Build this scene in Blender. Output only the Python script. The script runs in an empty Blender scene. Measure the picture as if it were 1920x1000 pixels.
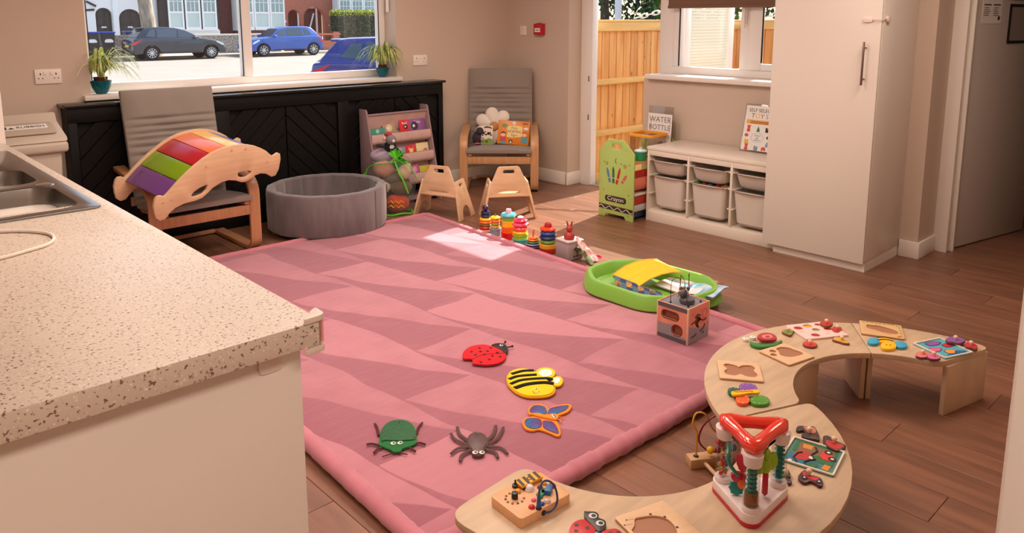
import bpy, bmesh, math, random
from mathutils import Vector, Matrix
S = bpy.context.scene
COL = S.collection
R = math.radians
rnd = random.Random(11)

# ------------------------------------------------------------------ camera, sky, sun, added fill lamps, exposure
cam = bpy.data.cameras.new('camera'); camo = bpy.data.objects.new('camera', cam); COL.objects.link(camo)
camo.location = (0, 0, 1.5)
camo.rotation_euler = (R(90) - math.atan(243 / 1442), 0, R(46.9 - 90))
cam.sensor_width = 36; cam.lens = 1442 * 36 / 1920; cam.shift_y = -220 / 1920; cam.clip_start = .05; cam.clip_end = 300
S.camera = camo
W = bpy.data.worlds.new('sky'); S.world = W; W.use_nodes = True
wt = W.node_tree; bgn = wt.nodes['Background']
sk = wt.nodes.new('ShaderNodeTexSky'); sk.sky_type = 'NISHITA'; sk.sun_disc = False
sk.sun_elevation = R(40); sk.sun_rotation = R(79); sk.air_density = 1.0; sk.dust_density = 2.5
wt.links.new(sk.outputs[0], bgn.inputs[0]); bgn.inputs[1].default_value = .42
sunl = bpy.data.lights.new('sun', 'SUN'); sunl.energy = 9.5; sunl.angle = R(.6); sunl.color = (1, .93, .82)
suno = bpy.data.objects.new('sun', sunl); COL.objects.link(suno)
suno.rotation_euler = Vector((-.98 * math.cos(R(40)), -.19 * math.cos(R(40)), -math.sin(R(40)))).to_track_quat('-Z', 'Y').to_euler()
suno.location = (12, 4, 12)
FILL_LAMPS = [(1.3, 3.7), (3.0, 3.9), (1.1, 2.3), (2.6, 2.6), (.1, -.7), (3.7, 1.1)]  # unseen area lamps, added to fill the room with light
for i, (x, y) in enumerate(FILL_LAMPS):
    l = bpy.data.lights.new('fill_light', 'AREA'); l.shape = 'RECTANGLE'; l.size = 1.1; l.size_y = .5
    l.energy = (13, 27, 28, 28, 50, 24)[i]; l.color = (1, .81, .68)
    o = bpy.data.objects.new('fill_light', l); COL.objects.link(o); o.location = (x, y, 2.385)
S.view_settings.view_transform = 'Standard'; S.view_settings.look = 'None'
S.view_settings.exposure = 0; S.view_settings.gamma = 1
try: S.view_settings.use_curve_mapping = False
except Exception: pass
S.cycles.max_bounces = 10; S.cycles.diffuse_bounces = 6; S.cycles.transparent_max_bounces = 16
S.cycles.sample_clamp_indirect = 6

# ------------------------------------------------------------------ materials
def lin(c):
    return tuple((v / 255 / 12.92 if v / 255 <= .04045 else ((v / 255 + .055) / 1.055) ** 2.4) for v in c) + (1,)
def sock(b, n):
    return b.inputs[n]
MATS = {}
def mat(name, c, rough=.55, metal=0, var=0, vs=6, bump=0, bs=80, st=(1, 1, 1), rand=0, spec=.5, coat=0, sheen=0, emit=0, c2=None, alpha=1, detail=4):
    """c: base colour 0-255; var: noise amount toward darker (or c2); bump: fine relief; rand: tint per object"""
    if name in MATS: return MATS[name]
    m = bpy.data.materials.new(name); m.use_nodes = True; MATS[name] = m
    t = m.node_tree; b = t.nodes['Principled BSDF']; L = t.links.new
    col = lin(c)
    b.inputs['Base Color'].default_value = col; b.inputs['Roughness'].default_value = rough
    b.inputs['Metallic'].default_value = metal; b.inputs['Specular IOR Level'].default_value = spec
    b.inputs['Coat Weight'].default_value = coat; b.inputs['Sheen Weight'].default_value = sheen
    if alpha < 1: b.inputs['Alpha'].default_value = alpha
    if emit: b.inputs['Emission Color'].default_value = col; b.inputs['Emission Strength'].default_value = emit
    if var or bump or rand:
        tc = t.nodes.new('ShaderNodeTexCoord'); mp = t.nodes.new('ShaderNodeMapping'); mp.inputs['Scale'].default_value = st
        src = tc.outputs['Object']
        if rand:
            oi = t.nodes.new('ShaderNodeObjectInfo'); ad = t.nodes.new('ShaderNodeVectorMath'); ad.operation = 'MULTIPLY_ADD'
            ad.inputs[1].default_value = (1, 1, 1); cb = t.nodes.new('ShaderNodeCombineXYZ')
            ml = t.nodes.new('ShaderNodeMath'); ml.operation = 'MULTIPLY'; ml.inputs[1].default_value = 37
            L(oi.outputs['Random'], ml.inputs[0]); L(ml.outputs[0], cb.inputs[0]); L(ml.outputs[0], cb.inputs[1]); L(ml.outputs[0], cb.inputs[2])
            L(src, ad.inputs[0]); L(cb.outputs[0], ad.inputs[2]); src = ad.outputs[0]
        L(src, mp.inputs[0])
        if var:
            n = t.nodes.new('ShaderNodeTexNoise'); n.inputs['Scale'].default_value = vs; n.inputs['Detail'].default_value = detail
            L(mp.outputs[0], n.inputs['Vector'])
            rp = t.nodes.new('ShaderNodeValToRGB'); rp.color_ramp.elements[0].position = .35; rp.color_ramp.elements[1].position = .65
            dk = lin(c2) if c2 else tuple(v * (1 - var) for v in col[:3]) + (1,)
            rp.color_ramp.elements[0].color = dk; rp.color_ramp.elements[1].color = col
            L(n.outputs['Fac'], rp.inputs[0]); out = rp.outputs[0]
            if rand:
                mx = t.nodes.new('ShaderNodeMix'); mx.data_type = 'RGBA'; mx.blend_type = 'MULTIPLY'; mx.inputs[0].default_value = 1
                mr = t.nodes.new('ShaderNodeMapRange'); mr.inputs[3].default_value = 1 - rand; mr.inputs[4].default_value = 1
                L(oi.outputs['Random'], mr.inputs[0]); L(out, mx.inputs[6]); L(mr.outputs[0], mx.inputs[7]); out = mx.outputs[2]
            L(out, b.inputs['Base Color'])
        if bump:
            n2 = t.nodes.new('ShaderNodeTexNoise'); n2.inputs['Scale'].default_value = bs; n2.inputs['Detail'].default_value = 3
            L(mp.outputs[0], n2.inputs['Vector'])
            bp = t.nodes.new('ShaderNodeBump'); bp.inputs['Strength'].default_value = bump; bp.inputs['Distance'].default_value = .01
            L(n2.outputs['Fac'], bp.inputs['Height']); L(bp.outputs[0], b.inputs['Normal'])
    return m
def glass(name, tint=(255, 255, 255), refl=.07, rough=0.0):
    if name in MATS: return MATS[name]
    m = bpy.data.materials.new(name); m.use_nodes = True; MATS[name] = m
    t = m.node_tree; t.nodes.remove(t.nodes['Principled BSDF'])
    tr = t.nodes.new('ShaderNodeBsdfTransparent'); tr.inputs[0].default_value = lin(tint)
    gl = t.nodes.new('ShaderNodeBsdfGlossy'); gl.inputs['Roughness'].default_value = rough
    mx = t.nodes.new('ShaderNodeMixShader')
    lw = t.nodes.new('ShaderNodeLayerWeight'); lw.inputs['Blend'].default_value = .5
    pw = t.nodes.new('ShaderNodeMath'); pw.operation = 'POWER'; pw.inputs[1].default_value = 5
    ml = t.nodes.new('ShaderNodeMath'); ml.operation = 'MULTIPLY_ADD'; ml.inputs[1].default_value = .55; ml.inputs[2].default_value = refl * .5
    t.links.new(lw.outputs['Facing'], pw.inputs[0]); t.links.new(pw.outputs[0], ml.inputs[0]); t.links.new(ml.outputs[0], mx.inputs[0])
    t.links.new(tr.outputs[0], mx.inputs[1]); t.links.new(gl.outputs[0], mx.inputs[2])
    t.links.new(mx.outputs[0], t.nodes['Material Output'].inputs[0])
    return m

# ------------------------------------------------------------------ geometry builder
def circ(cx=0, cy=0, r=1, n=24, a0=0, ry=None):
    ry = r if ry is None else ry
    return [(cx + r * math.cos(a0 + 2 * math.pi * i / n), cy + ry * math.sin(a0 + 2 * math.pi * i / n)) for i in range(n)]
def rrect(w, h, r, cx=0, cy=0, n=4):
    o = []
    for sx, sy, a in ((1, 1, 0), (-1, 1, 90), (-1, -1, 180), (1, -1, 270)):
        for i in range(n + 1):
            t = R(a + 90 * i / n); o.append((cx + sx * (w / 2 - r) + r * math.cos(t), cy + sy * (h / 2 - r) + r * math.sin(t)))
    return o
def smooth(p, n=4, closed=True):
    o = []; k = len(p)
    for i in range(k if closed else k - 1):
        g = lambda j: Vector(p[j % k] if closed else p[min(max(j, 0), k - 1)])
        a, b, c, d = g(i - 1), g(i), g(i + 1), g(i + 2)
        for s in range(n):
            t = s / n
            v = .5 * ((2 * b) + (c - a) * t + (2 * a - 5 * b + 4 * c - d) * t * t + (3 * b - a - 3 * c + d) * t ** 3)
            o.append(tuple(v))
    if not closed: o.append(tuple(p[-1]))
    return o
def T(x=0, y=0, z=0, rx=0, ry=0, rz=0, s=1):
    return Matrix.Translation((x, y, z)) @ Matrix.Rotation(R(rz), 4, 'Z') @ Matrix.Rotation(R(ry), 4, 'Y') @ Matrix.Rotation(R(rx), 4, 'X') @ Matrix.Scale(s, 4)

class G:
    def __init__(s, M=None):
        s.bm = bmesh.new(); s.mi = 0; s.M = M
    def _in(s, b, M=None, bev=0, seg=2, ang=40):
        if bev:
            bmesh.ops.recalc_face_normals(b, faces=b.faces[:])
            es = [e for e in b.edges if len(e.link_faces) == 2 and e.calc_face_angle(0) > R(ang)]
            bmesh.ops.bevel(b, geom=es, offset=bev, segments=seg, profile=.5, affect='EDGES', clamp_overlap=True)
        if M is not None: b.transform(M)
        if s.M is not None: b.transform(s.M)
        for f in b.faces: f.material_index = s.mi
        me = bpy.data.meshes.new('tmp'); b.to_mesh(me); b.free(); s.bm.from_mesh(me); bpy.data.meshes.remove(me)
        return s
    def bx(s, x0, y0, z0, x1, y1, z1, bev=0, seg=2, M=None):
        b = bmesh.new(); bmesh.ops.create_cube(b, size=1)
        for v in b.verts: v.co = Vector(((x0 + x1) / 2 + v.co.x * (x1 - x0), (y0 + y1) / 2 + v.co.y * (y1 - y0), (z0 + z1) / 2 + v.co.z * (z1 - z0)))
        return s._in(b, M, bev, seg)
    def plate(s, outer, z0, z1, holes=(), bev=0, M=None, seg=2, ang=50):
        b = bmesh.new(); ed = []
        for lp in [outer] + list(holes):
            vs = [b.verts.new((p[0], p[1], z0)) for p in lp]
            for i in range(len(vs)): ed.append(b.edges.new((vs[i], vs[(i + 1) % len(vs)])))
        bmesh.ops.triangle_fill(b, use_beauty=True, use_dissolve=False, edges=ed)
        fs = b.faces[:]
        if abs(z1 - z0) > 1e-7:
            r = bmesh.ops.extrude_face_region(b, geom=fs)
            bmesh.ops.translate(b, vec=(0, 0, z1 - z0), verts=[v for v in r['geom'] if isinstance(v, bmesh.types.BMVert)])
        bmesh.ops.recalc_face_normals(b, faces=b.faces[:])
        return s._in(b, M, bev, seg, ang)
    def tube(s, pts, r, n=8, closed=False, M=None, rs=None, sq=None):
        b = bmesh.new(); P = [Vector(p) for p in pts]; k = len(P); rings = []
        up = Vector((0, 0, 1)); prev = None
        for i in range(k):
            a = P[(i - 1) % k] if (closed or i) else P[i]; c = P[(i + 1) % k] if (closed or i < k - 1) else P[i]
            d = (c - a).normalized() if (c - a).length > 1e-9 else Vector((0, 0, 1))
            if prev is None:
                x = d.cross(up)
                if x.length < .05: x = d.cross(Vector((1, 0, 0)))
                x.normalize()
            else:
                x = (prev - d * prev.dot(d)).normalized()
            prev = x; y = d.cross(x); rr = rs[i] if rs else r
            rings.append([b.verts.new(P[i] + (x * math.cos(2 * math.pi * j / n) + y * math.sin(2 * math.pi * j / n) * (sq or 1)) * rr) for j in range(n)])
        for i in range(k if closed else k - 1):
            q, w = rings[i], rings[(i + 1) % k]
            for j in range(n): b.faces.new((q[j], q[(j + 1) % n], w[(j + 1) % n], w[j]))
        if not closed:
            b.faces.new(rings[0][::-1]); b.faces.new(rings[-1])
        bmesh.ops.recalc_face_normals(b, faces=b.faces[:])
        return s._in(b, M)
    def lathe(s, prof, n=24, M=None, lobes=0, la=0, cap=True):
        b = bmesh.new(); rings = []
        for (r, z) in prof:
            rings.append([b.verts.new((r * (1 + la * math.cos(lobes * 2 * math.pi * j / n)) * math.cos(2 * math.pi * j / n), r * (1 + la * math.cos(lobes * 2 * math.pi * j / n)) * math.sin(2 * math.pi * j / n), z)) for j in range(n)])
        for q, w in zip(rings, rings[1:]):
            for j in range(n): b.faces.new((q[j], q[(j + 1) % n], w[(j + 1) % n], w[j]))
        if cap:
            b.faces.new(rings[0][::-1]); b.faces.new(rings[-1])
        bmesh.ops.recalc_face_normals(b, faces=b.faces[:])
        return s._in(b, M)
    def ell(s, x, y, z, rx, ry=None, rz=None, u=14, v=9, M=None):
        b = bmesh.new(); bmesh.ops.create_uvsphere(b, u_segments=u, v_segments=v, radius=1)
        ry = rx if ry is None else ry; rz = rx if rz is None else rz
        for q in b.verts: q.co = Vector((x + q.co.x * rx, y + q.co.y * ry, z + q.co.z * rz))
        return s._in(b, M)
    def cyl(s, x, y, z0, z1, r, r2=None, n=20, bev=0, M=None):
        b = bmesh.new(); r2 = r if r2 is None else r2
        a = [b.verts.new((x + r * math.cos(2 * math.pi * j / n), y + r * math.sin(2 * math.pi * j / n), z0)) for j in range(n)]
        c = [b.verts.new((x + r2 * math.cos(2 * math.pi * j / n), y + r2 * math.sin(2 * math.pi * j / n), z1)) for j in range(n)]
        for j in range(n): b.faces.new((a[j], a[(j + 1) % n], c[(j + 1) % n], c[j]))
        b.faces.new(a[::-1]); b.faces.new(c); bmesh.ops.recalc_face_normals(b, faces=b.faces[:])
        return s._in(b, M, bev)
    def band(s, path, th, x0, x1, bev=0, M=None, off=0, nx=1, wob=None, seg=2):
        """ribbon of thickness th along a (y,z) path, spanning x0..x1"""
        P = [Vector((0, p[0], p[1])) for p in path]; k = len(P); b = bmesh.new()
        top = []; bot = []
        for i in range(k):
            d = (P[min(i + 1, k - 1)] - P[max(i - 1, 0)]).normalized(); nrm = Vector((0, -d.z, d.y))
            rt = []; rb = []
            for j in range(nx + 1):
                x = x0 + (x1 - x0) * j / nx; u = j / nx * 2 - 1; v = i / (k - 1) * 2 - 1
                w = wob(u, v) if wob else 0
                rt.append(b.verts.new(P[i] + nrm * (off + th / 2 + w) + Vector((x, 0, 0))))
                rb.append(b.verts.new(P[i] + nrm * (off - th / 2) + Vector((x, 0, 0))))
            top.append(rt); bot.append(rb)
        for i in range(k - 1):
            for j in range(nx):
                b.faces.new((top[i][j], top[i][j + 1], top[i + 1][j + 1], top[i + 1][j])); b.faces.new((bot[i][j], bot[i + 1][j], bot[i + 1][j + 1], bot[i][j + 1]))
            b.faces.new((top[i][0], top[i + 1][0], bot[i + 1][0], bot[i][0])); b.faces.new((top[i][nx], bot[i][nx], bot[i + 1][nx], top[i + 1][nx]))
        for j in range(nx):
            b.faces.new((top[0][j], bot[0][j], bot[0][j + 1], top[0][j + 1])); b.faces.new((top[-1][j], top[-1][j + 1], bot[-1][j + 1], bot[-1][j]))
        bmesh.ops.recalc_face_normals(b, faces=b.faces[:])
        return s._in(b, M, bev, seg, 60)
    def sheet(s, f, nu, nv, M=None):
        """surface f(u,v)->(x,y,z) on a grid"""
        b = bmesh.new(); V = [[b.verts.new(f(i / nu, j / nv)) for j in range(nv + 1)] for i in range(nu + 1)]
        for i in range(nu):
            for j in range(nv): b.faces.new((V[i][j], V[i + 1][j], V[i + 1][j + 1], V[i][j + 1]))
        return s._in(b, M)
    def poly(s, vs, fs, M=None):
        b = bmesh.new(); V = [b.verts.new(v) for v in vs]
        for f in fs: b.faces.new([V[i] for i in f])
        bmesh.ops.recalc_face_normals(b, faces=b.faces[:])
        return s._in(b, M)
    def text(s, txt, size, M, h=.0006, align='CENTER', sx=1):
        c = bpy.data.curves.new('t', 'FONT'); c.body = txt; c.size = size; c.align_x = align; c.align_y = 'CENTER'; c.extrude = h; c.resolution_u = 3
        o = bpy.data.objects.new('t', c); me = bpy.data.meshes.new_from_object(o)
        b = bmesh.new(); b.from_mesh(me)
        if sx != 1:
            for v in b.verts: v.co.x *= sx
        bpy.data.objects.remove(o); bpy.data.curves.remove(c); bpy.data.meshes.remove(me)
        return s._in(b, M)
    def build(s, name, m, parent=None, loc=(0, 0, 0), rot=(0, 0, 0), label=None, kind=None, sharp=38, flat=False):
        me = bpy.data.meshes.new(name); s.bm.to_mesh(me); s.bm.free()
        for q in (m if isinstance(m, (list, tuple)) else [m]): me.materials.append(q)
        if not flat:
            me.shade_smooth(); me.set_sharp_from_angle(angle=R(sharp))
        o = bpy.data.objects.new(name, me); COL.objects.link(o); o.location = loc; o.rotation_euler = tuple(R(a) for a in rot)
        if parent is not None: o.parent = parent
        if label: o['label'] = label
        if kind: o['kind'] = kind
        return o
def tag(o, label, cat, group=None):
    o['label'] = label; o['category'] = cat
    if group: o['group'] = group
    return o
def thing(name, label, cat, loc=(0, 0, 0), rz=0, group=None, rot=None):
    o = bpy.data.objects.new(name, None); COL.objects.link(o); o.location = loc; o.empty_display_size = .05
    o.rotation_euler = rot if rot else (0, 0, R(rz))
    return tag(o, label, cat, group)
def copy_tree(o, parent=None):
    c = o.copy(); COL.objects.link(c)
    if parent is not None: c.parent = parent
    for ch in [q for q in bpy.data.objects if q.parent == o and q != c]: copy_tree(ch, c)
    return c

# palette (surface colours, light comes from the added lamps and the sky)
WALL = mat('wall_paint', (202, 184, 168), .85, bump=.02, bs=300)
WHITE = mat('white_paint', (232, 226, 218), .45)
LAMINATE = mat('white_laminate', (226, 218, 208), .3)
UPVC = mat('white_upvc', (236, 232, 228), .3)
BLACKLAC = mat('black_lacquer', (6, 5, 5), .5, spec=.25)
CREAM = mat('cream_plastic', (196, 184, 168), .4)
STEEL = mat('brushed_steel', (138, 134, 130), .28, metal=1, bump=.02, bs=40, st=(1, 30, 1))
CHROME = mat('chrome', (190, 190, 190), .15, metal=1)
BIRCH = mat('birch_ply', (222, 184, 146), .45, var=.12, vs=5, st=(1, 1, 9), detail=5)
BEECH = mat('beech', (206, 156, 110), .4, var=.16, vs=6, st=(8, 1, 1), detail=5)
PLYEDGE = mat('ply_edge', (172, 136, 100), .6, var=.35, vs=30, st=(.1, .1, 6))
OAKTOP = mat('oak_laminate', (208, 182, 150), .42, var=.16, vs=4, st=(1.2, 9, 1), detail=6, bump=.03, bs=30)
PUZZLE = mat('puzzle_ply', (226, 190, 150), .5, var=.08, vs=6, st=(2, 9, 1))
PUZZLE_IN = mat('puzzle_recess', (170, 118, 88), .55, var=.08, vs=6)
GREYFAB = mat('grey_cotton', (142, 132, 124), .9, bump=.08, bs=400, sheen=.2)
BLK = mat('black_plastic', (18, 18, 20), .4)
DARK = mat('dark_gap', (10, 9, 9), .9)
PAPER = mat('white_paper', (232, 230, 226), .7)
INK = mat('dark_ink', (55, 48, 46), .8)
def P(name, c, rough=.4, **k): return mat(name, c, rough, **k)
RED = P('toy_red', (200, 28, 34)); ORANGE = P('toy_orange', (236, 110, 30)); YEL = P('toy_yellow', (246, 196, 30)); GREEN = P('toy_green', (70, 140, 60)); LIME = P('toy_lime', (160, 200, 40))
TEAL = P('toy_teal', (20, 150, 150)); BLUE = P('toy_blue', (40, 80, 160)); NAVY = P('toy_navy', (26, 30, 80)); PURP = P('toy_purple', (110, 70, 150)); PINK = P('toy_pink', (235, 90, 120)); CYAN = P('toy_cyan', (70, 175, 215))
WHT = P('toy_white', (238, 236, 232)); BRN = P('toy_brown', (96, 58, 46)); GRY = P('toy_grey', (120, 122, 126)); KNOB = P('knob_wood', (236, 206, 170))

# ------------------------------------------------------------------ the room
def struct(name, g, m, parent=None, **k):
    o = g.build(name, m, parent, **k)
    if parent is None: o['kind'] = 'structure'
    return o
PLANK = mat('floor_plank_vinyl', (150, 104, 80), .36, var=.34, vs=3.2, st=(7, .8, 1), rand=.22, bump=.04, bs=18, detail=7)
fl = struct('floor', G().bx(-1.7, -1.7, -.06, 5.4, 5.507, -.0062).bx(5.4, -1.7, -.06, 7.6, 1.75, -.0062), mat('floor_joint', (60, 42, 34), .8))
base = None
x = .38; ci = 0
while x < 5.2:
    y = -.25 - (ci * .47) % 1.22
    while y < 5.5:
        y0 = max(y, -.25); y1 = min(y + 1.2186, 5.5)
        if y1 - y0 > .02:
            if base is None:
                g = G().bx(-.0893, -.5, -.006, .0893, .5, 0, bev=.0012, seg=1); base = g.build('plank', PLANK, fl); pl_ = base
            else:
                pl_ = base.copy(); COL.objects.link(pl_)
            pl_.location = (x + .09, (y0 + y1) / 2, 0); pl_.scale = (1, y1 - y0, 1)
        y += 1.22
    x += .18; ci += 1
# hall floor beyond the open door and kitchen side of the floor
for (x0, x1, y0, y1) in ((-1.6, .37, -1.6, 5.5), (.37, 5.3, -1.6, -.26), (5.242, 7.5, -1.6, 1.7)):
    n = int((x1 - x0) / .54) + 1
    for i in range(n):
        a = x0 + (x1 - x0) * i / n; bb = x0 + (x1 - x0) * (i + 1) / n - .002
        q = base.copy(); COL.objects.link(q); q.location = ((a + bb) / 2, (y0 + y1) / 2, 0); q.scale = ((bb - a) / .1786, y1 - y0, 1)
struct('ceiling', G().bx(-1.7, -1.7, 2.41, 5.4, 5.76, 2.5).bx(5.4, -1.7, 2.41, 7.6, 1.76, 2.5), mat('ceiling_paint', (226, 220, 212), .9))
# window wall (far left): inner face y=5.507
YB = 5.507
struct('wall_back', G().bx(-1.7, YB, 0, 1.41, 5.76, 2.42).bx(3.80, YB, 0, 5.4, 5.76, 2.42).bx(1.41, YB, 0, 3.80, 5.76, .98).bx(1.41, YB, 2.15, 3.80, 5.76, 2.42), WALL)
# right wall: inner face x=5.09, garden door y 3.86..4.70, window above the low wall
struct('wall_right', G().bx(5.09, 4.70, 0, 5.4, YB, 2.42).bx(5.09, 1.68, 0, 5.4, 3.86, 1.03).bx(5.09, 1.68, 1.03, 5.4, 2.44, 2.42)
       .bx(5.09, 2.44, 2.07, 5.4, 4.70, 2.42), WALL)
struct('wall_hall', G().bx(5.39, -1.7, 0, 5.5, .70, 2.42).bx(5.39, .70, 2.06, 5.5, 1.62, 2.42).bx(5.5, 1.69, 0, 7.6, 1.76, 2.42).bx(7.5, -1.7, 0, 7.6, 1.69, 2.42), WALL)
struct('wall_left', G().bx(-1.75, -1.7, 0, -1.65, 5.76, 2.42), WALL)
struct('wall_front', G().bx(.79, -.06, 0, 5.4, .06, 2.42), WALL)
struct('wall_camera', G().bx(-1.7, -1.75, 0, 7.6, -1.65, 2.42), WALL)
struct('trim_2', G().bx(.75, -.09, 0, .792, .161, 2.1, bev=.004), WHITE)
bb = lambda *a: G().bx(*a, bev=.006, seg=2)
struct('baseboard_right', G().bx(5.072, 4.715, 0, 5.09, YB, .12, bev=.006).bx(5.072, 4.682, 0, 5.258, 4.70, .12, bev=.006), WHITE)
struct('baseboard_back', G().bx(4.19, YB - .018, 0, 5.072, YB, .12, bev=.006).bx(-1.6, YB - .018, 0, 1.19, YB, .12, bev=.006), WHITE)
struct('baseboard_hall', G().bx(5.072, 1.662, 0, 5.09, 1.788, .11, bev=.006).bx(5.09, 1.662, 0, 5.375, 1.68, .11, bev=.006), WHITE)

# --- window_1: the wide white window over the radiator cover
w1 = struct('window_1', G().bx(1.36, YB - .045, .983, 3.83, 5.70, 1.018, bev=.006), WHITE)            # window board
w1['label'] = 'wide white window with one mullion above the black radiator cover'
g = G().bx(1.41, 5.67, 1.018, 3.80, 5.735, 1.076, bev=.006).bx(1.41, 5.67, 2.09, 3.80, 5.735, 2.15, bev=.006)
g.bx(1.41, 5.67, 1.076, 1.462, 5.735, 2.09, bev=.006).bx(3.738, 5.67, 1.076, 3.80, 5.735, 2.09, bev=.006).bx(2.518, 5.655, 1.076, 2.587, 5.74, 2.09, bev=.006)
g.build('window_frame', UPVC, w1)
g = G().bx(1.462, 5.668, 1.076, 1.468, 5.674, 2.09).bx(2.512, 5.668, 1.076, 2.518, 5.674, 2.09).bx(3.732, 5.668, 1.076, 3.738, 5.674, 2.09)
g.build('window_seal', BLK, w1)
G().bx(1.466, 5.70, 1.07, 2.52, 5.704, 2.10).build('pane', glass('window_glass'), w1)
G().bx(2.585, 5.70, 1.07, 3.742, 5.704, 2.10).build('pane', glass('window_glass'), w1)
# blind control tube on the right reveal
G().cyl(3.785, 5.60, 1.565, 2.1, .013, n=12).tube([(3.785, 5.60, 2.1), (3.785, 5.60, 2.14)], .006).build('blind_wand', WHT, w1)

# --- door_1: garden door opening with white frame, leaf standing open outside
d1 = struct('door_1', G().bx(5.255, 4.565, -.02, 5.33, 4.70, 2.07, bev=.006).bx(5.255, 3.735, 2.0, 5.33, 4.70, 2.07, bev=.006).bx(5.262, 4.615, .0, 5.266, 4.63, 2.0), UPVC)
d1['label'] = 'white frame of the open garden door in the far right corner'
G().bx(5.24, 3.86, -.02, 5.40, 4.57, .006, bev=.003).build('threshold', P('aluminium_threshold', (170, 165, 158), .4, metal=.6), d1)
G().cyl(5.254, 4.60, .95, 1.0, .006).cyl(5.254, 4.60, .60, .65, .006).build('hinge', STEEL, d1)
leaf = G(T(5.42, 3.735, 0, rz=2)); leaf.bx(0, -.03, .04, .09, .03, 2.0, bev=.006).bx(.70, -.03, .04, .80, .03, 2.0, bev=.006).bx(.09, -.03, .04, .70, .03, .2, bev=.006).bx(.09, -.03, 1.9, .70, .03, 2.0, bev=.006)
lf = leaf.build('door_leaf', UPVC, d1)
G(T(5.42, 3.735, 0, rz=2)).bx(.085, -.004, .19, .705, .002, 1.91).build('pane', glass('window_glass'), lf)
g = G(T(5.42, 3.735, 0, rz=2))
for i in range(66): g.bx(.092, -.0165, .215 + i * .0255, .698, -.0155, .215 + i * .0255 + .0235)
g.build('reflection_slats', P('pale_reflection', (226, 232, 214), .5), lf, kind='stuff')  # slats added in place of pale lines reflected in the leaf glass

# --- window_2: side window with roller blind beside the door
w2 = struct('window_2', G().bx(5.035, 2.46, 1.03, 5.35, 3.815, 1.066, bev=.006), WHITE)
w2['label'] = 'side window above the toy storage with a half lowered brown roller blind'
g = G().bx(5.285, 3.725, 1.03, 5.36, 3.86, 2.07, bev=.006).bx(5.28, 2.44, 1.066, 5.355, 3.725, 1.125, bev=.006).bx(5.28, 2.44, 2.0, 5.355, 3.725, 2.07, bev=.006)
g.bx(5.28, 3.665, 1.125, 5.355, 3.725, 2.0, bev=.005).bx(5.28, 3.03, 1.125, 5.355, 3.115, 2.0, bev=.006).bx(5.28, 2.44, 1.125, 5.355, 2.51, 2.0, bev=.005)
g.build('window_frame', UPVC, w2)
G().bx(5.265, 2.93, 1.125, 5.30, 3.03, 2.0, bev=.005).bx(5.265, 2.51, 1.125, 5.30, 2.58, 2.0, bev=.005).bx(5.265, 2.58, 1.125, 5.30, 2.93, 1.175, bev=.005).bx(5.265, 2.58, 1.93, 5.30, 2.93, 2.0, bev=.005).build('casement', UPVC, w2)
G().bx(5.276, 3.653, 1.13, 5.28, 3.664, 2.0).bx(5.262, 2.915, 1.18, 5.266, 2.927, 1.95).build('window_seal', BLK, w2)
G().bx(5.325, 3.10, 1.12, 5.33, 3.67, 2.01).build('pane', glass('window_glass'), w2)
G().bx(5.285, 2.575, 1.17, 5.289, 2.935, 1.94).build('pane', glass('window_glass'), w2)
G().bx(5.245, 3.05, 1.47, 5.262, 3.075, 1.60, bev=.004).tube([(5.24, 3.063, 1.59), (5.235, 3.063, 1.55), (5.24, 3.062, 1.44)], .007, 8).build('handle', UPVC, w2)
rb = thing('roller_blind', 'brown roller blind half lowered over the side window', 'blind', (5.2, 3.2, 1.595))
G().bx(-.0015, -.76, 0, .0015, .52, .50).build('blind_fabric', mat('brown_blind', (122, 92, 76), .85, bump=.05, bs=500), rb)
G().bx(-.006, -.765, -.006, .006, .525, .018, bev=.003).build('hem_bar', mat('brown_blind', (122, 92, 76)), rb)
G(T(0, 0, .52, rx=90)).cyl(0, 0, -.52, .76, .024).build('roller', mat('brown_blind', (122, 92, 76)), rb)

# --- door_2: hall door frame and open grey-white leaf with notices
d2 = struct('door_2', G().bx(5.365, 1.595, 0, 5.385, 1.68, 2.12, bev=.003).bx(5.385, 1.60, 0, 5.52, 1.655, 2.06, bev=.004).bx(5.43, 1.575, 0, 5.46, 1.60, 2.05, bev=.003)
            .bx(5.385, .70, 2.02, 5.52, 1.655, 2.08, bev=.004), WHITE)
d2['label'] = 'white frame of the hall doorway at the right with its leaf standing open'
DM = T(5.498, 1.594, 0, rz=math.degrees(math.atan2(-.185, .868)))
lf = G(DM).bx(0, 0, .008, .885, .042, 2.03, bev=.003).build('door_leaf', mat('door_grey_white', (198, 190, 182), .5), d2)
hx = G(DM @ T(.82, 0, 1.02)); hx.tube([(0, 0, 0), (0, -.05, 0), (-.02, -.055, 0), (-.1, -.055, 0)], .008, 8).build('door_handle', STEEL, lf)
po = thing('safety_notice', 'small white printed notice taped to the open grey door', 'notice', DM @ Vector((.18, -.0015, 1.475)), math.degrees(math.atan2(-.185, .868)))
G().bx(-.115, -.0008, 0, .115, .0008, .30).build('paper_sheet', PAPER, po)
g = G()
for r_ in range(2):
    for c_ in range(2):
        ox = -.1 + c_ * .11; oz = .04 + r_ * .14
        g.bx(ox, -.0014, oz + .075, ox + .085, -.0009, oz + .083)
        for k in range(5): g.bx(ox + .005, -.0013, oz + .058 - k * .012, ox + .005 + rnd.uniform(.04, .075), -.0009, oz + .062 - k * .012)
g.plate(circ(.085, .035, .014, 16), 0, .0006, M=T(0, -.001, 0, rx=90))
g.build('print', INK, po)
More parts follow.
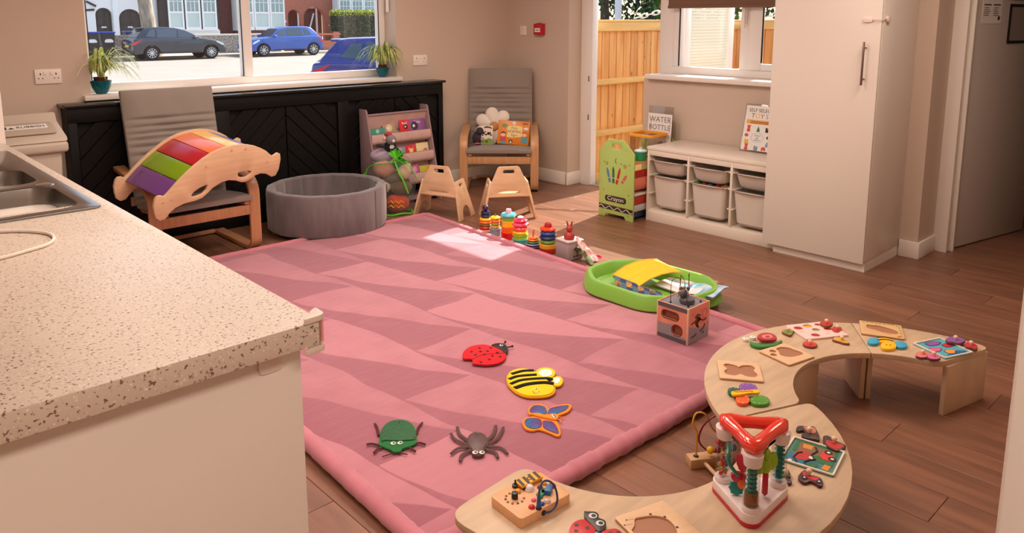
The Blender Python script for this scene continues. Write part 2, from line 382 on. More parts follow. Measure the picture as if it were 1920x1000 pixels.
for (z0, z1) in ((1.345, 1.602), (1.628, 1.885)):
    fr_ = thing('black_frame', 'empty black bordered frame %s on the open grey door' % ('lower' if z0 < 1.5 else 'upper, cut off by the top edge,'), 'frame', DM @ Vector((.585, -.002, z0)), math.degrees(math.atan2(-.185, .868)))
    w = .19; h = z1 - z0
    G().plate([(-w, 0), (w, 0), (w, h), (-w, h)], -.002, .004, holes=[[(-w + .018, .018), (w - .018, .018), (w - .018, h - .018), (-w + .018, h - .018)]], M=T(rx=90)).build('border', BLK, fr_)
    G().bx(-w + .016, -.0005, .016, w - .016, .001, h - .016).build('clear_sleeve', P('sleeve_grey', (150, 142, 136), .25), fr_)

# fill light panels above the frame, added to brighten the room
CL = mat('lamp_housing', (235, 235, 232), .5)
for i, (x, y) in enumerate(FILL_LAMPS):
    o = G().bx(-.56, -.26, 0, .56, .26, .02, bev=.004).build('fill_light_panel', CL, loc=(x, y, 2.39))
    tag(o, 'added flat white fill light panel out of view, %s' % ['over the left armchair', 'over the bookcase', 'over the worktop end', 'over the play mat', 'in the doorway', 'over the curved benches'][i], 'lamp', 'added fill lights')

# ------------------------------------------------------------------ wall plates
def socket(x, lab):
    t = thing('double_socket', lab, 'socket', (x, YB, 1.15))
    G().bx(-.074, -.011, -.046, .074, 0, .046, bev=.004).build('faceplate', P('socket_white', (235, 226, 216), .35), t)
    for s in (-1, 1):
        G().bx(s * .018 - .009, -.015, .008, s * .018 + .009, -.011, .032, bev=.002).build('rocker_switch', P('socket_white', (235, 226, 216)), t)
        g = G().bx(s * .043 - .003, -.0116, .010, s * .043 + .003, -.0108, .022)
        for q in (-1, 1): g.bx(s * .043 + q * .011 - .0035, -.0116, -.014, s * .043 + q * .011 + .0035, -.0108, -.009)
        g.build('pin_slots', DARK, t)
socket(1.175, 'white double wall socket left of the wide window above the bin')
socket(4.045, 'white double wall socket right of the wide window above the bookcase')
t = thing('fused_switch', 'small white square switch plate near the corner beside the red call point', 'switch', (5.09, 5.278, 1.40))
G().bx(-.010, -.043, -.043, 0, .043, .043, bev=.004).build('faceplate', P('socket_white', (235, 226, 216)), t)
G().bx(-.014, -.02, -.012, -.010, .006, .018, bev=.002).build('rocker_switch', P('socket_white', (235, 226, 216)), t)
t = thing('fire_call_point', 'red fire alarm call point box on the right wall near the garden door', 'fire alarm', (5.09, 5.045, 1.412))
G().bx(-.052, -.052, -.05, 0, .052, .052, bev=.006).build('housing', P('alarm_red', (190, 22, 40), .4), t)
g = G().bx(-.0535, -.034, -.024, -.0515, .034, .012); g.build('break_panel', PAPER, t)
G().bx(-.0543, -.022, -.009, -.0534, .022, -.003).build('print', INK, t)
G().bx(-.046, -.02, .05, -.01, .02, .057, bev=.002).build('top_tab', BLK, t)

# ------------------------------------------------------------------ kitchen counter with sink
def speckle(name, c, dark):
    m = mat(name, c, .42); t = m.node_tree; b = t.nodes['Principled BSDF']; L = t.links.new
    tc = t.nodes.new('ShaderNodeTexCoord')
    n1 = t.nodes.new('ShaderNodeTexNoise'); n1.inputs['Scale'].default_value = 165; n1.inputs['Detail'].default_value = 1.5
    n2 = t.nodes.new('ShaderNodeTexNoise'); n2.inputs['Scale'].default_value = 5
    L(tc.outputs['Object'], n1.inputs['Vector']); L(tc.outputs['Object'], n2.inputs['Vector'])
    r1 = t.nodes.new('ShaderNodeValToRGB'); e = r1.color_ramp.elements; e[0].position = .33; e[0].color = lin(dark); e[1].position = .385; e[1].color = lin(c)
    x = e.new(.66); x.color = lin(c); y = e.new(.73); y.color = lin((236, 226, 210))
    r2 = t.nodes.new('ShaderNodeValToRGB'); r2.color_ramp.elements[0].color = (.86, .86, .86, 1); r2.color_ramp.elements[1].color = (1, 1, 1, 1)
    mx = t.nodes.new('ShaderNodeMix'); mx.data_type = 'RGBA'; mx.blend_type = 'MULTIPLY'; mx.inputs[0].default_value = 1
    L(n1.outputs['Fac'], r1.inputs[0]); L(n2.outputs['Fac'], r2.inputs[0]); L(r1.outputs[0], mx.inputs[6]); L(r2.outputs[0], mx.inputs[7]); L(mx.outputs[2], b.inputs['Base Color'])
    return m
WORKTOP = speckle('speckled_worktop', (208, 194, 178), (120, 98, 82))
kc = thing('kitchen_counter', 'kitchen base unit with white end panel under the speckled worktop', 'cabinet', (.4, 1.39, 0))
K = T(-.4, -1.39, 0)
G(K).bx(.08, 1.38, 0, .698, 1.40, .868, bev=.002).build('end_panel', LAMINATE, kc)
G(K).bx(.08, 1.40, .1, .675, 4.28, .868).bx(.12, 1.40, 0, .62, 4.28, .1).build('carcass', LAMINATE, kc)
for i in range(5):
    y0 = 1.403 + i * .575
    dd = G(K).bx(.676, y0, .12, .696, y0 + .571, .862, bev=.002).build('door', LAMINATE, kc)
    G(K).tube([(.70, y0 + .50, .6), (.725, y0 + .50, .6), (.725, y0 + .50, .76), (.70, y0 + .50, .76)], .005, 8).build('handle', STEEL, dd)
G(K).plate(rrect(.048, .034, .009), 0, .007, bev=.002, M=T(.63, 1.38, .825, rx=90)).build('magnet_catch', P('catch_white', (226, 214, 206), .3), kc)
ep = G().bx(.06, 4.305, 0, .715, 4.33, 1.165, bev=.003)
tag(ep.build('tall_end_panel', LAMINATE, None), 'narrow pale panel standing upright at the far end of the worktop by the bin', 'panel')
wk = G().plate([(.06, 1.30), (.70, 1.30), (.706, 1.306), (.706, 4.30), (.06, 4.30)], .87, .92, holes=[rrect(.46, .98, .04, .42, 3.17)], bev=.003, ang=60).build('worktop', WORKTOP)
tag(wk, 'long speckled stone effect worktop running from the front corner to the bin', 'worktop')
sk_ = thing('kitchen_sink', 'stainless steel inset sink with two bowls in the speckled worktop', 'sink', (.42, 3.29, .92))
bow = [(.055, -.44, .38, .33), (.055, -.02, .37, .33)]
rim = G().plate(rrect(.50, 1.42, .03, -.003, 0), .0, .006, holes=[rrect(w, h, .07, cx + .0, cy) for cx, cy, w, h in [(-.01, -.46, .42, .40), (-.01, .0, .40, .33)]], bev=.003)
for k in range(7): rim.bx(-.16 + k * .05, .24, .006, -.145 + k * .05, .64, .0075, bev=.0007)
rim.build('rim', STEEL, sk_)
for cx, cy, w, h, dp in ((-.01, -.46, .42, .40, .17), (-.01, .0, .40, .33, .15)):
    g = G(); lo = [(p, q) for p, q in rrect(w, h, .07, cx, cy)]
    n = len(lo); rings = [(1.0, .004), (.97, -.03), (.93, -dp + .02), (.84, -dp), (.05, -dp - .006)]
    vs = []; fs = []
    for s_, zz in rings: vs += [(cx + (p - cx) * s_, cy + (q - cy) * s_, zz) for p, q in lo]
    for r_ in range(len(rings) - 1):
        for j in range(n): fs.append((r_ * n + j, r_ * n + (j + 1) % n, (r_ + 1) * n + (j + 1) % n, (r_ + 1) * n + j))
    g.poly(vs, fs); b_ = g.build('bowl', STEEL, sk_)
    G().cyl(cx, cy, -dp - .006, -dp + .001, .036, n=20, bev=.002).build('drain', CHROME, b_)
G().ell(.19, -.23, .0065, .028, .04, .004).build('tap_hole_cover', CHROME, sk_)
G().cyl(-.19, -.20, .006, .03, .026, bev=.004).cyl(-.19, -.2, .03, .28, .012).tube([(-.19, -.2, .27), (-.17, -.2, .31), (-.10, -.2, .33), (-.03, -.2, .31), (-.02, -.2, .28)], .011, 10).build('tap', CHROME, sk_)
cb = G().tube(smooth([(.12, 2.50, .924), (.30, 2.49, .9245), (.40, 2.44, .9245), (.455, 2.37, .9245), (.466, 2.30, .9245), (.44, 2.235, .9245), (.38, 2.20, .9245), (.30, 2.17, .9245), (.1, 2.13, .9245)], 6, False), .0045, 8).build('white_cable', P('cable_white', (226, 216, 206), .4))
tag(cb, 'loop of white cable lying on the speckled worktop before the sink', 'cable')
cg = thing('corner_guard', 'pale rubber corner guard pushed onto the worktop corner', 'corner guard', (.70, 1.306, .92))
gd = [(-.036, -.012), (-.018, -.013), (.002, -.011), (.012, -.002), (.014, .014), (.013, .032), (-.004, .022), (-.018, .004)]
G().plate(smooth(gd, 3), .0005, .013, bev=.004).build('upper_pad', P('guard_rubber', (214, 200, 188), .4), cg)
G().plate(smooth(gd, 3), -.063, -.0505, bev=.004).build('lower_pad', P('guard_rubber', (214, 200, 188), .4), cg)
G().plate(smooth([(.002, -.0105), (.011, -.002), (.013, .010), (.0105, .010), (.008, -.002), (-.002, -.0082)], 2), -.052, .002).build('bridge', glass('guard_clear', (240, 230, 222), .1), cg)

# ------------------------------------------------------------------ rubbish bin
bn = thing('rubbish_bin', 'beige plastic kitchen bin with a lid labelled rubbish left of the black cover', 'bin', (1.0, 5.22, 0))
def frus(g, x0, x1, y0, y1, z0, X0, X1, Y0, Y1, z1, bev=.02, seg=3):
    b = bmesh.new(); v = [b.verts.new(p) for p in ((x0, y0, z0), (x1, y0, z0), (x1, y1, z0), (x0, y1, z0), (X0, Y0, z1), (X1, Y0, z1), (X1, Y1, z1), (X0, Y1, z1))]
    for f in ((3, 2, 1, 0), (4, 5, 6, 7), (0, 1, 5, 4), (1, 2, 6, 5), (2, 3, 7, 6), (3, 0, 4, 7)): b.faces.new([v[i] for i in f])
    return g._in(b, None, bev, seg)
frus(G(), -.21, .08, -.15, .13, 0, -.245, .115, -.17, .15, .76).build('body', CREAM, bn)
lid = frus(G(), -.265, .145, -.20, .17, .735, -.265, .145, -.20, .17, .80, .02).plate([(-.20, .80), (.17, .80), (.17, .93), (.06, .95), (.03, .90), (-.17, .83)], -.265, .145, bev=.012, M=Matrix(((0, 0, 1, 0), (1, 0, 0, 0), (0, 1, 0, 0), (0, 0, 0, 1))))
lo = lid.build('lid', CREAM, bn)
sl = math.atan2(.07, .20)
PM = T(-.06, -.075, .867, rx=math.degrees(sl))
G(PM).plate(rrect(.33, .15, .02), .004, .010, bev=.003).build('flap', P('bin_flap', (186, 172, 156), .4), lo)
lb = G(PM).plate(rrect(.26, .056, .004), .0105, .0115, M=T(.0, .02, 0)).build('label_sticker', PAPER, lo)
g = G(PM @ T(0, .02, .0118)); g.text('RUBBISH', .036, T(.045, 0, 0), sx=1.05); g.bx(-.118, -.018, 0, -.075, .018, .0004); g.poly([(-.07, -.016, .0004), (-.035, -.016, .0004), (-.052, .006, .0004)], [(0, 1, 2)])
g.build('print', INK, lb)

# ------------------------------------------------------------------ black radiator cover
rc = thing('radiator_cover', 'long glossy black radiator cover with chevron slats under the wide window', 'radiator cover', (2.7, 5.43, 0))
K = T(-2.7, -5.43, 0)
G(K).bx(1.205, 5.325, .957, 4.19, 5.5, .977, bev=.004).build('top_shelf', mat('gloss_black', (8, 7, 7), .2), rc)
G(K).bx(1.225, 5.373, 0, 1.25, 5.5, .957).build('side_board', BLACKLAC, rc); G(K).bx(4.15, 5.373, 0, 4.175, 5.5, .957).build('side_board', BLACKLAC, rc)
g = G(K).bx(1.225, 5.352, .86, 4.175, 5.372, .957, bev=.002).bx(1.225, 5.352, 0, 4.175, 5.372, .10, bev=.002)
ed = [1.225, 2.20, 3.175, 4.175]
for i, e_ in enumerate(ed): g.bx(max(1.225, e_ - .05), 5.352, .1, min(4.175, e_ + .05), 5.372, .86, bev=.002)
g.build('front_frame', BLACKLAC, rc)
G(K).bx(1.24, 5.392, .05, 4.16, 5.396, .9).build('backing', DARK, rc)
def clip_poly(poly, a, b, c):   # keep a*x+b*y<=c
    o = []
    for i in range(len(poly)):
        p, q = poly[i], poly[(i + 1) % len(poly)]; dp = a * p[0] + b * p[1] - c; dq = a * q[0] + b * q[1] - c
        if dp <= 0: o.append(p)
        if dp * dq < 0:
            t = dp / (dp - dq); o.append((p[0] + (q[0] - p[0]) * t, p[1] + (q[1] - p[1]) * t))
    return o
for i in range(3):
    x0, x1 = ed[i] + (.055 if i else .055), ed[i + 1] - .055; xm = (x0 + x1) / 2
    for s in (-1, 1):
        for k in range(-4, 9):
            # sloping board between u and u+.125 (u = z + s*|x-xm|)
            u = .02 + k * .13
            xa, xb = (x0, xm - .004) if s < 0 else (xm + .004, x1)
            pl = [(xa, .105), (xb, .105), (xb, .855), (xa, .855)]
            sg = 1 if s < 0 else -1
            # z - sg*(x - xm)  in [u, u+.118]
            pl = clip_poly(pl, -sg, 1, u + .123 - sg * xm)
            if len(pl) > 2: pl = clip_poly(pl, sg, -1, -(u - sg * xm))
            if len(pl) > 2 and max(p[1] for p in pl) - min(p[1] for p in pl) > .03:
                G(K).plate(pl, -.006, .006, bev=.0015, seg=1, M=T(0, 5.374, 0, rx=90)).build('slat', BLACKLAC, rc)

# ------------------------------------------------------------------ spider plants on the window board
LEAF = mat('variegated_leaf', (212, 220, 140), .5, var=.6, vs=30, c2=(120, 150, 62), st=(1, 1, 1))
def spider(name, lab, x, y, z, rad, h, leaves, seed, rr, xlo=-.065, xhi=.3):
    t = thing(name, lab, 'potted plant', (x, y, z)); q = random.Random(seed)
    g = G().lathe([(rr * .45, 0), (rr * .62, .012), (rr * .86, .045), (rr, h), (rr * .93, h), (rr * .8, h - .02), (.01, h - .025)], 26)
    p = g.build('bowl', P('teal_glaze', (10, 96, 108), .15), t)
    G().lathe([(rr * .5, h - .03), (rr * .66, h + .02), (rr * .70, h + .022), (rr * .6, h + .012), (.01, h + .01)], 18).build('inner_pot', P('terracotta_dark', (96, 44, 34), .7), t)
    g = G()
    for i in range(leaves):
        a = q.uniform(0, 2 * math.pi); L_ = rad * q.uniform(.65, 1.25); up = L_ * q.uniform(.7, 1.5); w = q.uniform(.005, .010)
        if q.random() < .25: L_ *= .5; up = rad * 1.15
        for (lo_, hi_, cc) in ((xlo, xhi, math.cos(a)), (-.25, .105, math.sin(a))):
            if cc * L_ > hi_: L_ = hi_ / cc; up = max(up, rad * .75)
            if cc * L_ < lo_: L_ = lo_ / cc; up = max(up, rad * .75)
        side = (-math.sin(a), math.cos(a))
        def f(u, v):
            r_ = .012 + L_ * (u ** 1.15); zz = h + .015 + up * (1.9 * u - 1.75 * u * u * (1 if up > L_ * .9 else 1.15)); ww = w * (1 - u ** 3) * (.5 + u if u < .5 else 1)
            dd = -.9 * (L_ / rad > 1) * max(0, u - .8)
            return (math.cos(a) * r_ + side[0] * (v - .5) * 2 * ww, math.sin(a) * r_ + side[1] * (v - .5) * 2 * ww, max(zz + dd * .1, .01 if r_ < rr * 1.3 else .004))
        g.sheet(f, 9, 1)
    lv = g.build('leaves', LEAF, t)
    yl = G()
    for i in range(5):
        a = q.uniform(-2.6, -.5); L_ = rad * 1.0
        yl.tube([(math.cos(a) * L_ * u, math.sin(a) * L_ * u, h + .02 + rad * (1.6 * u - 1.5 * u * u)) for u in [k / 9 for k in range(10)]], .0016, 5)
    yl.build('runners', P('runner_cream', (214, 208, 150), .6), t)
    return t
spider('spider_plant', 'spider plant in a teal bowl at the left end of the window board', 1.485, 5.55, 1.018, .225, .088, 150, 3, .066)
spider('spider_plant', 'spider plant in a teal bowl at the right end of the window board', 3.69, 5.56, 1.018, .225, .080, 160, 8, .058, -.3, .10)

# ------------------------------------------------------------------ bentwood armchairs
def arc(cy, cz, r, a0, a1, n=6): return [(cy + r * math.cos(R(a0 + (a1 - a0) * i / n)), cz + r * math.sin(R(a0 + (a1 - a0) * i / n))) for i in range(n + 1)]
def armchair(lab, loc, rz, wood, sw):
    t = thing('armchair', lab, 'chair', loc, rz)
    side = [(.625, .016), (.4, .016)] + arc(.085, .089, .073, 270, 180) + arc(.115, .385, .103, 180, 95, 8) + [(.3, .51), (.64, .55)]
    for s in (-1, 1):
        x0, x1 = (-.345, -.275) if s < 0 else (.275, .345)
        G().band(side, .026, x0, x1, bev=.003).build('side_frame', wood, t)
    G().bx(-.275, .0, .255, .275, .025, .32, bev=.003).cyl(-.25, 0, 0, .002, .006, M=T(0, -.0005, .285, rx=90)).cyl(.25, 0, 0, .002, .006, M=T(0, -.0005, .285, rx=90)).build('front_rail', wood, t)
    G().bx(-.275, .55, .30, .275, .572, .36, bev=.003).build('rear_rail', wood, t); G().bx(-.275, .59, .01, .275, .62, .034, bev=.003).build('floor_rail', wood, t)
    sp = [(-.01, .338), (.2, .318), (.36, .302)] + arc(.37, .385, .085, 275, 350, 6) + [(.50, .60), (.545, .85), (.575, 1.03)]
    for s in (-1, 1):
        x0, x1 = (-.268, -.238) if s < 0 else (.238, .268)
        G().band(smooth(sp, 3, False), .022, x0, x1, bev=.002).build('seat_frame', wood, t)
    wob1 = lambda u, v: .022 * (1 - abs(u) ** 5) * (1 - abs(v) ** 5) - .012 + .0025 * math.sin(u * 9 + v * 4) * (1 - v * v)
    G().band(smooth([(-.035, .368), (.1, .36), (.25, .345), (.42, .325)], 6, False), .045, -.285, .285, nx=14, off=.008, wob=wob1, bev=.008).build('seat_cushion', GREYFAB, t)
    def wob2(u, v):
        rp = sum(math.exp(-((v - c) / .03) ** 2) for c in (-.86, -.74, -.6, -.47, -.34, -.2, -.08, .03, .13, .24, .38)) * .018 * (1 + .3 * math.sin(u * 5 + v * 9))
        return .03 * (1 - abs(u) ** 6) * (1 - abs(v) ** 8) - .016 - rp * (1 - u ** 8) + .002 * math.sin(11 * u + 5 * v)
    G().band(smooth([(.435, .33), (.47, .5), (.515, .72), (.55, .90), (.575, 1.05)], 24, False), .05, -sw, sw, nx=14, off=.025, wob=wob2, bev=.008).build('back_cushion', GREYFAB, t)
    for s in (-1, 1): G().bx(s * .31 - .028, .03, 0.0, s * .31 + .028, .07, .006).build('floor_glide', BLK, t)
    return t
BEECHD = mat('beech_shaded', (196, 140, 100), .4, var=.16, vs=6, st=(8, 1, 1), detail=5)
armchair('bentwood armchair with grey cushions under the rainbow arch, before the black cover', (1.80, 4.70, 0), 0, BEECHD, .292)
armchair('bentwood armchair with grey cushions in the far corner holding the flower cushion', (4.43, 4.90, 0), -44, BEECH, .292)

# ------------------------------------------------------------------ rainbow rocking arch resting on the left armchair
OUT= [(-0.065, 0.521), (-0.053, 0.534), (-0.032, 0.534), (-0.01, 0.524), (0.013, 0.544), (0.051, 0.581), (0.09, 0.616), (0.134, 0.65), (0.177, 0.679), (0.232, 0.712), (0.286, 0.737), (0.336, 0.751), (0.386, 0.759), (0.436, 0.763), (0.487, 0.761), (0.539, 0.752), (0.591, 0.737), (0.633, 0.718), (0.675, 0.694), (0.709, 0.665), (0.73, 0.65), (0.748, 0.657), (0.769, 0.667), (0.789, 0.657), (0.795, 0.62), (0.785, 0.554), (0.762, 0.515), (0.73, 0.511), (0.687, 0.539), (0.643, 0.549), (0.599, 0.542), (0.554, 0.519), (0.527, 0.513), (0.501, 0.516), (0.461, 0.534), (0.41, 0.546), (0.36, 0.542), (0.299, 0.517), (0.268, 0.492), (0.232, 0.468), (0.188, 0.459), (0.114, 0.456), (0.058, 0.442), (0.02, 0.415), (-0.004, 0.387), (-0.035, 0.383), (-0.06, 0.403), (-0.07, 0.438), (-0.075, 0.481)]
H1= [(0.157, 0.498), (0.174, 0.516), (0.213, 0.535), (0.252, 0.545), (0.266, 0.541), (0.258, 0.516), (0.231, 0.493), (0.191, 0.486), (0.167, 0.487)]
H2= [(0.471, 0.573), (0.477, 0.584), (0.501, 0.585), (0.538, 0.583), (0.574, 0.576), (0.568, 0.561), (0.535, 0.545), (0.498, 0.547), (0.478, 0.558)]
ra = thing('rainbow_rocker', 'wooden rocking arch with rainbow slats set on top of the left armchair', 'rocker toy', (1.45, 4.50, 0), rot=(R(9), 0, R(13)))
HM = T(rx=90)
dz = .44
for nm, yy in (('side_panel', 0), ('side_panel', .40)):
    G(T(0, yy + (.018 if 1 else 0), 0) @ HM).plate(OUT, 0, .018, holes=[H1, H2], bev=.003).build(nm, BIRCH, ra)
arcp = [p for p in OUT[4:20]]
ln = [0]
for p, q in zip(arcp, arcp[1:]): ln.append(ln[-1] + math.hypot(q[0] - p[0], q[1] - p[1]))
def along(s):
    s = max(0, min(ln[-1] - 1e-6, s))
    for i in range(len(ln) - 1):
        if ln[i] <= s <= ln[i + 1]:
            t_ = (s - ln[i]) / (ln[i + 1] - ln[i]); p, q = arcp[i], arcp[i + 1]; return (p[0] + (q[0] - p[0]) * t_, p[1] + (q[1] - p[1]) * t_)
cols = [('slat_violet', (112, 66, 134), 'violet slat'), ('slat_green', (120, 156, 14), 'green slat'), ('slat_red', (176, 22, 32), 'red slat'), ('slat_orange', (232, 116, 62), 'orange slat'), ('slat_yellow', (244, 196, 92), 'yellow slat'), ('slat_blue', (120, 122, 190), 'blue slat'), ('slat_leaf', (90, 140, 70), 'green slat at the right end')]
n = 7; L0 = -.045
for i, (mn, c, lb) in enumerate(cols):
    a, b2 = L0 + (ln[-1] + .06 - L0) * i / n + .003, L0 + (ln[-1] + .06 - L0) * (i + 1) / n - .003
    pts = []
    for k in range(5):
        s = a + (b2 - a) * k / 4
        p = along(max(s, 0)); p2 = along(min(max(s, 0) + .02, ln[-1])); p1 = along(max(min(s, ln[-1]) - .02, 0))
        d = Vector((p2[0] - p1[0], p2[1] - p1[1])).normalized(); nn = Vector((d.y, -d.x))
        ex = min(s, 0); ex2 = max(s - ln[-1], 0)
        pts.append((p[0] + nn.x * .018 + d.x * (ex + ex2), p[1] + nn.y * .018 + d.y * (ex + ex2)))
    # band works on (y,z) with span x: map y->x, x->-y
    MM = Matrix(((0, 1, 0, 0), (1, 0, 0, 0), (0, 0, 1, 0), (0, 0, 0, 1)))
    G().band(pts, .012, .019, .399, bev=.0015, M=MM).build('slat', P(mn, c, .3, coat=.2), ra, label=lb)
g = G()
for p in ((.03, .50), (.25, .66), (.42, .735), (.52, .73), (.69, .62), (-.02, .49)): g.cyl(0, 0, 0, .002, .006, M=T(p[0], -.001, p[1], rx=90))
g.build('screws', P('screw_brass', (226, 190, 150), .3, metal=.5), ra, kind='stuff')

# ------------------------------------------------------------------ round grey ball pit
bp_ = thing('ball_pit', 'round grey velvet ball pit standing empty before the black cover', 'ball pit', (2.745, 4.90, .034))
VEL = mat('grey_velvet', (118, 107, 110), .9, var=.28, vs=5, st=(3, 3, .7), bump=.06, bs=200, sheen=.6)
b = G(); prof = [(.412, .0), (.422, .015), (.424, .14), (.423, .272), (.415, .287), (.40, .292), (.372, .290), (.360, .28), (.357, .1), (.357, .03)]
b.lathe(prof, 72, cap=False)
for v in b.bm.verts:
    a = math.atan2(v.co.y, v.co.x); r_ = math.hypot(v.co.x, v.co.y)
    w = (.0035 * math.sin(a * 13 + 1.3) + .003 * math.sin(a * 29)) * (1 if r_ > .37 else 1.6)
    v.co.x *= 1 + w / r_; v.co.y *= 1 + w / r_
b.build('wall_ring', VEL, bp_)
G().cyl(0, 0, .002, .032, .356, n=64, bev=.008).build('floor_pad', VEL, bp_)
G().bx(-.002, -.426, .01, .002, -.420, .28).build('seam', mat('velvet_seam', (110, 100, 104), .9), bp_, rot=(0, 0, 22))

# ------------------------------------------------------------------ sling bookcase with picture books
MAUVE = mat('mauve_paint', (150, 124, 128), .55)
SLING = mat('sling_canvas', (206, 172, 164), .9, var=.12, vs=9, bump=.08, bs=200)
bk = thing('sling_bookcase', 'mauve sling bookcase with canvas pockets before the black radiator cover', 'bookcase', (3.615, 5.18, 0))
BKM = lambda x: T(x - 3.615, -5.18, 0) @ Matrix(((0, 0, 1, 0), (1, 0, 0, 0), (0, 1, 0, 0), (0, 0, 0, 1)))
fy = lambda z_: 5.06 + (5.235 - 5.06) * z_ / .79            # front edge of the sides at height z
for x in (3.305, 3.907):
    G(BKM(x)).plate([(5.335, 0), (5.335, .79), (5.25, .79), (5.235, .78), (5.06, .02), (5.06, 0)], 0, .016, bev=.003).build('side_panel', MAUVE, bk)
for z_ in (.745, .58, .405, .235):
    y_ = fy(z_) + .012
    G(T(-3.615, -5.18, 0)).tube([(3.321, y_, z_), (3.907, y_, z_)], .009, 10).build('dowel', MAUVE, bk)
for i, (z_, zb) in enumerate(((.58, .50), (.405, .325), (.235, .15))):
    yf = fy(z_) + .0; hgt = z_ - zb
    pts = [(yf - .001, z_ + .008), (yf - .006, z_ - .3 * hgt), (yf - .002, zb + .02), (yf + .03, zb), (yf + .08, zb + .03), (yf + .11, z_ + .02), (yf + .115, z_ + .12)]
    G(T(-3.615, -5.18, 0)).band(smooth(pts, 4, False), .003, 3.323, 3.905, nx=26, wob=lambda u, v: .0016 * math.sin(u * 60) * (v < 0)).build('sling', SLING, bk)
G(T(-3.615, -5.18, 0)).band([(fy(.745) + .012, .745), (fy(.58) + .10, .60)], .003, 3.323, 3.905, nx=2).build('sling', SLING, bk)
G(T(-3.615, -5.18, 0)).bx(3.321, 5.09, .03, 3.907, 5.33, .045).build('base_shelf', MAUVE, bk)
def book(lab, x0, x1, row, h, c, deco=None, tilt=0, txt=None, dx=0.0):
    z_ = (.58, .405, .235)[row]; yf = fy(z_); zb = (.505, .33, .155)[row] + .012
    w = x1 - x0
    t = thing('picture_book', lab, 'book', ((x0 + x1) / 2, yf + .038 + dx, zb), 0, 'books in the sling bookcase', rot=(R(-13), R(tilt), 0))
    G().bx(-w / 2, -.004, 0, w / 2, .004, h, bev=.001).build('cover', P('book_' + '_'.join(lab.split()[:2]), c, .35), t)
    G().bx(-w / 2 + .003, .004, .003, w / 2 - .001, .009, h - .003).build('pages', PAPER, t)
    g = G()
    M_ = T(0, -.0042, 0, rx=90)
    mats = [PAPER]
    if txt: g.text(txt, .032, M_ @ T(0, h - .035, 0), h=.0004)
    if deco:
        mats.append(P('deco_%d_%d_%d' % deco[1], deco[1], .4)); g.mi = 1
        g.plate(circ(deco[0][0] * w, deco[0][1] * h, deco[2], 20), 0, .0005, M=M_)
        g.mi = 0
        g.plate(circ(deco[0][0] * w - deco[2] * .2, deco[0][1] * h, deco[2] * .35, 12), .0005, .0008, M=M_)
    if txt or deco: g.build('cover_print', mats, t)
book('teal green picture book low in the top pocket at the left', 3.345, 3.49, 0, .115, (60, 140, 120), ((0, .8), (120, 180, 160), .02))
book('tan craft picture book leaning in the top pocket beside the teal one', 3.50, 3.61, 0, .15, (170, 140, 110), ((0, .75), (214, 190, 160), .03), tilt=-12)
book('red picture book in the top pocket between tan and purple ones', 3.635, 3.735, 0, .17, (206, 40, 44), ((.1, .62), (70, 40, 40), .022), txt='Red')
book('purple picture book standing tallest in the top pocket at the right', 3.737, 3.895, 0, .17, (140, 90, 150), ((-.2, .62), (60, 40, 60), .036), txt='Tales')
book('grey blue picture book low in the middle pocket behind the plush', 3.47, 3.66, 1, .12, (130, 136, 150), ((.2, .8), (170, 180, 190), .02))
book('red picture book in the middle pocket left of the cream one', 3.665, 3.765, 1, .13, (214, 28, 40), ((0, .6), (250, 200, 60), .02), txt='Red')
book('cream picture book with food lettering in the middle pocket at the right', 3.77, 3.895, 1, .135, (226, 206, 150), ((.2, .5), (200, 80, 60), .018), txt='ing Food')
book('magenta picture book in the lowest pocket behind the toy bag', 3.64, 3.765, 2, .14, (176, 80, 140), ((.1, .7), (226, 140, 180), .03))
book('yellow green picture book in the lowest pocket at the right', 3.772, 3.9, 2, .12, (190, 180, 50), ((.3, .7), (230, 120, 60), .025))

# ------------------------------------------------------------------ mesh toy bag with soft toys, plush on top
BA = (3.33, 4.93)
tb = thing('toy_net_bag', 'clear mesh toy bag with bright green trim stuffed full, before the bookcase', 'bag', (BA[0], BA[1], 0), -43)
NET = mat('net_mesh', (120, 130, 120), .5, alpha=.20)
LG = P('trim_green', (90, 200, 40), .5)
bp2 = [(.135, .006), (.165, .02), (.18, .12), (.185, .22), (.182, .32), (.16, .42), (.10, .475), (.04, .49)]
g = G().lathe(bp2, 40, cap=False)
for v in g.bm.verts: v.co.y *= .62
g.build('mesh_body', NET, tb)
def ring(r_, z_, n=40): return [(r_ * math.cos(2 * math.pi * i / n), .62 * r_ * math.sin(2 * math.pi * i / n), z_ + .006 * math.sin(5 * 2 * math.pi * i / n)) for i in range(n)]
G().tube(ring(.155, .012), .008, 6, closed=True).build('base_hoop', LG, tb)
hoop = [(-.185 + .0 * i, 0, 0) for i in range(1)]
G().tube(smooth([(-.20, -.02, .30), (-.175, -.05, .37), (-.11, -.085, .405), (-.02, -.10, .415), (.06, -.09, .43), (.11, -.08, .455)], 5, False), .008, 6, sq=.6).build('top_hem', LG, tb)
for pts in ([(.04, -.10, .44), (.075, -.115, .35), (.11, -.105, .27), (.14, -.095, .18)], [(.10, -.085, .45), (.15, -.09, .40), (.185, -.07, .34), (.20, -.05, .28)], [(-.19, -.02, .34), (-.215, -.03, .31), (-.235, -.03, .28)]):
    G().tube(smooth(pts, 5, False), .009, 6, sq=.35).build('drawstring', LG, tb)
g = G(); q = random.Random(5)
for i in range(9):
    a = q.uniform(-.6, 2.6); g.sheet(lambda u, v: (.06 + u * .075 * math.cos(a) + .012 * math.sin(v * 9), -.085 + .02 * math.sin(v * 5 + i), .455 + u * .06 * math.sin(a) + (v - .5) * .035), 4, 4)
g.build('gathered_top', LG, tb)
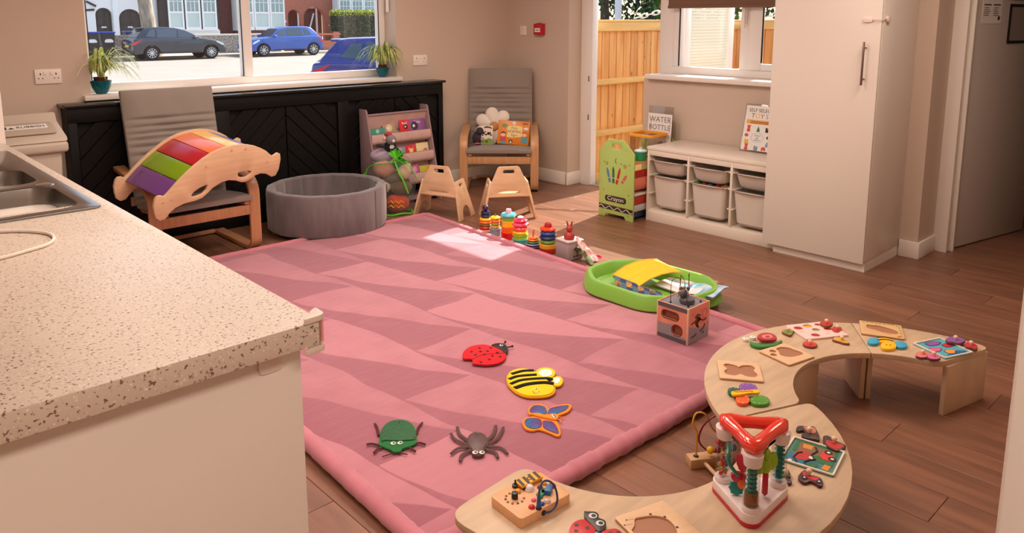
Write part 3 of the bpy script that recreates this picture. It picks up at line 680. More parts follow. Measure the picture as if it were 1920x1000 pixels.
def soft(lab, dx, dy, z_, rx, ry, rz_, c, deco=None, kind='soft_toy'):
    M_ = T(BA[0], BA[1], 0, rz=-43) @ Vector((dx, dy, z_))
    t = thing(kind, lab, 'soft toy', M_, -43, 'soft toys in the net bag')
    g = G().ell(0, 0, 0, rx, ry, rz_, 18, 12)
    for v in g.bm.verts: v.co *= 1 + .05 * math.sin(v.co.x * 60 + z_ * 9) * math.cos(v.co.z * 50)
    g.build('body', mat('plush_%d_%d_%d' % c, c, .95, bump=.2, bs=150, sheen=.3), t)
    g = G()
    if deco == 'zig':
        for s in (0, .035): g.tube([(-.06 + k * .02, -ry * math.sqrt(max(.05, 1 - ((-.06 + k * .02) / rx) ** 2)) * .97, -.02 + s + (.018 if k % 2 else 0)) for k in range(7)], .005, 5)
        g.build('zigzag_trim', YEL, t)
    elif deco == 'ears':
        g.ell(-rx * .6, 0, rz_ * .75, .022, .012, .026).ell(rx * .6, 0, rz_ * .75, .022, .012, .026); g.build('ears', mat('plush_%d_%d_%d' % c, c, .95), t)
    elif deco == 'stripe':
        for k in range(4): g.tube([(-.05 + k * .03, -ry * .9, -.03), (-.06 + k * .035, -ry * .97, .0), (-.045 + k * .03, -ry * .85, .035)], .004, 5)
        g.build('dark_stripes', BRN, t)
soft('orange red soft toy with yellow zigzags at the bottom of the net bag', .04, -.015, .085, .095, .075, .07, (214, 70, 30), 'zig')
soft('dark brown soft toy at the lower left in the net bag', -.085, 0, .10, .07, .065, .075, (70, 54, 48), 'ears')
soft('pale striped soft toy left of centre in the net bag', -.075, -.02, .215, .07, .065, .05, (206, 196, 184), 'stripe')
soft('olive brown soft toy in the middle of the net bag', .07, 0, .21, .085, .07, .06, (110, 92, 64), 'ears')
soft('grey brown soft toy above the middle of the net bag', 0, .02, .285, .10, .07, .05, (120, 110, 100), None)
soft('cream soft toy at the upper right of the net bag', .10, -.02, .335, .055, .05, .06, (222, 200, 160), 'ears')
soft('peach coloured soft ball at the upper left of the net bag', -.06, -.02, .36, .085, .065, .065, (206, 150, 130), None)
soft('green soft toy under the tie of the net bag', .05, -.005, .395, .045, .04, .04, (70, 140, 90), None)
ma = T(BA[0], BA[1], 0, rz=-43)
pk = thing('lilac_cushion', 'lilac soft ball bulging out of the top of the net bag', 'soft toy', ma @ Vector((-.075, .02, .455)), -43)
G().ell(0, 0, 0, .095, .06, .055, 20, 12).build('cover', mat('plush_lilac', (176, 160, 182), .95, bump=.15, bs=150), pk)
mk = thing('plush_monkey', 'grey plush toy with red cap and dark legs on top of the net bag', 'soft toy', ma @ Vector((-.005, 0, .515)), -43)
FUR = mat('plush_grey', (122, 118, 122), .95, bump=.3, bs=200)
G().ell(.012, -.04, .075, .042, .038, .040).ell(.032, -.066, .066, .020, .016, .016).build('head', FUR, mk)
G().ell(-.035, -.04, .085, .018, .012, .018).build('ear', P('ear_pale', (206, 176, 160), .9), mk)
G().ell(-.01, -.03, .115, .030, .026, .018).build('cap', P('cap_red', (170, 40, 50), .9), mk)
G().ell(.038, -.078, .072, .010, .006, .010).build('muzzle_patch', WHT, mk)
G().ell(0, 0, .018, .05, .038, .045).build('body', mat('plush_dark', (40, 40, 48), .95, bump=.2, bs=150), mk)
for pts in ([(.03, -.03, .01), (.06, -.05, .0), (.085, -.05, -.03), (.09, -.06, -.05)], [(-.04, -.03, .02), (-.075, -.045, .03), (-.10, -.05, .03)], [(.02, -.035, .0), (.03, -.07, -.02), (.045, -.08, -.03)]):
    G().tube(smooth(pts, 4, False), .014, 8).build('limb', mat('plush_dark', (40, 40, 48)), mk)
G().plate(circ(0, 0, .018, 16), 0, .004, M=T(.02, -.042, .02, rx=90)).build('round_badge', WHT, mk)

# ------------------------------------------------------------------ two wooden toddler chairs
def toddler(lab, loc, rz):
    t = thing('toddler_chair', lab, 'chair', loc, rz, 'small wooden chairs by the play mat')
    pan = [(0, 0), (.045, .285), (.055, .295), (.17, .305), (.18, .298), (.245, 0), (.19, 0), (.185, .04), (.168, .075), (.14, .098), (.115, .10), (.09, .088), (.07, .06), (.062, 0)]
    hole = rrect(.045, .022, .010, .115, .262)
    for s in (-1, 1):
        sp = math.atan2(.066, .30)
        # panel plane: (d, z) -> y=d, z; tilted so the foot stands outward
        M_ = T(s * .204, 0, 0, ry=-s * math.degrees(sp)) @ Matrix(((0, 0, s, 0), (1, 0, 0, 0), (0, 1, 0, 0), (0, 0, 0, 1)))
        if s < 0: M_ = T(s * .204, 0, 0, ry=math.degrees(sp)) @ Matrix(((0, 0, 1, 0), (1, 0, 0, 0), (0, 1, 0, 0), (0, 0, 0, 1)))
        g = G(M_).plate(pan, -.008, .008, holes=[hole], bev=.002)
        so = g.build('side_panel', BIRCH, t)
        g = G(M_)
        for p in ((.07, .2), (.09, .185), (.15, .2), (.15, .225)): g.cyl(p[0], p[1], -.0092, .0092, .004, n=8)
        g.build('bolts', P('bolt_grey', (130, 110, 96), .4), so, kind='stuff')
    G(T(0, .022, 0, rx=84)).plate([(-.160, .175), (-.150, .235), (-.140, .275), (-.128, .30), (-.085, .395), (-.07, .405), (.07, .405), (.085, .395), (.128, .30), (.140, .275), (.150, .235), (.160, .175)], -.006, .008,
        holes=[rrect(.088, .028, .013, 0, .365), [(.09 * math.cos(a) , .205 + (.012 if math.sin(a) > 0 else .004) * math.sin(a)) for a in [2 * math.pi * i / 20 for i in range(20)]]], bev=.002).build('backrest', BIRCH, t)
    G().bx(-.162, .03, .172, .162, .215, .186, bev=.003).build('seat', BIRCH, t)
toddler('small birch chair with cut-out handle in front of the toy bag, in shade', (3.473, 4.562, 0), -68.7)
toddler('small birch chair with cut-out handle nearer the garden door, at the edge of the sunlight', (3.859, 4.145, 0), -32.4)

# ------------------------------------------------------------------ things on the corner armchair
CMX = T(4.43, 4.90, 0, rz=-44)
fc = thing('flower_cushion', 'white daisy shaped cushion with tan centre propped on the corner armchair', 'cushion', CMX @ Vector((-.055, .362, .535)), rot=(R(-14), 0, R(-44)))
PET = mat('white_plush', (236, 228, 218), .95, bump=.12, bs=120)
for k in range(7):
    a = R(100 + k * 360 / 7); dx, dz_ = math.cos(a), math.sin(a)
    g = G().ell(0, 0, .098, .062, .042, .085, 16, 12)
    for v in g.bm.verts:
        kx = .55 + .45 * max(0, min(1, v.co.z / .15)); v.co.x *= kx * 1.12
    g.build('petal', PET, fc, rot=(0, 90 - math.degrees(a), 0))
G().ell(0, -.035, 0, .042, .026, .042).build('centre', mat('tan_plush', (196, 144, 92), .95), fc)
ab = thing('animal_board_book', 'large orange board book about animal signs leaning on the corner armchair', 'book', CMX @ Vector((.115, .215, .392)), rot=(R(-14), R(4), R(-46)))
G().bx(-.142, -.006, 0, .142, .010, .215, bev=.003).build('cover', P('book_orange', (226, 130, 20), .35), ab)
g = G(); M_ = T(0, -.0064, 0, rx=90)
mats = [P('book_cream', (240, 214, 140)), P('book_ink', (110, 70, 30)), P('child_red', (200, 40, 40)), P('child_skin', (240, 190, 150)), P('child_hair', (60, 36, 26)), P('child_teal', (70, 150, 170)), P('book_green', (120, 150, 60)), PAPER]
g.plate(smooth([(-.05, .065), (-.055, .10), (-.05, .165), (.07, .168), (.075, .12), (.07, .075)], 3), 0, .0006, M=M_)
g.mi = 1
g.text('First', .030, M_ @ T(.005, .15, .0007)); g.text('ANIMAL', .036, M_ @ T(.008, .118, .0007)); g.text('Signs', .030, M_ @ T(.008, .086, .0007))
g.plate(rrect(.05, .012, .005, .10, .195), 0, .0006, M=M_)
g.mi = 2; g.plate([(-.115, .025), (-.118, .07), (-.07, .07), (-.06, .03)], 0, .0007, M=M_)
g.mi = 3; g.plate(circ(-.092, .088, .021, 18), 0, .0008, M=M_); g.plate(circ(.10, .095, .019, 18), 0, .0008, M=M_)
g.mi = 4; g.plate([(-.118, .088), (-.112, .106), (-.092, .115), (-.07, .106), (-.066, .088), (-.078, .098), (-.105, .098)], .0008, .0012, M=M_); g.plate(circ(-.02, .028, .018, 16), 0, .0006, M=M_)
g.mi = 5; g.plate([(.07, .02), (.075, .072), (.125, .075), (.13, .02)], 0, .0007, M=M_)
g.mi = 2; g.plate([(.078, .10), (.085, .118), (.105, .122), (.122, .11), (.12, .1), (.1, .11)], .0008, .0012, M=M_)
g.mi = 6; g.plate(circ(-.085, .168, .028, 14, ry=.018), 0, .0006, M=M_)
g.mi = 7; g.plate(circ(0, .196, .016, 16), 0, .0008, M=M_); g.plate(circ(.11, .15, .022, 14, ry=.012), 0, .0006, M=M_); g.plate(circ(-.02, .022, .009, 12), .0006, .001, M=M_)
g.mi = 5; g.plate([(-.115, .004), (-.115, .025), (-.065, .03), (-.065, .004)], 0, .0006, M=M_)
g.build('cover_print', mats, ab)
cw = thing('cow_cloth_book', 'small black and white cow patterned cloth book beside the flower cushion', 'cloth book', CMX @ Vector((-.118, .205, .392)), rot=(R(-12), R(2), R(-44)))
G().bx(-.052, -.010, 0, .052, .010, .175, bev=.006).build('pages', mat('cloth_white', (236, 220, 206), .9), cw)
g = G(); mats = [P('cow_black', (24, 22, 22), .9), P('grass_green', (120, 160, 70), .9), P('cow_olive', (90, 96, 50), .9)]
for (cx, cz, r_) in ((-.032, .105, .014), (-.008, .092, .010), (.014, .102, .016), (.036, .09, .009), (-.015, .118, .007), (.03, .112, .006), (-.038, .085, .008)): g.plate(smooth([(cx + r_ * (1 + .35 * math.sin(3 * a + cx * 90)) * math.cos(a), cz + r_ * .8 * math.sin(a)) for a in [k * math.pi / 4 for k in range(8)]], 2), 0, .001, M=T(0, -.0102, 0, rx=90))
g.mi = 1; g.plate([(-.048, .004), (.048, .004), (.05, .05), (.02, .062), (-.02, .045), (-.05, .058)], 0, .001, M=T(0, -.0102, 0, rx=90))
g.mi = 2; g.plate(smooth([(-.03, .15), (-.01, .168), (.03, .162), (.045, .145), (.01, .152)], 3), 0, .001, M=T(0, -.0102, 0, rx=90)); g.plate(circ(0, .03, .012, 12), .001, .0016, M=T(0, -.0102, 0, rx=90))
g.build('cow_print', mats, cw)
dk = thing('dark_plush', 'dark grey plush toy slumped left of the cow cloth book', 'soft toy', CMX @ Vector((-.20, .25, .385)), -44)
g = G().ell(0, 0, .062, .05, .05, .065).ell(.02, -.03, .13, .036, .034, .034)
g.build('body', mat('plush_charcoal', (62, 56, 58), .95, bump=.4, bs=120), dk)
G().ell(.045, -.055, .06, .018, .014, .02).build('paw', mat('plush_pale', (170, 160, 156), .95), dk)
G().ell(.0, -.052, .02, .03, .012, .008).build('pink_ribbon', P('ribbon_pink', (226, 80, 120), .8), dk)

# ------------------------------------------------------------------ crayon shelf by the garden door
CG = P('crayon_green', (172, 200, 110), .45)
cs = thing('crayon_shelf', 'pale green children shelf with crayon decorated end panel beside the garden door', 'shelf', (4.475, 3.80, 0))
UM = Matrix(((0, 0, -1, 0), (-1, 0, 0, 0), (0, 1, 0, 0), (0, 0, 0, 1)))
pan = [(0, 0), (0, .52), (.085, .608), (.235, .608), (.335, .512), (.335, 0), (.265, 0), (.25, .028), (.075, .028), (.06, 0)]
for nm, x in (('end_panel', .012), ('end_panel', .565)):
    G(T(x, 0, 0) @ UM).plate(pan, -.006, .006, holes=[rrect(.085, .034, .012, .165, .555)], bev=.002).build(nm, CG, cs)
g = G(T(.006, 0, 0) @ UM)
mats = [P('crayon_dark', (52, 40, 30)), PAPER, P('crayon_blue', (90, 120, 170)), P('crayon_leaf', (40, 110, 60)), P('crayon_red', (190, 40, 36)), P('crayon_pink', (200, 100, 90)), P('crayon_moon', (120, 140, 60))]
g.plate([(.003, .062), (.332, .055), (.332, .092), (.003, .098)], 0, .001)
g.plate(rrect(.205, .048, .02, .165, .148), 0, .001)
g.mi = 1; g.text('Crayon', .046, T(.165, .15, .0012), sx=1.15)
g.tube([(.005 + i * .325 / 40, .077 + .011 * math.sin(i * .62) - i * .00012, .001) for i in range(41)], .0026, 5)
def cray(x, z0, h, a, mi):
    g.mi = mi; M_ = T(x, z0, 0, rz=a)
    g.plate([(-.011, 0), (-.011, h * .8), (-.004, h), (.004, h), (.011, h * .8), (.011, 0)], 0, .001, M=M_)
    g.mi = 1; g.plate([(-.011, h * .3), (-.011, h * .33), (.011, h * .33), (.011, h * .3)], .001, .0014, M=M_)
cray(.108, .275, .115, 16, 2); cray(.142, .272, .125, 2, 3); cray(.172, .268, .13, -14, 4); cray(.222, .282, .08, -34, 5)
g.mi = 6
def star(cx, cz, r_, hole=True):
    o = [(cx + (r_ if i % 2 == 0 else r_ * .45) * math.sin(i * math.pi / 5), cz + (r_ if i % 2 == 0 else r_ * .45) * math.cos(i * math.pi / 5)) for i in range(10)]
    g.plate(o, 0, .001, holes=[[(cx + (q[0] - cx) * .6, cz + (q[1] - cz) * .6) for q in o]] if hole else [])
star(.075, .42, .018); g.mi = 4; star(.25, .415, .02); g.mi = 6
g.plate([(.178, .47), (.158, .465), (.150, .448), (.156, .430), (.174, .424), (.163, .437), (.161, .452), (.166, .463)], 0, .001)
for p in ((.05, .43), (.215, .43), (.29, .43), (.05, .21), (.29, .20), (.04, .06), (.29, .04)): g.plate(circ(p[0], p[1], .0055, 10), 0, .0014)
g.build('crayon_print', mats, cs)
SH = T(0, 0, 0)
G().bx(.018, -.33, .435, .555, -.02, .45, bev=.002).build('shelf_board', mat('pine_shelf', (214, 150, 90), .5), cs)
G().bx(.018, -.332, .335, .555, -.318, .385, bev=.002).build('front_rail', P('rail_red', (170, 40, 30)), cs)
G().band(smooth([(-.325, .34), (-.335, .28), (-.31, .235), (-.2, .225), (-.05, .30)], 4, False), .003, .02, .553, nx=4).build('fabric_sling', mat('salmon_cloth', (226, 130, 104), .9), cs)
G().bx(.018, -.33, .195, .555, -.02, .208, bev=.002).build('shelf_board', P('shelf_white', (226, 220, 210)), cs)
G().bx(.018, -.332, .13, .555, -.318, .185, bev=.002).build('front_rail', P('rail_red', (170, 40, 30)), cs)
G().bx(.018, -.33, .075, .555, -.02, .125, bev=.002).build('shelf_board', P('shelf_grey', (190, 188, 184)), cs)
G().bx(.018, -.30, .02, .555, -.03, .073, bev=.002).build('base_box', P('base_blue', (60, 84, 110)), cs)
mg = thing('green_mug', 'green enamel mug with white lid on the crayon shelf', 'mug', (4.62, 3.515, .450))
G().lathe([(.034, 0), (.042, .004), (.046, .07), (.044, .07), (.040, .006)], 24).build('cup', P('enamel_green', (40, 140, 90), .25), mg)
G().lathe([(.049, .07), (.049, .078), (.03, .086), (.012, .088), (.012, .1), (.001, .1)], 24).build('lid', P('lid_pale', (200, 222, 232), .2), mg)
G().tube(smooth([(.044, -.01, .06), (.066, -.02, .058), (.07, -.022, .035), (.045, -.012, .018)], 4, False), .005, 8).build('handle', P('enamel_green', (40, 140, 90)), mg)
pj = thing('pink_jar', 'pinkish lidded jar behind the green mug on the crayon shelf', 'jar', (4.80, 3.475, .450))
G().lathe([(.028, 0), (.033, .004), (.034, .075), (.028, .078), (.001, .078)], 20).build('jar_body', P('jar_pink', (196, 120, 134), .4), pj)
G().cyl(0, 0, .078, .095, .034, n=20, bev=.003).build('lid', P('jar_lid', (226, 216, 220), .4), pj)
cbx = thing('clear_tub', 'clear plastic tub with orange rim on the crayon shelf', 'tub', (4.845, 3.62, .450))
CLR = glass('clear_plastic', (240, 236, 232), .10, .05)
g = G().plate(rrect(.22, .22, .03), 0, .003).plate(rrect(.22, .22, .03), .003, .165, holes=[rrect(.214, .214, .028)]); g.build('tub_wall', CLR, cbx)
G().plate(rrect(.236, .236, .035), .155, .178, holes=[rrect(.212, .212, .028)], bev=.003).build('rim', P('rim_orange', (240, 160, 40), .3), cbx)
G().bx(-.02, -.1095, .05, .04, -.1085, .12).build('barcode_label', P('label_grey', (150, 140, 140)), cbx)
def acrylic(name, lab, cat, loc, w, h, lean):
    t = thing(name, lab, cat, loc, rot=(0, R(lean), R(0)))
    G().bx(-.002, -w / 2, 0, .002, w / 2, h, bev=.0006).bx(.002, -w / 2, 0, .05, w / 2, .003).build('acrylic_holder', glass('clear_acrylic', (238, 236, 234), .12, .02), t)
    return t
sg = acrylic('water_bottle_sign', 'clear stand with paper reading water bottle behind the orange rimmed tub', 'sign', (4.985, 3.615, .450), .235, .375, 3)
G().bx(-.0045, -.11, .02, -.0025, .118, .315).build('paper_sheet', PAPER, sg)
g = G(T(-.0047, 0, 0) @ UM)
g.text('WATER', .062, T(-.002, .268, 0), h=.0004); g.text('BOTTLE', .058, T(-.004, .205, 0), h=.0004)
for k in range(2): g.tube([(-.09 + k * .18, .17, 0), (-.095 + k * .19, .21, 0), (-.088 + k * .176, .25, 0), (-.07 + k * .15, .27, 0)], .0015, 5)
g.build('print', P('sign_grey', (120, 110, 110)), sg)

# ------------------------------------------------------------------ white toy storage with six bins
TW = mat('storage_white', (228, 218, 204), .35)
BIN_ = P('bin_white', (214, 206, 196), .35)
st = thing('toy_storage_unit', 'low white storage frame with three columns of pull-out bins under the side window', 'storage unit', (4.62, 3.45, 0))
x1 = .44
G().bx(-.004, -1.045, .543, x1, .004, .567, bev=.002).build('top_board', TW, st)
for y_ in (0, -.352, -.70, -1.04):
    G().bx(0, y_ - .018, 0 if y_ in (0, -1.04) else .09, x1, y_, .543, bev=.001).build('upright', TW, st)
G().bx(.012, -1.04, .072, x1, -.018, .09).build('bottom_board', TW, st)
G().bx(.004, -1.04, 0, .02, -.018, .075, bev=.001).build('plinth', TW, st)
G().bx(x1 - .01, -1.04, .09, x1, -.018, .543).build('back_board', TW, st)
for k in range(3):
    y_ = (-.018, -.370, -.718)[k]; yb = (-.352, -.70, -1.04)[k]
    G().bx(0, yb + .001, .503, .016, y_ - .001, .543, bev=.001).build('top_rail', TW, st)
    for zz in (.205, .345, .462):
        G().bx(.0, y_ - .014, zz, .42, y_, zz + .01, bev=.001).build('runner', TW, st); G().bx(.0, yb, zz, .42, yb + .014, zz + .01, bev=.001).build('runner', TW, st)
def storage_bin(lab, k, ztop, h, out):
    yc = ((-.018 - .352) / 2, (-.37 - .70) / 2, (-.718 - 1.04) / 2)[k]
    t = thing('storage_bin', lab, 'storage bin', (4.62 - out, 3.45 + yc, ztop), 0, 'pull-out bins of the white storage unit')
    w = .148; d = .40; ti = .018
    def loop(z_, ins, rr): return [(p[0] + d / 2, p[1], z_) for p in rrect(d - 2 * ins, 2 * w - 2 * ins - .022, rr, n=4)]
    vs = []; fs = []; rings = [(0, -.012, .03), (-.002, -.012, .03), (-.006, 0, .03), (-h + .02, ti, .035), (-h, ti + .02, .03), (-h + .004, ti + .022, .03), (-h + .022, ti + .004, .033), (-.004, .004, .028), (0, -.002, .028)]
    for z_, ins, rr in rings: vs += loop(z_, ins, rr)
    n = 20
    for r_ in range(len(rings)):
        r2 = (r_ + 1) % len(rings)
        if r_ == 4: continue
        for j in range(n): fs.append((r_ * n + j, r_ * n + (j + 1) % n, r2 * n + (j + 1) % n, r2 * n + j))
    fs.append(list(range(4 * n, 5 * n))); fs.append(list(range(5 * n, 6 * n))[::-1])
    G().poly(vs, fs).build('tub', BIN_, t)
    G().plate(smooth([(-.022, -.05), (-.022, .05), (-.008, .13), (.004, .138), (.004, -.138), (-.008, -.13)], 3), -.004, .0, bev=.0015).build('front_lip', BIN_, t)
for k, side in enumerate(('left', 'middle', 'right')):
    storage_bin('shallow white bin at the top of the %s storage column' % side, k, .474, .105, (.012, .02, .012)[k])
    storage_bin('deep white bin at the bottom of the %s storage column' % side, k, .357, .245, (.0, .022, .03)[k])
q = random.Random(4)
for i, (c, nm) in enumerate((((60, 120, 50), 'green'), ((200, 90, 40), 'orange'), ((70, 70, 90), 'dark blue'), ((190, 50, 50), 'red'), ((150, 110, 60), 'brown'))):
    g = G().bx(-.03, -.02, 0, .03, .02, .10, bev=.006); g.cyl(0, 0, .10, .108, .012, n=12)
    tag(g.build('toy_brick', P('brick_' + nm.replace(' ', '_'), c, .4), None, (4.67 + .02 * (i % 2), 3.03 - i * .055, .258), (0, 0, q.uniform(-25, 25))), nm + ' toy brick showing over the edge of the deep middle storage bin', 'toy brick')
sg = acrylic('self_select_sign', 'sign reading self select toys leaning on the wall on top of the white storage', 'sign', (4.945, 2.755, .568), .25, .345, 12)
G().bx(-.0045, -.115, .012, -.0025, .115, .332).build('paper_sheet', PAPER, sg)
g = G(T(-.0047, 0, 0) @ UM)
mats = [INK, P('sign_green', (60, 110, 90)), P('sign_yellow', (226, 180, 60)), P('sign_red', (206, 80, 60)), P('sign_orange', (236, 166, 80)), P('sign_blue', (120, 150, 170))]
g.text('SELF SELECT', .036, T(0, .298, 0), h=.0004, sx=.95)
for i, ch in enumerate('TOYS'): g.mi = (1, 2, 3, 5)[i]; g.text(ch, .048, T(-.056 + i * .036, .258, 0), h=.0004)
g.mi = 4; g.plate(rrect(.20, .03, .006, 0, .216), 0, .0006)
g.mi = 0
for k in range(2): g.bx(-.07, .207 + k * .010, .0006, .07, .211 + k * .010, .001)
def ic(x, z_, mi, f): g.mi = mi; f(x, z_)
bear = lambda x, z_: (g.plate(circ(x, z_ + .012, .012, 14), 0, .0006), g.plate(circ(x - .009, z_ + .023, .005, 8), 0, .0006), g.plate(circ(x + .009, z_ + .023, .005, 8), 0, .0006), g.plate(circ(x, z_ - .010, .014, 14), 0, .0006))
cone = lambda x, z_: (g.plate([(x - .013, z_ - .02), (x + .013, z_ - .02), (x + .008, z_), (x, z_ + .02), (x - .008, z_)], 0, .0006))
blk = lambda x, z_: (g.plate(rrect(.03, .022, .004, x, z_ - .006), 0, .0006), g.plate(circ(x - .008, z_ + .01, .008, 12), 0, .0006), g.plate(circ(x + .009, z_ + .008, .007, 12), 0, .0006))
car_ = lambda x, z_: (g.plate([(x - .018, z_ - .008), (x + .018, z_ - .008), (x + .016, z_ + .003), (x + .008, z_ + .012), (x - .008, z_ + .012), (x - .017, z_ + .003)], 0, .0006), g.plate(circ(x - .01, z_ - .01, .006, 10), 0, .0007), g.plate(circ(x + .01, z_ - .01, .006, 10), 0, .0007))
ball = lambda x, z_: g.plate(circ(x, z_, .015, 18, ry=.012), 0, .0006)
ic(-.075, .165, 3, bear); ic(0, .168, 1, cone); ic(.07, .165, 0, blk); ic(-.085, .118, 3, ball); ic(.085, .112, 0, ball); ic(-.08, .072, 2, blk); ic(.082, .066, 5, cone); ic(-.075, .032, 3, bear); ic(0, .03, 5, blk); ic(.06, .032, 3, car_)
g.mi = 5; g.plate(circ(0, .105, .048, 28, ry=.034), 0, .0004, holes=[circ(0, .105, .0462, 28, ry=.0322)])
g.mi = 0; g.text('Choose', .015, T(0, .12, 0), h=.0003); g.text('play', .015, T(0, .104, 0), h=.0003); g.text('explore', .015, T(0, .088, 0), h=.0003)
g.build('print', mats, sg)

# ------------------------------------------------------------------ tall white cabinet
ca = thing('tall_cabinet', 'tall white laminate cabinet with bar handle right of the low storage', 'cabinet', (4.55, 2.12, 0))
G().bx(.021, -.328, .068, .536, .268, 2.25, bev=.001).build('carcass', LAMINATE, ca)
dr = G().bx(0, -.325, .054, .018, .331, 2.24, bev=.002).build('door', LAMINATE, ca)
G().bx(.028, -.325, 0, .54, -.31, .068).build('side_plinth', LAMINATE, ca); G().bx(.028, -.31, 0, .044, .265, .068).build('front_plinth', LAMINATE, ca)
G().cyl(-.035, -.25, 1.125, 1.375, .0065, n=14, bev=.001).tube([(-.035, -.25, 1.16), (.001, -.25, 1.16)], .005, 10).tube([(-.035, -.25, 1.34), (.001, -.25, 1.34)], .005, 10).build('bar_handle', mat('handle_steel', (140, 120, 110), .35, metal=.9), dr)
lk = thing('child_lock', 'white plastic child lock strap across the cabinet edge', 'child lock', (4.55, 1.82, 1.50))
PL = P('lock_white', (232, 216, 210), .3)
G(T(-.001, .05, .0) @ UM).plate(rrect(.055, .030, .013), 0, .008, bev=.003).build('front_pad', PL, lk)
G().tube(smooth([(-.007, .02, 0), (-.012, -.015, 0), (-.008, -.032, .001), (.010, -.036, .003), (.05, -.0345, .004)], 5, False), .004, 6, sq=.5).build('strap', PL, lk)
G(T(.065, -.029, .004, rx=90)).plate(rrect(.042, .034, .013), 0, .014, bev=.004).build('side_pad', PL, lk)

# ------------------------------------------------------------------ pink velvet play mat
def velvet():
    m = mat('pink_velvet', (214, 150, 168), .85, sheen=.35); t = m.node_tree; b = t.nodes['Principled BSDF']; L = t.links.new
    tc = t.nodes.new('ShaderNodeTexCoord'); ns = t.nodes.new('ShaderNodeTexNoise'); ns.inputs['Scale'].default_value = 1.6; ns.inputs['Detail'].default_value = 2
    L(tc.outputs['Object'], ns.inputs['Vector'])
    ad = t.nodes.new('ShaderNodeVectorMath'); ad.operation = 'MULTIPLY_ADD'; ad.inputs[1].default_value = (.14, .14, 0)
    L(ns.outputs['Color'], ad.inputs[0]); L(tc.outputs['Object'], ad.inputs[2])
    sp = t.nodes.new('ShaderNodeSeparateXYZ'); L(ad.outputs[0], sp.inputs[0])
    def M(op, a, bb=None, c=None):
        n = t.nodes.new('ShaderNodeMath'); n.operation = op
        for i, v in enumerate((a, bb, c)):
            if v is None: continue
            if isinstance(v, (int, float)): n.inputs[i].default_value = v
            else: L(v, n.inputs[i])
        return n.outputs[0]
    # brush marks of the pile, their sheen painted into the colour as wedges: rows along x, in every cell a triangle
    vrow = M('DIVIDE', M('ADD', sp.outputs[0], M('MULTIPLY', sp.outputs[1], .12)), .36)
    row = M('FLOOR', vrow); fv = M('FRACT', vrow)
    u = M('ADD', M('DIVIDE', sp.outputs[1], -.92), M('MULTIPLY', row, .37)); fu = M('FRACT', u); cu = M('FLOOR', u)
    rn = t.nodes.new('ShaderNodeTexWhiteNoise'); rn.noise_dimensions = '2D'; cb = t.nodes.new('ShaderNodeCombineXYZ'); L(row, cb.inputs[0]); L(cu, cb.inputs[1]); L(cb.outputs[0], rn.inputs['Vector'])
    tri = M('SUBTRACT', fv, M('ADD', M('MULTIPLY', M('POWER', fu, M('ADD', M('MULTIPLY', rn.outputs['Value'], 1.6), .5)), .95), .02))
    e1 = t.nodes.new('ShaderNodeMapRange'); e1.inputs[1].default_value = -.012; e1.inputs[2].default_value = .012; L(tri, e1.inputs[0])
    amt = M('ADD', M('MULTIPLY', e1.outputs[0], M('ADD', M('MULTIPLY', rn.outputs['Value'], .5), .45)), M('MULTIPLY', rn.outputs['Value'], .15))
    n2 = t.nodes.new('ShaderNodeTexNoise'); n2.inputs['Scale'].default_value = 7; n2.inputs['Detail'].default_value = 6; L(tc.outputs['Object'], n2.inputs['Vector'])
    amt = M('ADD', amt, M('MULTIPLY', M('SUBTRACT', n2.outputs['Fac'], .5), .9))
    rp = t.nodes.new('ShaderNodeValToRGB'); rp.color_ramp.elements[0].color = lin((154, 88, 104)); rp.color_ramp.elements[1].color = lin((186, 120, 134)); rp.color_ramp.elements[0].position = .1; rp.color_ramp.elements[1].position = .95
    L(amt, rp.inputs[0]); L(rp.outputs[0], b.inputs['Base Color'])
    mp = t.nodes.new('ShaderNodeMapping'); mp.inputs['Scale'].default_value = (2.2, 14, 1); mp.inputs['Rotation'].default_value = (0, 0, R(-12)); L(tc.outputs['Object'], mp.inputs[0])
    n3 = t.nodes.new('ShaderNodeTexNoise'); n3.inputs['Scale'].default_value = 2; n3.inputs['Detail'].default_value = 4; L(mp.outputs[0], n3.inputs['Vector'])
    bp = t.nodes.new('ShaderNodeBump'); bp.inputs['Strength'].default_value = .18; bp.inputs['Distance'].default_value = .02; L(n3.outputs['Fac'], bp.inputs['Height']); L(bp.outputs[0], b.inputs['Normal'])
    return m
VELV = velvet(); VELE = mat('pink_velvet_edge', (194, 116, 132), .85, var=.14, vs=8, bump=.35, bs=7, st=(1, 1, 1), sheen=.35)
mt = thing('play_mat', 'large padded pink velvet play mat with rolled edges on the wood floor', 'play mat', (2.3, 3.1, 0))
NL, NR, FR_, FL_ = (1.155, 1.575), (3.255, 1.52), (3.445, 4.645), (1.30, 4.665)
O2 = T(-2.3, -3.1, 0)
def bil(u, v):
    return ((NL[0] * (1 - u) + NR[0] * u) * (1 - v) + (FL_[0] * (1 - u) + FR_[0] * u) * v, (NL[1] * (1 - u) + NR[1] * u) * (1 - v) + (FL_[1] * (1 - u) + FR_[1] * u) * v)
q = random.Random(2); wr = [(q.uniform(0, 6.28), q.uniform(6, 22), q.uniform(-.35, .35), q.uniform(.2, 1)) for _ in range(8)]
def padf(u, v):
    x, y = bil(u, v); e = min(u * 20, (1 - u) * 20, v * 28, (1 - v) * 28, 1)
    zz = .031 + .0025 * math.sin(x * 5 + y * 3) * e
    for (p, f, a, k) in wr: zz += .00045 * k * math.sin(p + f * (y + a * x)) * e
    return (x, y, zz - .010 * (1 - e))
g = G(O2); g.sheet(padf, 60, 84)
g.plate([bil(0, 0), bil(1, 0), bil(1, 1), bil(0, 1)], .001, .020)
g.build('pad', VELV, mt, sharp=60)
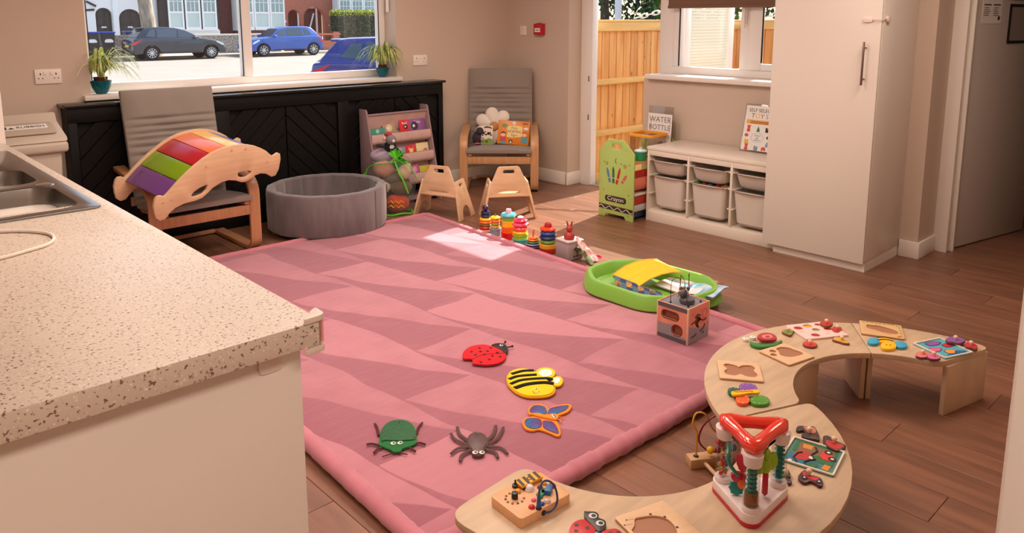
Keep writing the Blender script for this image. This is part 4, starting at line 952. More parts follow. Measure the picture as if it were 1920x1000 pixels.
def roll(a, b, r_, amp, nm, sq=.8):
    n = 150; d = Vector((b[0] - a[0], b[1] - a[1], 0)); L_ = d.length; pts = []; rs = []
    for i in range(n + 1):
        t_ = i / n; w = amp * (math.sin(t_ * L_ * 31 + 1) * .4 + math.sin(t_ * L_ * 83 + 2.3) * .45 + math.sin(t_ * L_ * 141) * .3)
        pts.append((a[0] + d.x * t_, a[1] + d.y * t_, r_ * .78 + .002)); rs.append(r_ * (1 + w) * (1 if 0 < i < n else .75))
    return G(O2).tube(pts, r_, 14, rs=rs, sq=sq).build(nm, VELE, mt, sharp=60)
roll(NL, (NR[0] + .02, NR[1]), .034, .12, 'bolster_edge', .85); roll((NL[0], NL[1] - .02), FL_, .032, .05, 'bolster_edge', .85); roll((NR[0], NR[1] - .02), (FR_[0], FR_[1]), .025, .05, 'bolster_edge'); roll(FL_, FR_, .024, .05, 'bolster_edge')

# ------------------------------------------------------------------ row of stacking toys along the mat
def stack(lab, x, y, rings, extra=None, z0=0):
    t = thing('stacking_toy', lab, 'stacking toy', (x, y, z0), rnd.uniform(0, 90), 'row of stacking toys beside the mat'); z_ = 0
    for (nm, r_, h, m, kind) in rings:
        g = G()
        if kind == 'torus': g.lathe([(r_ * .4, z_), (r_ * .85, z_ + .001), (r_, z_ + h * .5), (r_ * .85, z_ + h - .001), (r_ * .4, z_ + h)], 26)
        elif kind == 'cup': g.lathe([(r_ * .9, z_), (r_ * .92, z_ + h * .8), (r_, z_ + h * .82), (r_, z_ + h), (r_ * .5, z_ + h)], 28)
        elif kind == 'disc': g.lathe([(r_ * .96, z_), (r_, z_ + .002), (r_, z_ + h - .003), (r_ * .95, z_ + h)], 26)
        elif kind == 'flower': g.lathe([(r_ * .7, z_), (r_, z_ + h * .3), (r_, z_ + h * .7), (r_ * .7, z_ + h)], 48, lobes=8, la=.10)
        elif kind == 'ball': g.ell(0, 0, z_ + h / 2, r_, r_, h / 2)
        elif kind == 'peg': g.cyl(0, 0, z_, z_ + h, r_, r_ * .8, n=12, bev=.002)
        elif kind == 'hook': g.tube(smooth([(0, 0, z_), (.002, 0, z_ + h * .5), (.006, 0, z_ + h), (.012, 0, z_ + h * .9)], 4, False), r_, 8)
        g.build(nm, m, t); z_ += h
    return t
WOODB = P('toy_beech', (214, 160, 120)); TRED = P('cup_red', (240, 30, 36), .25); TOR = P('cup_orange', (250, 110, 20), .25); TYE = P('cup_yellow', (252, 190, 20), .25); TGR = P('cup_green', (120, 180, 60), .25); TCY = P('cup_cyan', (90, 190, 214), .25)
stack('tall ring stacker with dark ball on top, leftmost of the row by the mat', 3.528, 4.046, [('base', .056, .016, WOODB, 'disc'), ('ring', .050, .026, RED, 'torus'), ('ring', .046, .014, P('ring_olive', (110, 130, 60)), 'torus'), ('ring', .046, .022, ORANGE, 'torus'), ('ring', .045, .022, YEL, 'torus'), ('ring', .036, .024, NAVY, 'torus'), ('ring', .034, .024, NAVY, 'torus'), ('ball', .024, .044, P('ball_plum', (54, 34, 62), .25), 'ball')])
stack('short yellow animal stacker on a blue grey patterned cup, second in the row', 3.512, 3.925, [('base', .042, .05, P('cup_bluegrey', (150, 164, 190)), 'cup'), ('ring', .036, .02, P('ring_mustard', (214, 160, 50)), 'torus'), ('ring', .034, .022, P('ring_sage', (150, 170, 80)), 'torus'), ('ring', .038, .02, ORANGE, 'torus'), ('ring', .034, .022, YEL, 'flower'), ('peg', .005, .02, P('peg_olive', (120, 110, 50)), 'peg')])
stack('stacking cups from red to green with a pale blue lid, third in the row', 3.53, 3.807, [('cup', .054, .042, TRED, 'cup'), ('cup', .053, .042, TOR, 'cup'), ('cup', .051, .04, TYE, 'cup'), ('cup', .047, .026, TGR, 'cup'), ('lid', .056, .026, TCY, 'torus'), ('knob', .022, .03, P('knob_pink', (236, 190, 206), .2), 'peg')])
stack('stacking rings from teal to hot pink flowers with a white knob, fourth in the row', 3.495, 3.652, [('ring', .055, .034, P('cup_teal', (80, 180, 180), .25), 'cup'), ('ring', .054, .032, P('cup_lime', (160, 210, 50), .25), 'cup'), ('ring', .052, .024, TYE, 'torus'), ('ring', .052, .030, P('cup_coral', (244, 90, 80), .25), 'torus'), ('ring', .054, .028, PINK, 'flower'), ('ring', .046, .022, P('cup_rose', (240, 50, 90), .25), 'flower'), ('knob', .022, .022, WHT, 'ball')])
stack('low wooden disc stacker with an orange hook peg, fifth in the row', 3.492, 3.525, [('disc', .052, .016, P('disc_plum', (80, 50, 96)), 'torus'), ('disc', .050, .016, P('disc_bluegrey', (120, 130, 160)), 'torus'), ('disc', .045, .014, P('disc_green', (70, 110, 60)), 'torus'), ('disc', .038, .016, P('disc_orange', (236, 150, 60)), 'torus'), ('disc', .034, .010, ORANGE, 'flower'), ('peg', .006, .045, P('peg_orange', (214, 90, 40)), 'hook')])
stack('tall ring stacker with orange flower and red knob, last before the bunny box', 3.482, 3.378, [('base', .055, .034, P('ring_red', (180, 30, 28)), 'disc'), ('ring', .056, .028, P('ring_amber', (226, 160, 40)), 'disc'), ('ring', .053, .028, P('ring_green', (110, 150, 50)), 'torus'), ('ring', .057, .026, NAVY, 'torus'), ('ring', .051, .030, BLUE, 'torus'), ('flower', .050, .026, P('ring_flame', (230, 70, 30)), 'flower'), ('knob', .026, .026, P('ring_red', (180, 30, 28)), 'peg')])
jb = thing('bunny_box', 'pale grey wooden box with a red brown bunny figure on top beside the stackers', 'toy box', (3.50, 3.205, 0), -8)
BX = P('box_pale', (166, 150, 154), .45)
G().plate(rrect(.125, .125, .006), .004, .118, bev=.002).build('box_body', BX, jb); G().plate(rrect(.132, .132, .008), .118, .126, bev=.002).build('lid', P('box_lid', (206, 192, 190), .45), jb)
bn_ = thing('bunny_figure', 'small red brown wooden bunny sitting on the pale grey box', 'bunny figure', (3.493, 3.20, .126), -60)
RB = P('bunny_red', (170, 50, 44), .4)
G().lathe([(.026, 0), (.034, .006), (.034, .024), (.024, .042), (.01, .05)], 20).build('body', RB, bn_); G().ell(0, 0, .066, .021, .020, .022).build('head', RB, bn_)
for s in (-1, 1): G().tube([(s * .008, 0, .08), (s * .013, 0, .098), (s * .019, 0, .118)], .005, 8, rs=[.005, .0065, .003]).build('ear', RB, bn_)
g = G().cyl(-.012, -.0635, .02, .03, .005).cyl(.012, -.0635, .02, .03, .005); g = G(T(0, -.0628, 0, rx=90)).plate(circ(-.012, .026, .006, 12), 0, .001).plate(circ(.014, .026, .006, 12), 0, .001); g.build('dark_dots', BLK, jb)
ck = thing('crinkle_cloth', 'crumpled red and white crinkle cloth with green lining beside the bunny box', 'cloth toy', (3.54, 3.085, 0), -70)
def cr(u, v):
    h = .145 * (1 - u) ** .8 * (1 - abs(v - .45) * 1.2) + .004
    return (-.07 + u * .13 + .012 * math.sin(v * 14), (v - .5) * .13 * (.5 + u) + .008 * math.sin(u * 16 + v * 5), max(.003, h + .006 * math.sin(u * 20 + v * 17)))
g = G().sheet(cr, 16, 14)
for f in g.bm.faces:
    c = f.calc_center_median(); f.material_index = 1 if (c.y > .012 and c.x > -.04) else (2 if c.y < -.03 else 0)
g.build('cloth', [mat('cloth_white_print', (236, 214, 210), .8, var=.25, vs=30, c2=(220, 120, 130)), P('cloth_red', (214, 20, 50), .7), mat('cloth_olive', (90, 100, 60), .8)], ck)
G().sheet(lambda u, v: (-.085 + u * .07, -.05 + v * .03 + .01 * math.sin(u * 9), .01 + .085 * math.sin(math.pi * (u * .6 + .2)) * (1 - v * .6)), 8, 4).build('lining', mat('cloth_olive', (90, 100, 60)), ck)

# ------------------------------------------------------------------ green play tray with cloth book, cube
ty = thing('play_tray', 'bright green plastic play tray half on the pink mat', 'tray', (3.30, 2.415, .036))
TGREEN = P('tray_green', (126, 184, 70), .35)
def tr_out(off, n=3):
    base_ = [(-.285, .21), (-.14, .375), (.10, .375), (.265, .24), (.27, -.22), (.13, -.375), (-.12, -.345), (-.285, -.15)]
    o = []; k = len(base_)
    for i in range(k):
        p = Vector(base_[i]); a = (Vector(base_[i - 1]) - p).normalized(); c = (Vector(base_[(i + 1) % k]) - p).normalized()
        for s in range(5):
            t_ = s / 4; q_ = (p + a * .07) * (1 - t_) ** 2 + p * 2 * t_ * (1 - t_) + (p + c * .07) * t_ ** 2
            o.append((q_.x * (1 + off / .3), q_.y * (1 + off / .36)))
    return o
vs = []; fs = []; rr_ = [(.0, .0), (.004, .006), (-.012, .070), (-.020, .078), (-.038, .078), (-.046, .070), (-.062, .018), (-.075, .010)]
for off, z_ in rr_: vs += [(p[0], p[1], z_) for p in tr_out(off)]
n = 40
for r_ in range(len(rr_) - 1):
    for j in range(n): fs.append((r_ * n + j, r_ * n + (j + 1) % n, (r_ + 1) * n + (j + 1) % n, (r_ + 1) * n + j))
fs.append(list(range((len(rr_) - 1) * n, len(rr_) * n)))
G().poly(vs, fs).build('tray_shell', TGREEN, ty)
cbk = thing('cloth_activity_book', 'open cloth activity book with a yellow quilted flap lying in the green tray', 'cloth book', (3.33, 2.36, .05), 0)
CP = mat('cloth_page', (236, 224, 222), .85, var=.2, vs=7, c2=(206, 216, 226), bump=.1, bs=40)
def pg(u, v): return (-.02 + u * .20 + (v - .5) * -.05, .06 - v * .40 + .03 * u, .012 + .062 * max(0, v - .45) ** .9 * 1.5 * (1 if v < .98 else .96) + .006 * math.sin(u * 6 + v * 4))
g = G().sheet(pg, 10, 16).sheet(lambda u, v: tuple(Vector(pg(u, v)) - Vector((0, 0, .006))), 10, 16)
for f in g.bm.faces:
    c = f.calc_center_median(); f.material_index = 1 if c.y < -.20 else (2 if (c.y < -.05 and c.x > .10) else 0)
pgo = g.build('page', [CP, mat('page_blue', (110, 160, 206), .85, var=.3, vs=14, c2=(206, 220, 230)), mat('page_sky', (120, 186, 214), .85, var=.35, vs=10, c2=(230, 230, 226))], cbk)
G().cyl(.13, -.09, .019, .025, .012, n=14).build('pink_button', PINK, cbk)
YQ = mat('yellow_quilt', (250, 196, 10), .6, var=.1, vs=8, bump=.3, bs=12, st=(1, 4, 1))
fl_pts = [(.17, .075), (.10, .085), (.02, .082), (-.06, .066), (-.12, .04), (-.15, .02)]
def flap(u, v):
    # u along the arch (from the far right edge over to the near left), v along its length
    k = u * (len(fl_pts) - 1); i = min(int(k), len(fl_pts) - 2); a, b2 = fl_pts[i], fl_pts[i + 1]; t_ = k - i
    s = a[0] + (b2[0] - a[0]) * t_; zz = a[1] + (b2[1] - a[1]) * t_
    return (s * .9 + .055 - .07 * (1 - v) , .02 + v * .22 - s * .30, zz + .004 * math.sin(v * 22) * (u > .2) + .008 * v)
g = G().sheet(flap, 24, 14); fo = g.build('yellow_flap', YQ, cbk)
G().tube([tuple(Vector(flap(u / 20, 0)) + Vector((0, 0, .001))) for u in range(21)] + [flap(1, v / 14) for v in range(15)] + [flap(1 - u / 20, 1) for u in range(21)], .0035, 6).build('binding', P('binding_gold', (226, 170, 60), .7), cbk)
g = G().sheet(lambda u, v: (-.17 + u * .10, .19 - v * .32 + .1 * u, .014 + .035 * math.sin(math.pi * u) * (1 - v * .5)), 8, 8)
for f in g.bm.faces: f.material_index = int((f.calc_center_median().y * 40) % 3)
g.build('picture_pages', [mat('pages_navy', (50, 56, 100), .8), mat('pages_gold', (206, 150, 50), .8, var=.5, vs=40, c2=(60, 60, 80)), mat('pages_teal', (70, 110, 130), .8)], cbk)
ac = thing('activity_cube', 'wooden activity cube with forest print and wire loops on top, at the mat edge', 'activity cube', (2.928, 1.955, .034), 0)
CW = P('cube_wood', (226, 196, 166), .5); CP1 = P('cube_peach', (226, 150, 122), .5); CP2 = P('cube_grey', (150, 146, 150), .5); CDK = P('cube_slate', (92, 92, 96), .45); CBR = P('cube_brown', (84, 52, 36), .5)
h = .086; CH = .172
G().plate(rrect(2 * h - .008, 2 * h - .008, .003), CH - .012, CH - .004, bev=.001).build('top_plate', P('cube_top', (120, 120, 124), .4), ac)
FX = Matrix(((0, 0, -1, 0), (-1, 0, 0, 0), (0, 1, 0, 0), (0, 0, 0, 1))); FY = Matrix(((1, 0, 0, 0), (0, 0, -1, 0), (0, 1, 0, 0), (0, 0, 0, 1)))
for nm, M_ in (('left', T(-h + .006, 0, 0) @ FX), ('front', T(0, -h + .006, 0) @ FY), ('right', T(h, 0, 0) @ FX), ('back', T(0, h, 0) @ FY)):
    holes = [[(p[0] - .012, p[1] + .118) for p in rrect(.09, .034, .016)], [(p[0] + .028, p[1] + .055) for p in rrect(.052, .046, .02)]] if nm == 'left' else [smooth([(-.01, .03), (.012, .05), (.0, .078), (.02, .1), (-.012, .122), (-.03, .09), (-.014, .068), (-.028, .045)], 3)] if nm == 'front' else []
    g = G(M_).plate([(-h + .004, 0), (h - .004, 0), (h - .004, CH), (-h + .004, CH)], 0, .006, holes=holes, bev=.001)
    po = g.build('printed_panel', CP1, ac)
    g = G(M_ @ T(0, 0, .0062)); mats = [CDK, CP2, CBR, CP1, P('cube_pink', (226, 130, 130), .5)]
    if nm == 'left':
        g.plate([(-h + .005, CH - .022), (h - .005, CH - .022), (h - .005, CH - .001), (-h + .005, CH - .001)], 0, .0006); g.plate([(-h + .005, .001), (h - .005, .001), (h - .005, .02), (-h + .005, .02)], 0, .0006)
        g.mi = 1; g.plate([(-h + .005, .02), (h - .005, .02), (h - .005, .03), (.0, .03), (0, .075), (-h + .005, .07)], 0, .0004)
        g.mi = 2; g.plate([(p[0] - .012, p[1] + .118) for p in rrect(.098, .042, .02)], 0, .0012, holes=[[(p[0] - .012, p[1] + .118) for p in rrect(.09, .034, .016)]])
        g.plate([(p[0] + .028, p[1] + .055) for p in rrect(.060, .054, .024)], 0, .0012, holes=[[(p[0] + .028, p[1] + .055) for p in rrect(.052, .046, .02)]])
    elif nm == 'front':
        g.mi = 1; g.plate([(-h + .005, .001), (h - .005, .001), (h - .005, .075), (.02, .06), (-h + .005, .085)], 0, .0004)
        g.mi = 2
        for pts in ([(-.06, .095), (-.03, .1), (-.012, .098)], [(.015, .1), (.04, .09), (.06, .095)], [(-.055, .03), (-.03, .034), (-.02, .04)], [(.012, .045), (.035, .05), (.05, .07)], [(-.03, .118), (-.01, .13), (.01, .12)], [(.03, .03), (.045, .034)]): g.tube([(p[0], p[1], 0) for p in smooth(pts, 3, False)], .0035, 5)
        g.mi = 4; g.plate(circ(.05, .125, .024, 18, ry=.026), 0, .001, holes=[circ(.046, .13, .014, 14)]); g.plate(circ(-.05, .14, .010, 12), 0, .001); g.plate(circ(.02, .145, .008, 12), 0, .001); g.plate(circ(.062, .06, .009, 12), 0, .001)
    if nm in ('left', 'front'): g.build('print', mats, po)
G().bx(-h + .012, -h + .012, .004, h - .012, h - .012, CH - .014).build('inner_core', P('cube_core', (150, 86, 60), .7), ac)
G().bx(-h - .001, -h - .001, 0, -h + .007, -h + .007, CH + .001, bev=.0015).bx(h - .006, -h - .001, 0, h + .001, -h + .006, CH, bev=.001).bx(-h - .001, h - .006, 0, -h + .006, h + .001, CH, bev=.001).build('corner_edges', CW, ac, kind='stuff')
WIRE = P('wire_grey', (60, 58, 60), .35, metal=.6)
top = CH - .004
for pts in ([(-.06, .03, top), (-.06, .03, top + .09), (-.045, .02, top + .118), (-.02, .012, top + .11), (-.01, .01, top + .07), (.01, .0, top + .045), (.03, -.005, top + .05), (.04, 0, top + .09)], [(.04, 0, top + .09), (.05, .01, top + .115), (.07, .02, top + .11), (.075, .025, top + .08), (.07, .02, top)], [(-.05, -.06, top), (-.03, -.03, top + .05), (.0, 0, top + .1), (.015, .03, top + .115), (.03, .04, top + .09), (.03, .05, top)]):
    G().tube(smooth(pts, 5, False), .0016, 6).build('wire_loop', WIRE, ac)
for (p, r_, m) in (((-.005, .012, top + .06), .0095, P('bead_brown', (120, 84, 54))), ((.008, .004, top + .062), .0085, P('bead_amber', (190, 130, 70))), ((.028, -.004, top + .056), .0095, CDK), ((-.018, .0, top + .035), .008, CDK)):
    G().ell(*p, r_).build('bead', m, ac)
G().lathe([(.032, top), (.036, top + .01), (.034, top + .022), (.02, top + .03)], 18, M=T(-.01, -.025, 0)).ell(-.02, -.012, top + .045, .024, .018, .022).build('turning_knob', P('cube_charcoal', (84, 86, 92), .5), ac)
for p in ((-.06, .03), (.07, .02), (-.05, -.06), (.05, -.06)): G().cyl(p[0], p[1], top, top + .006, .005, n=10).build('wire_cap', BLK, ac)

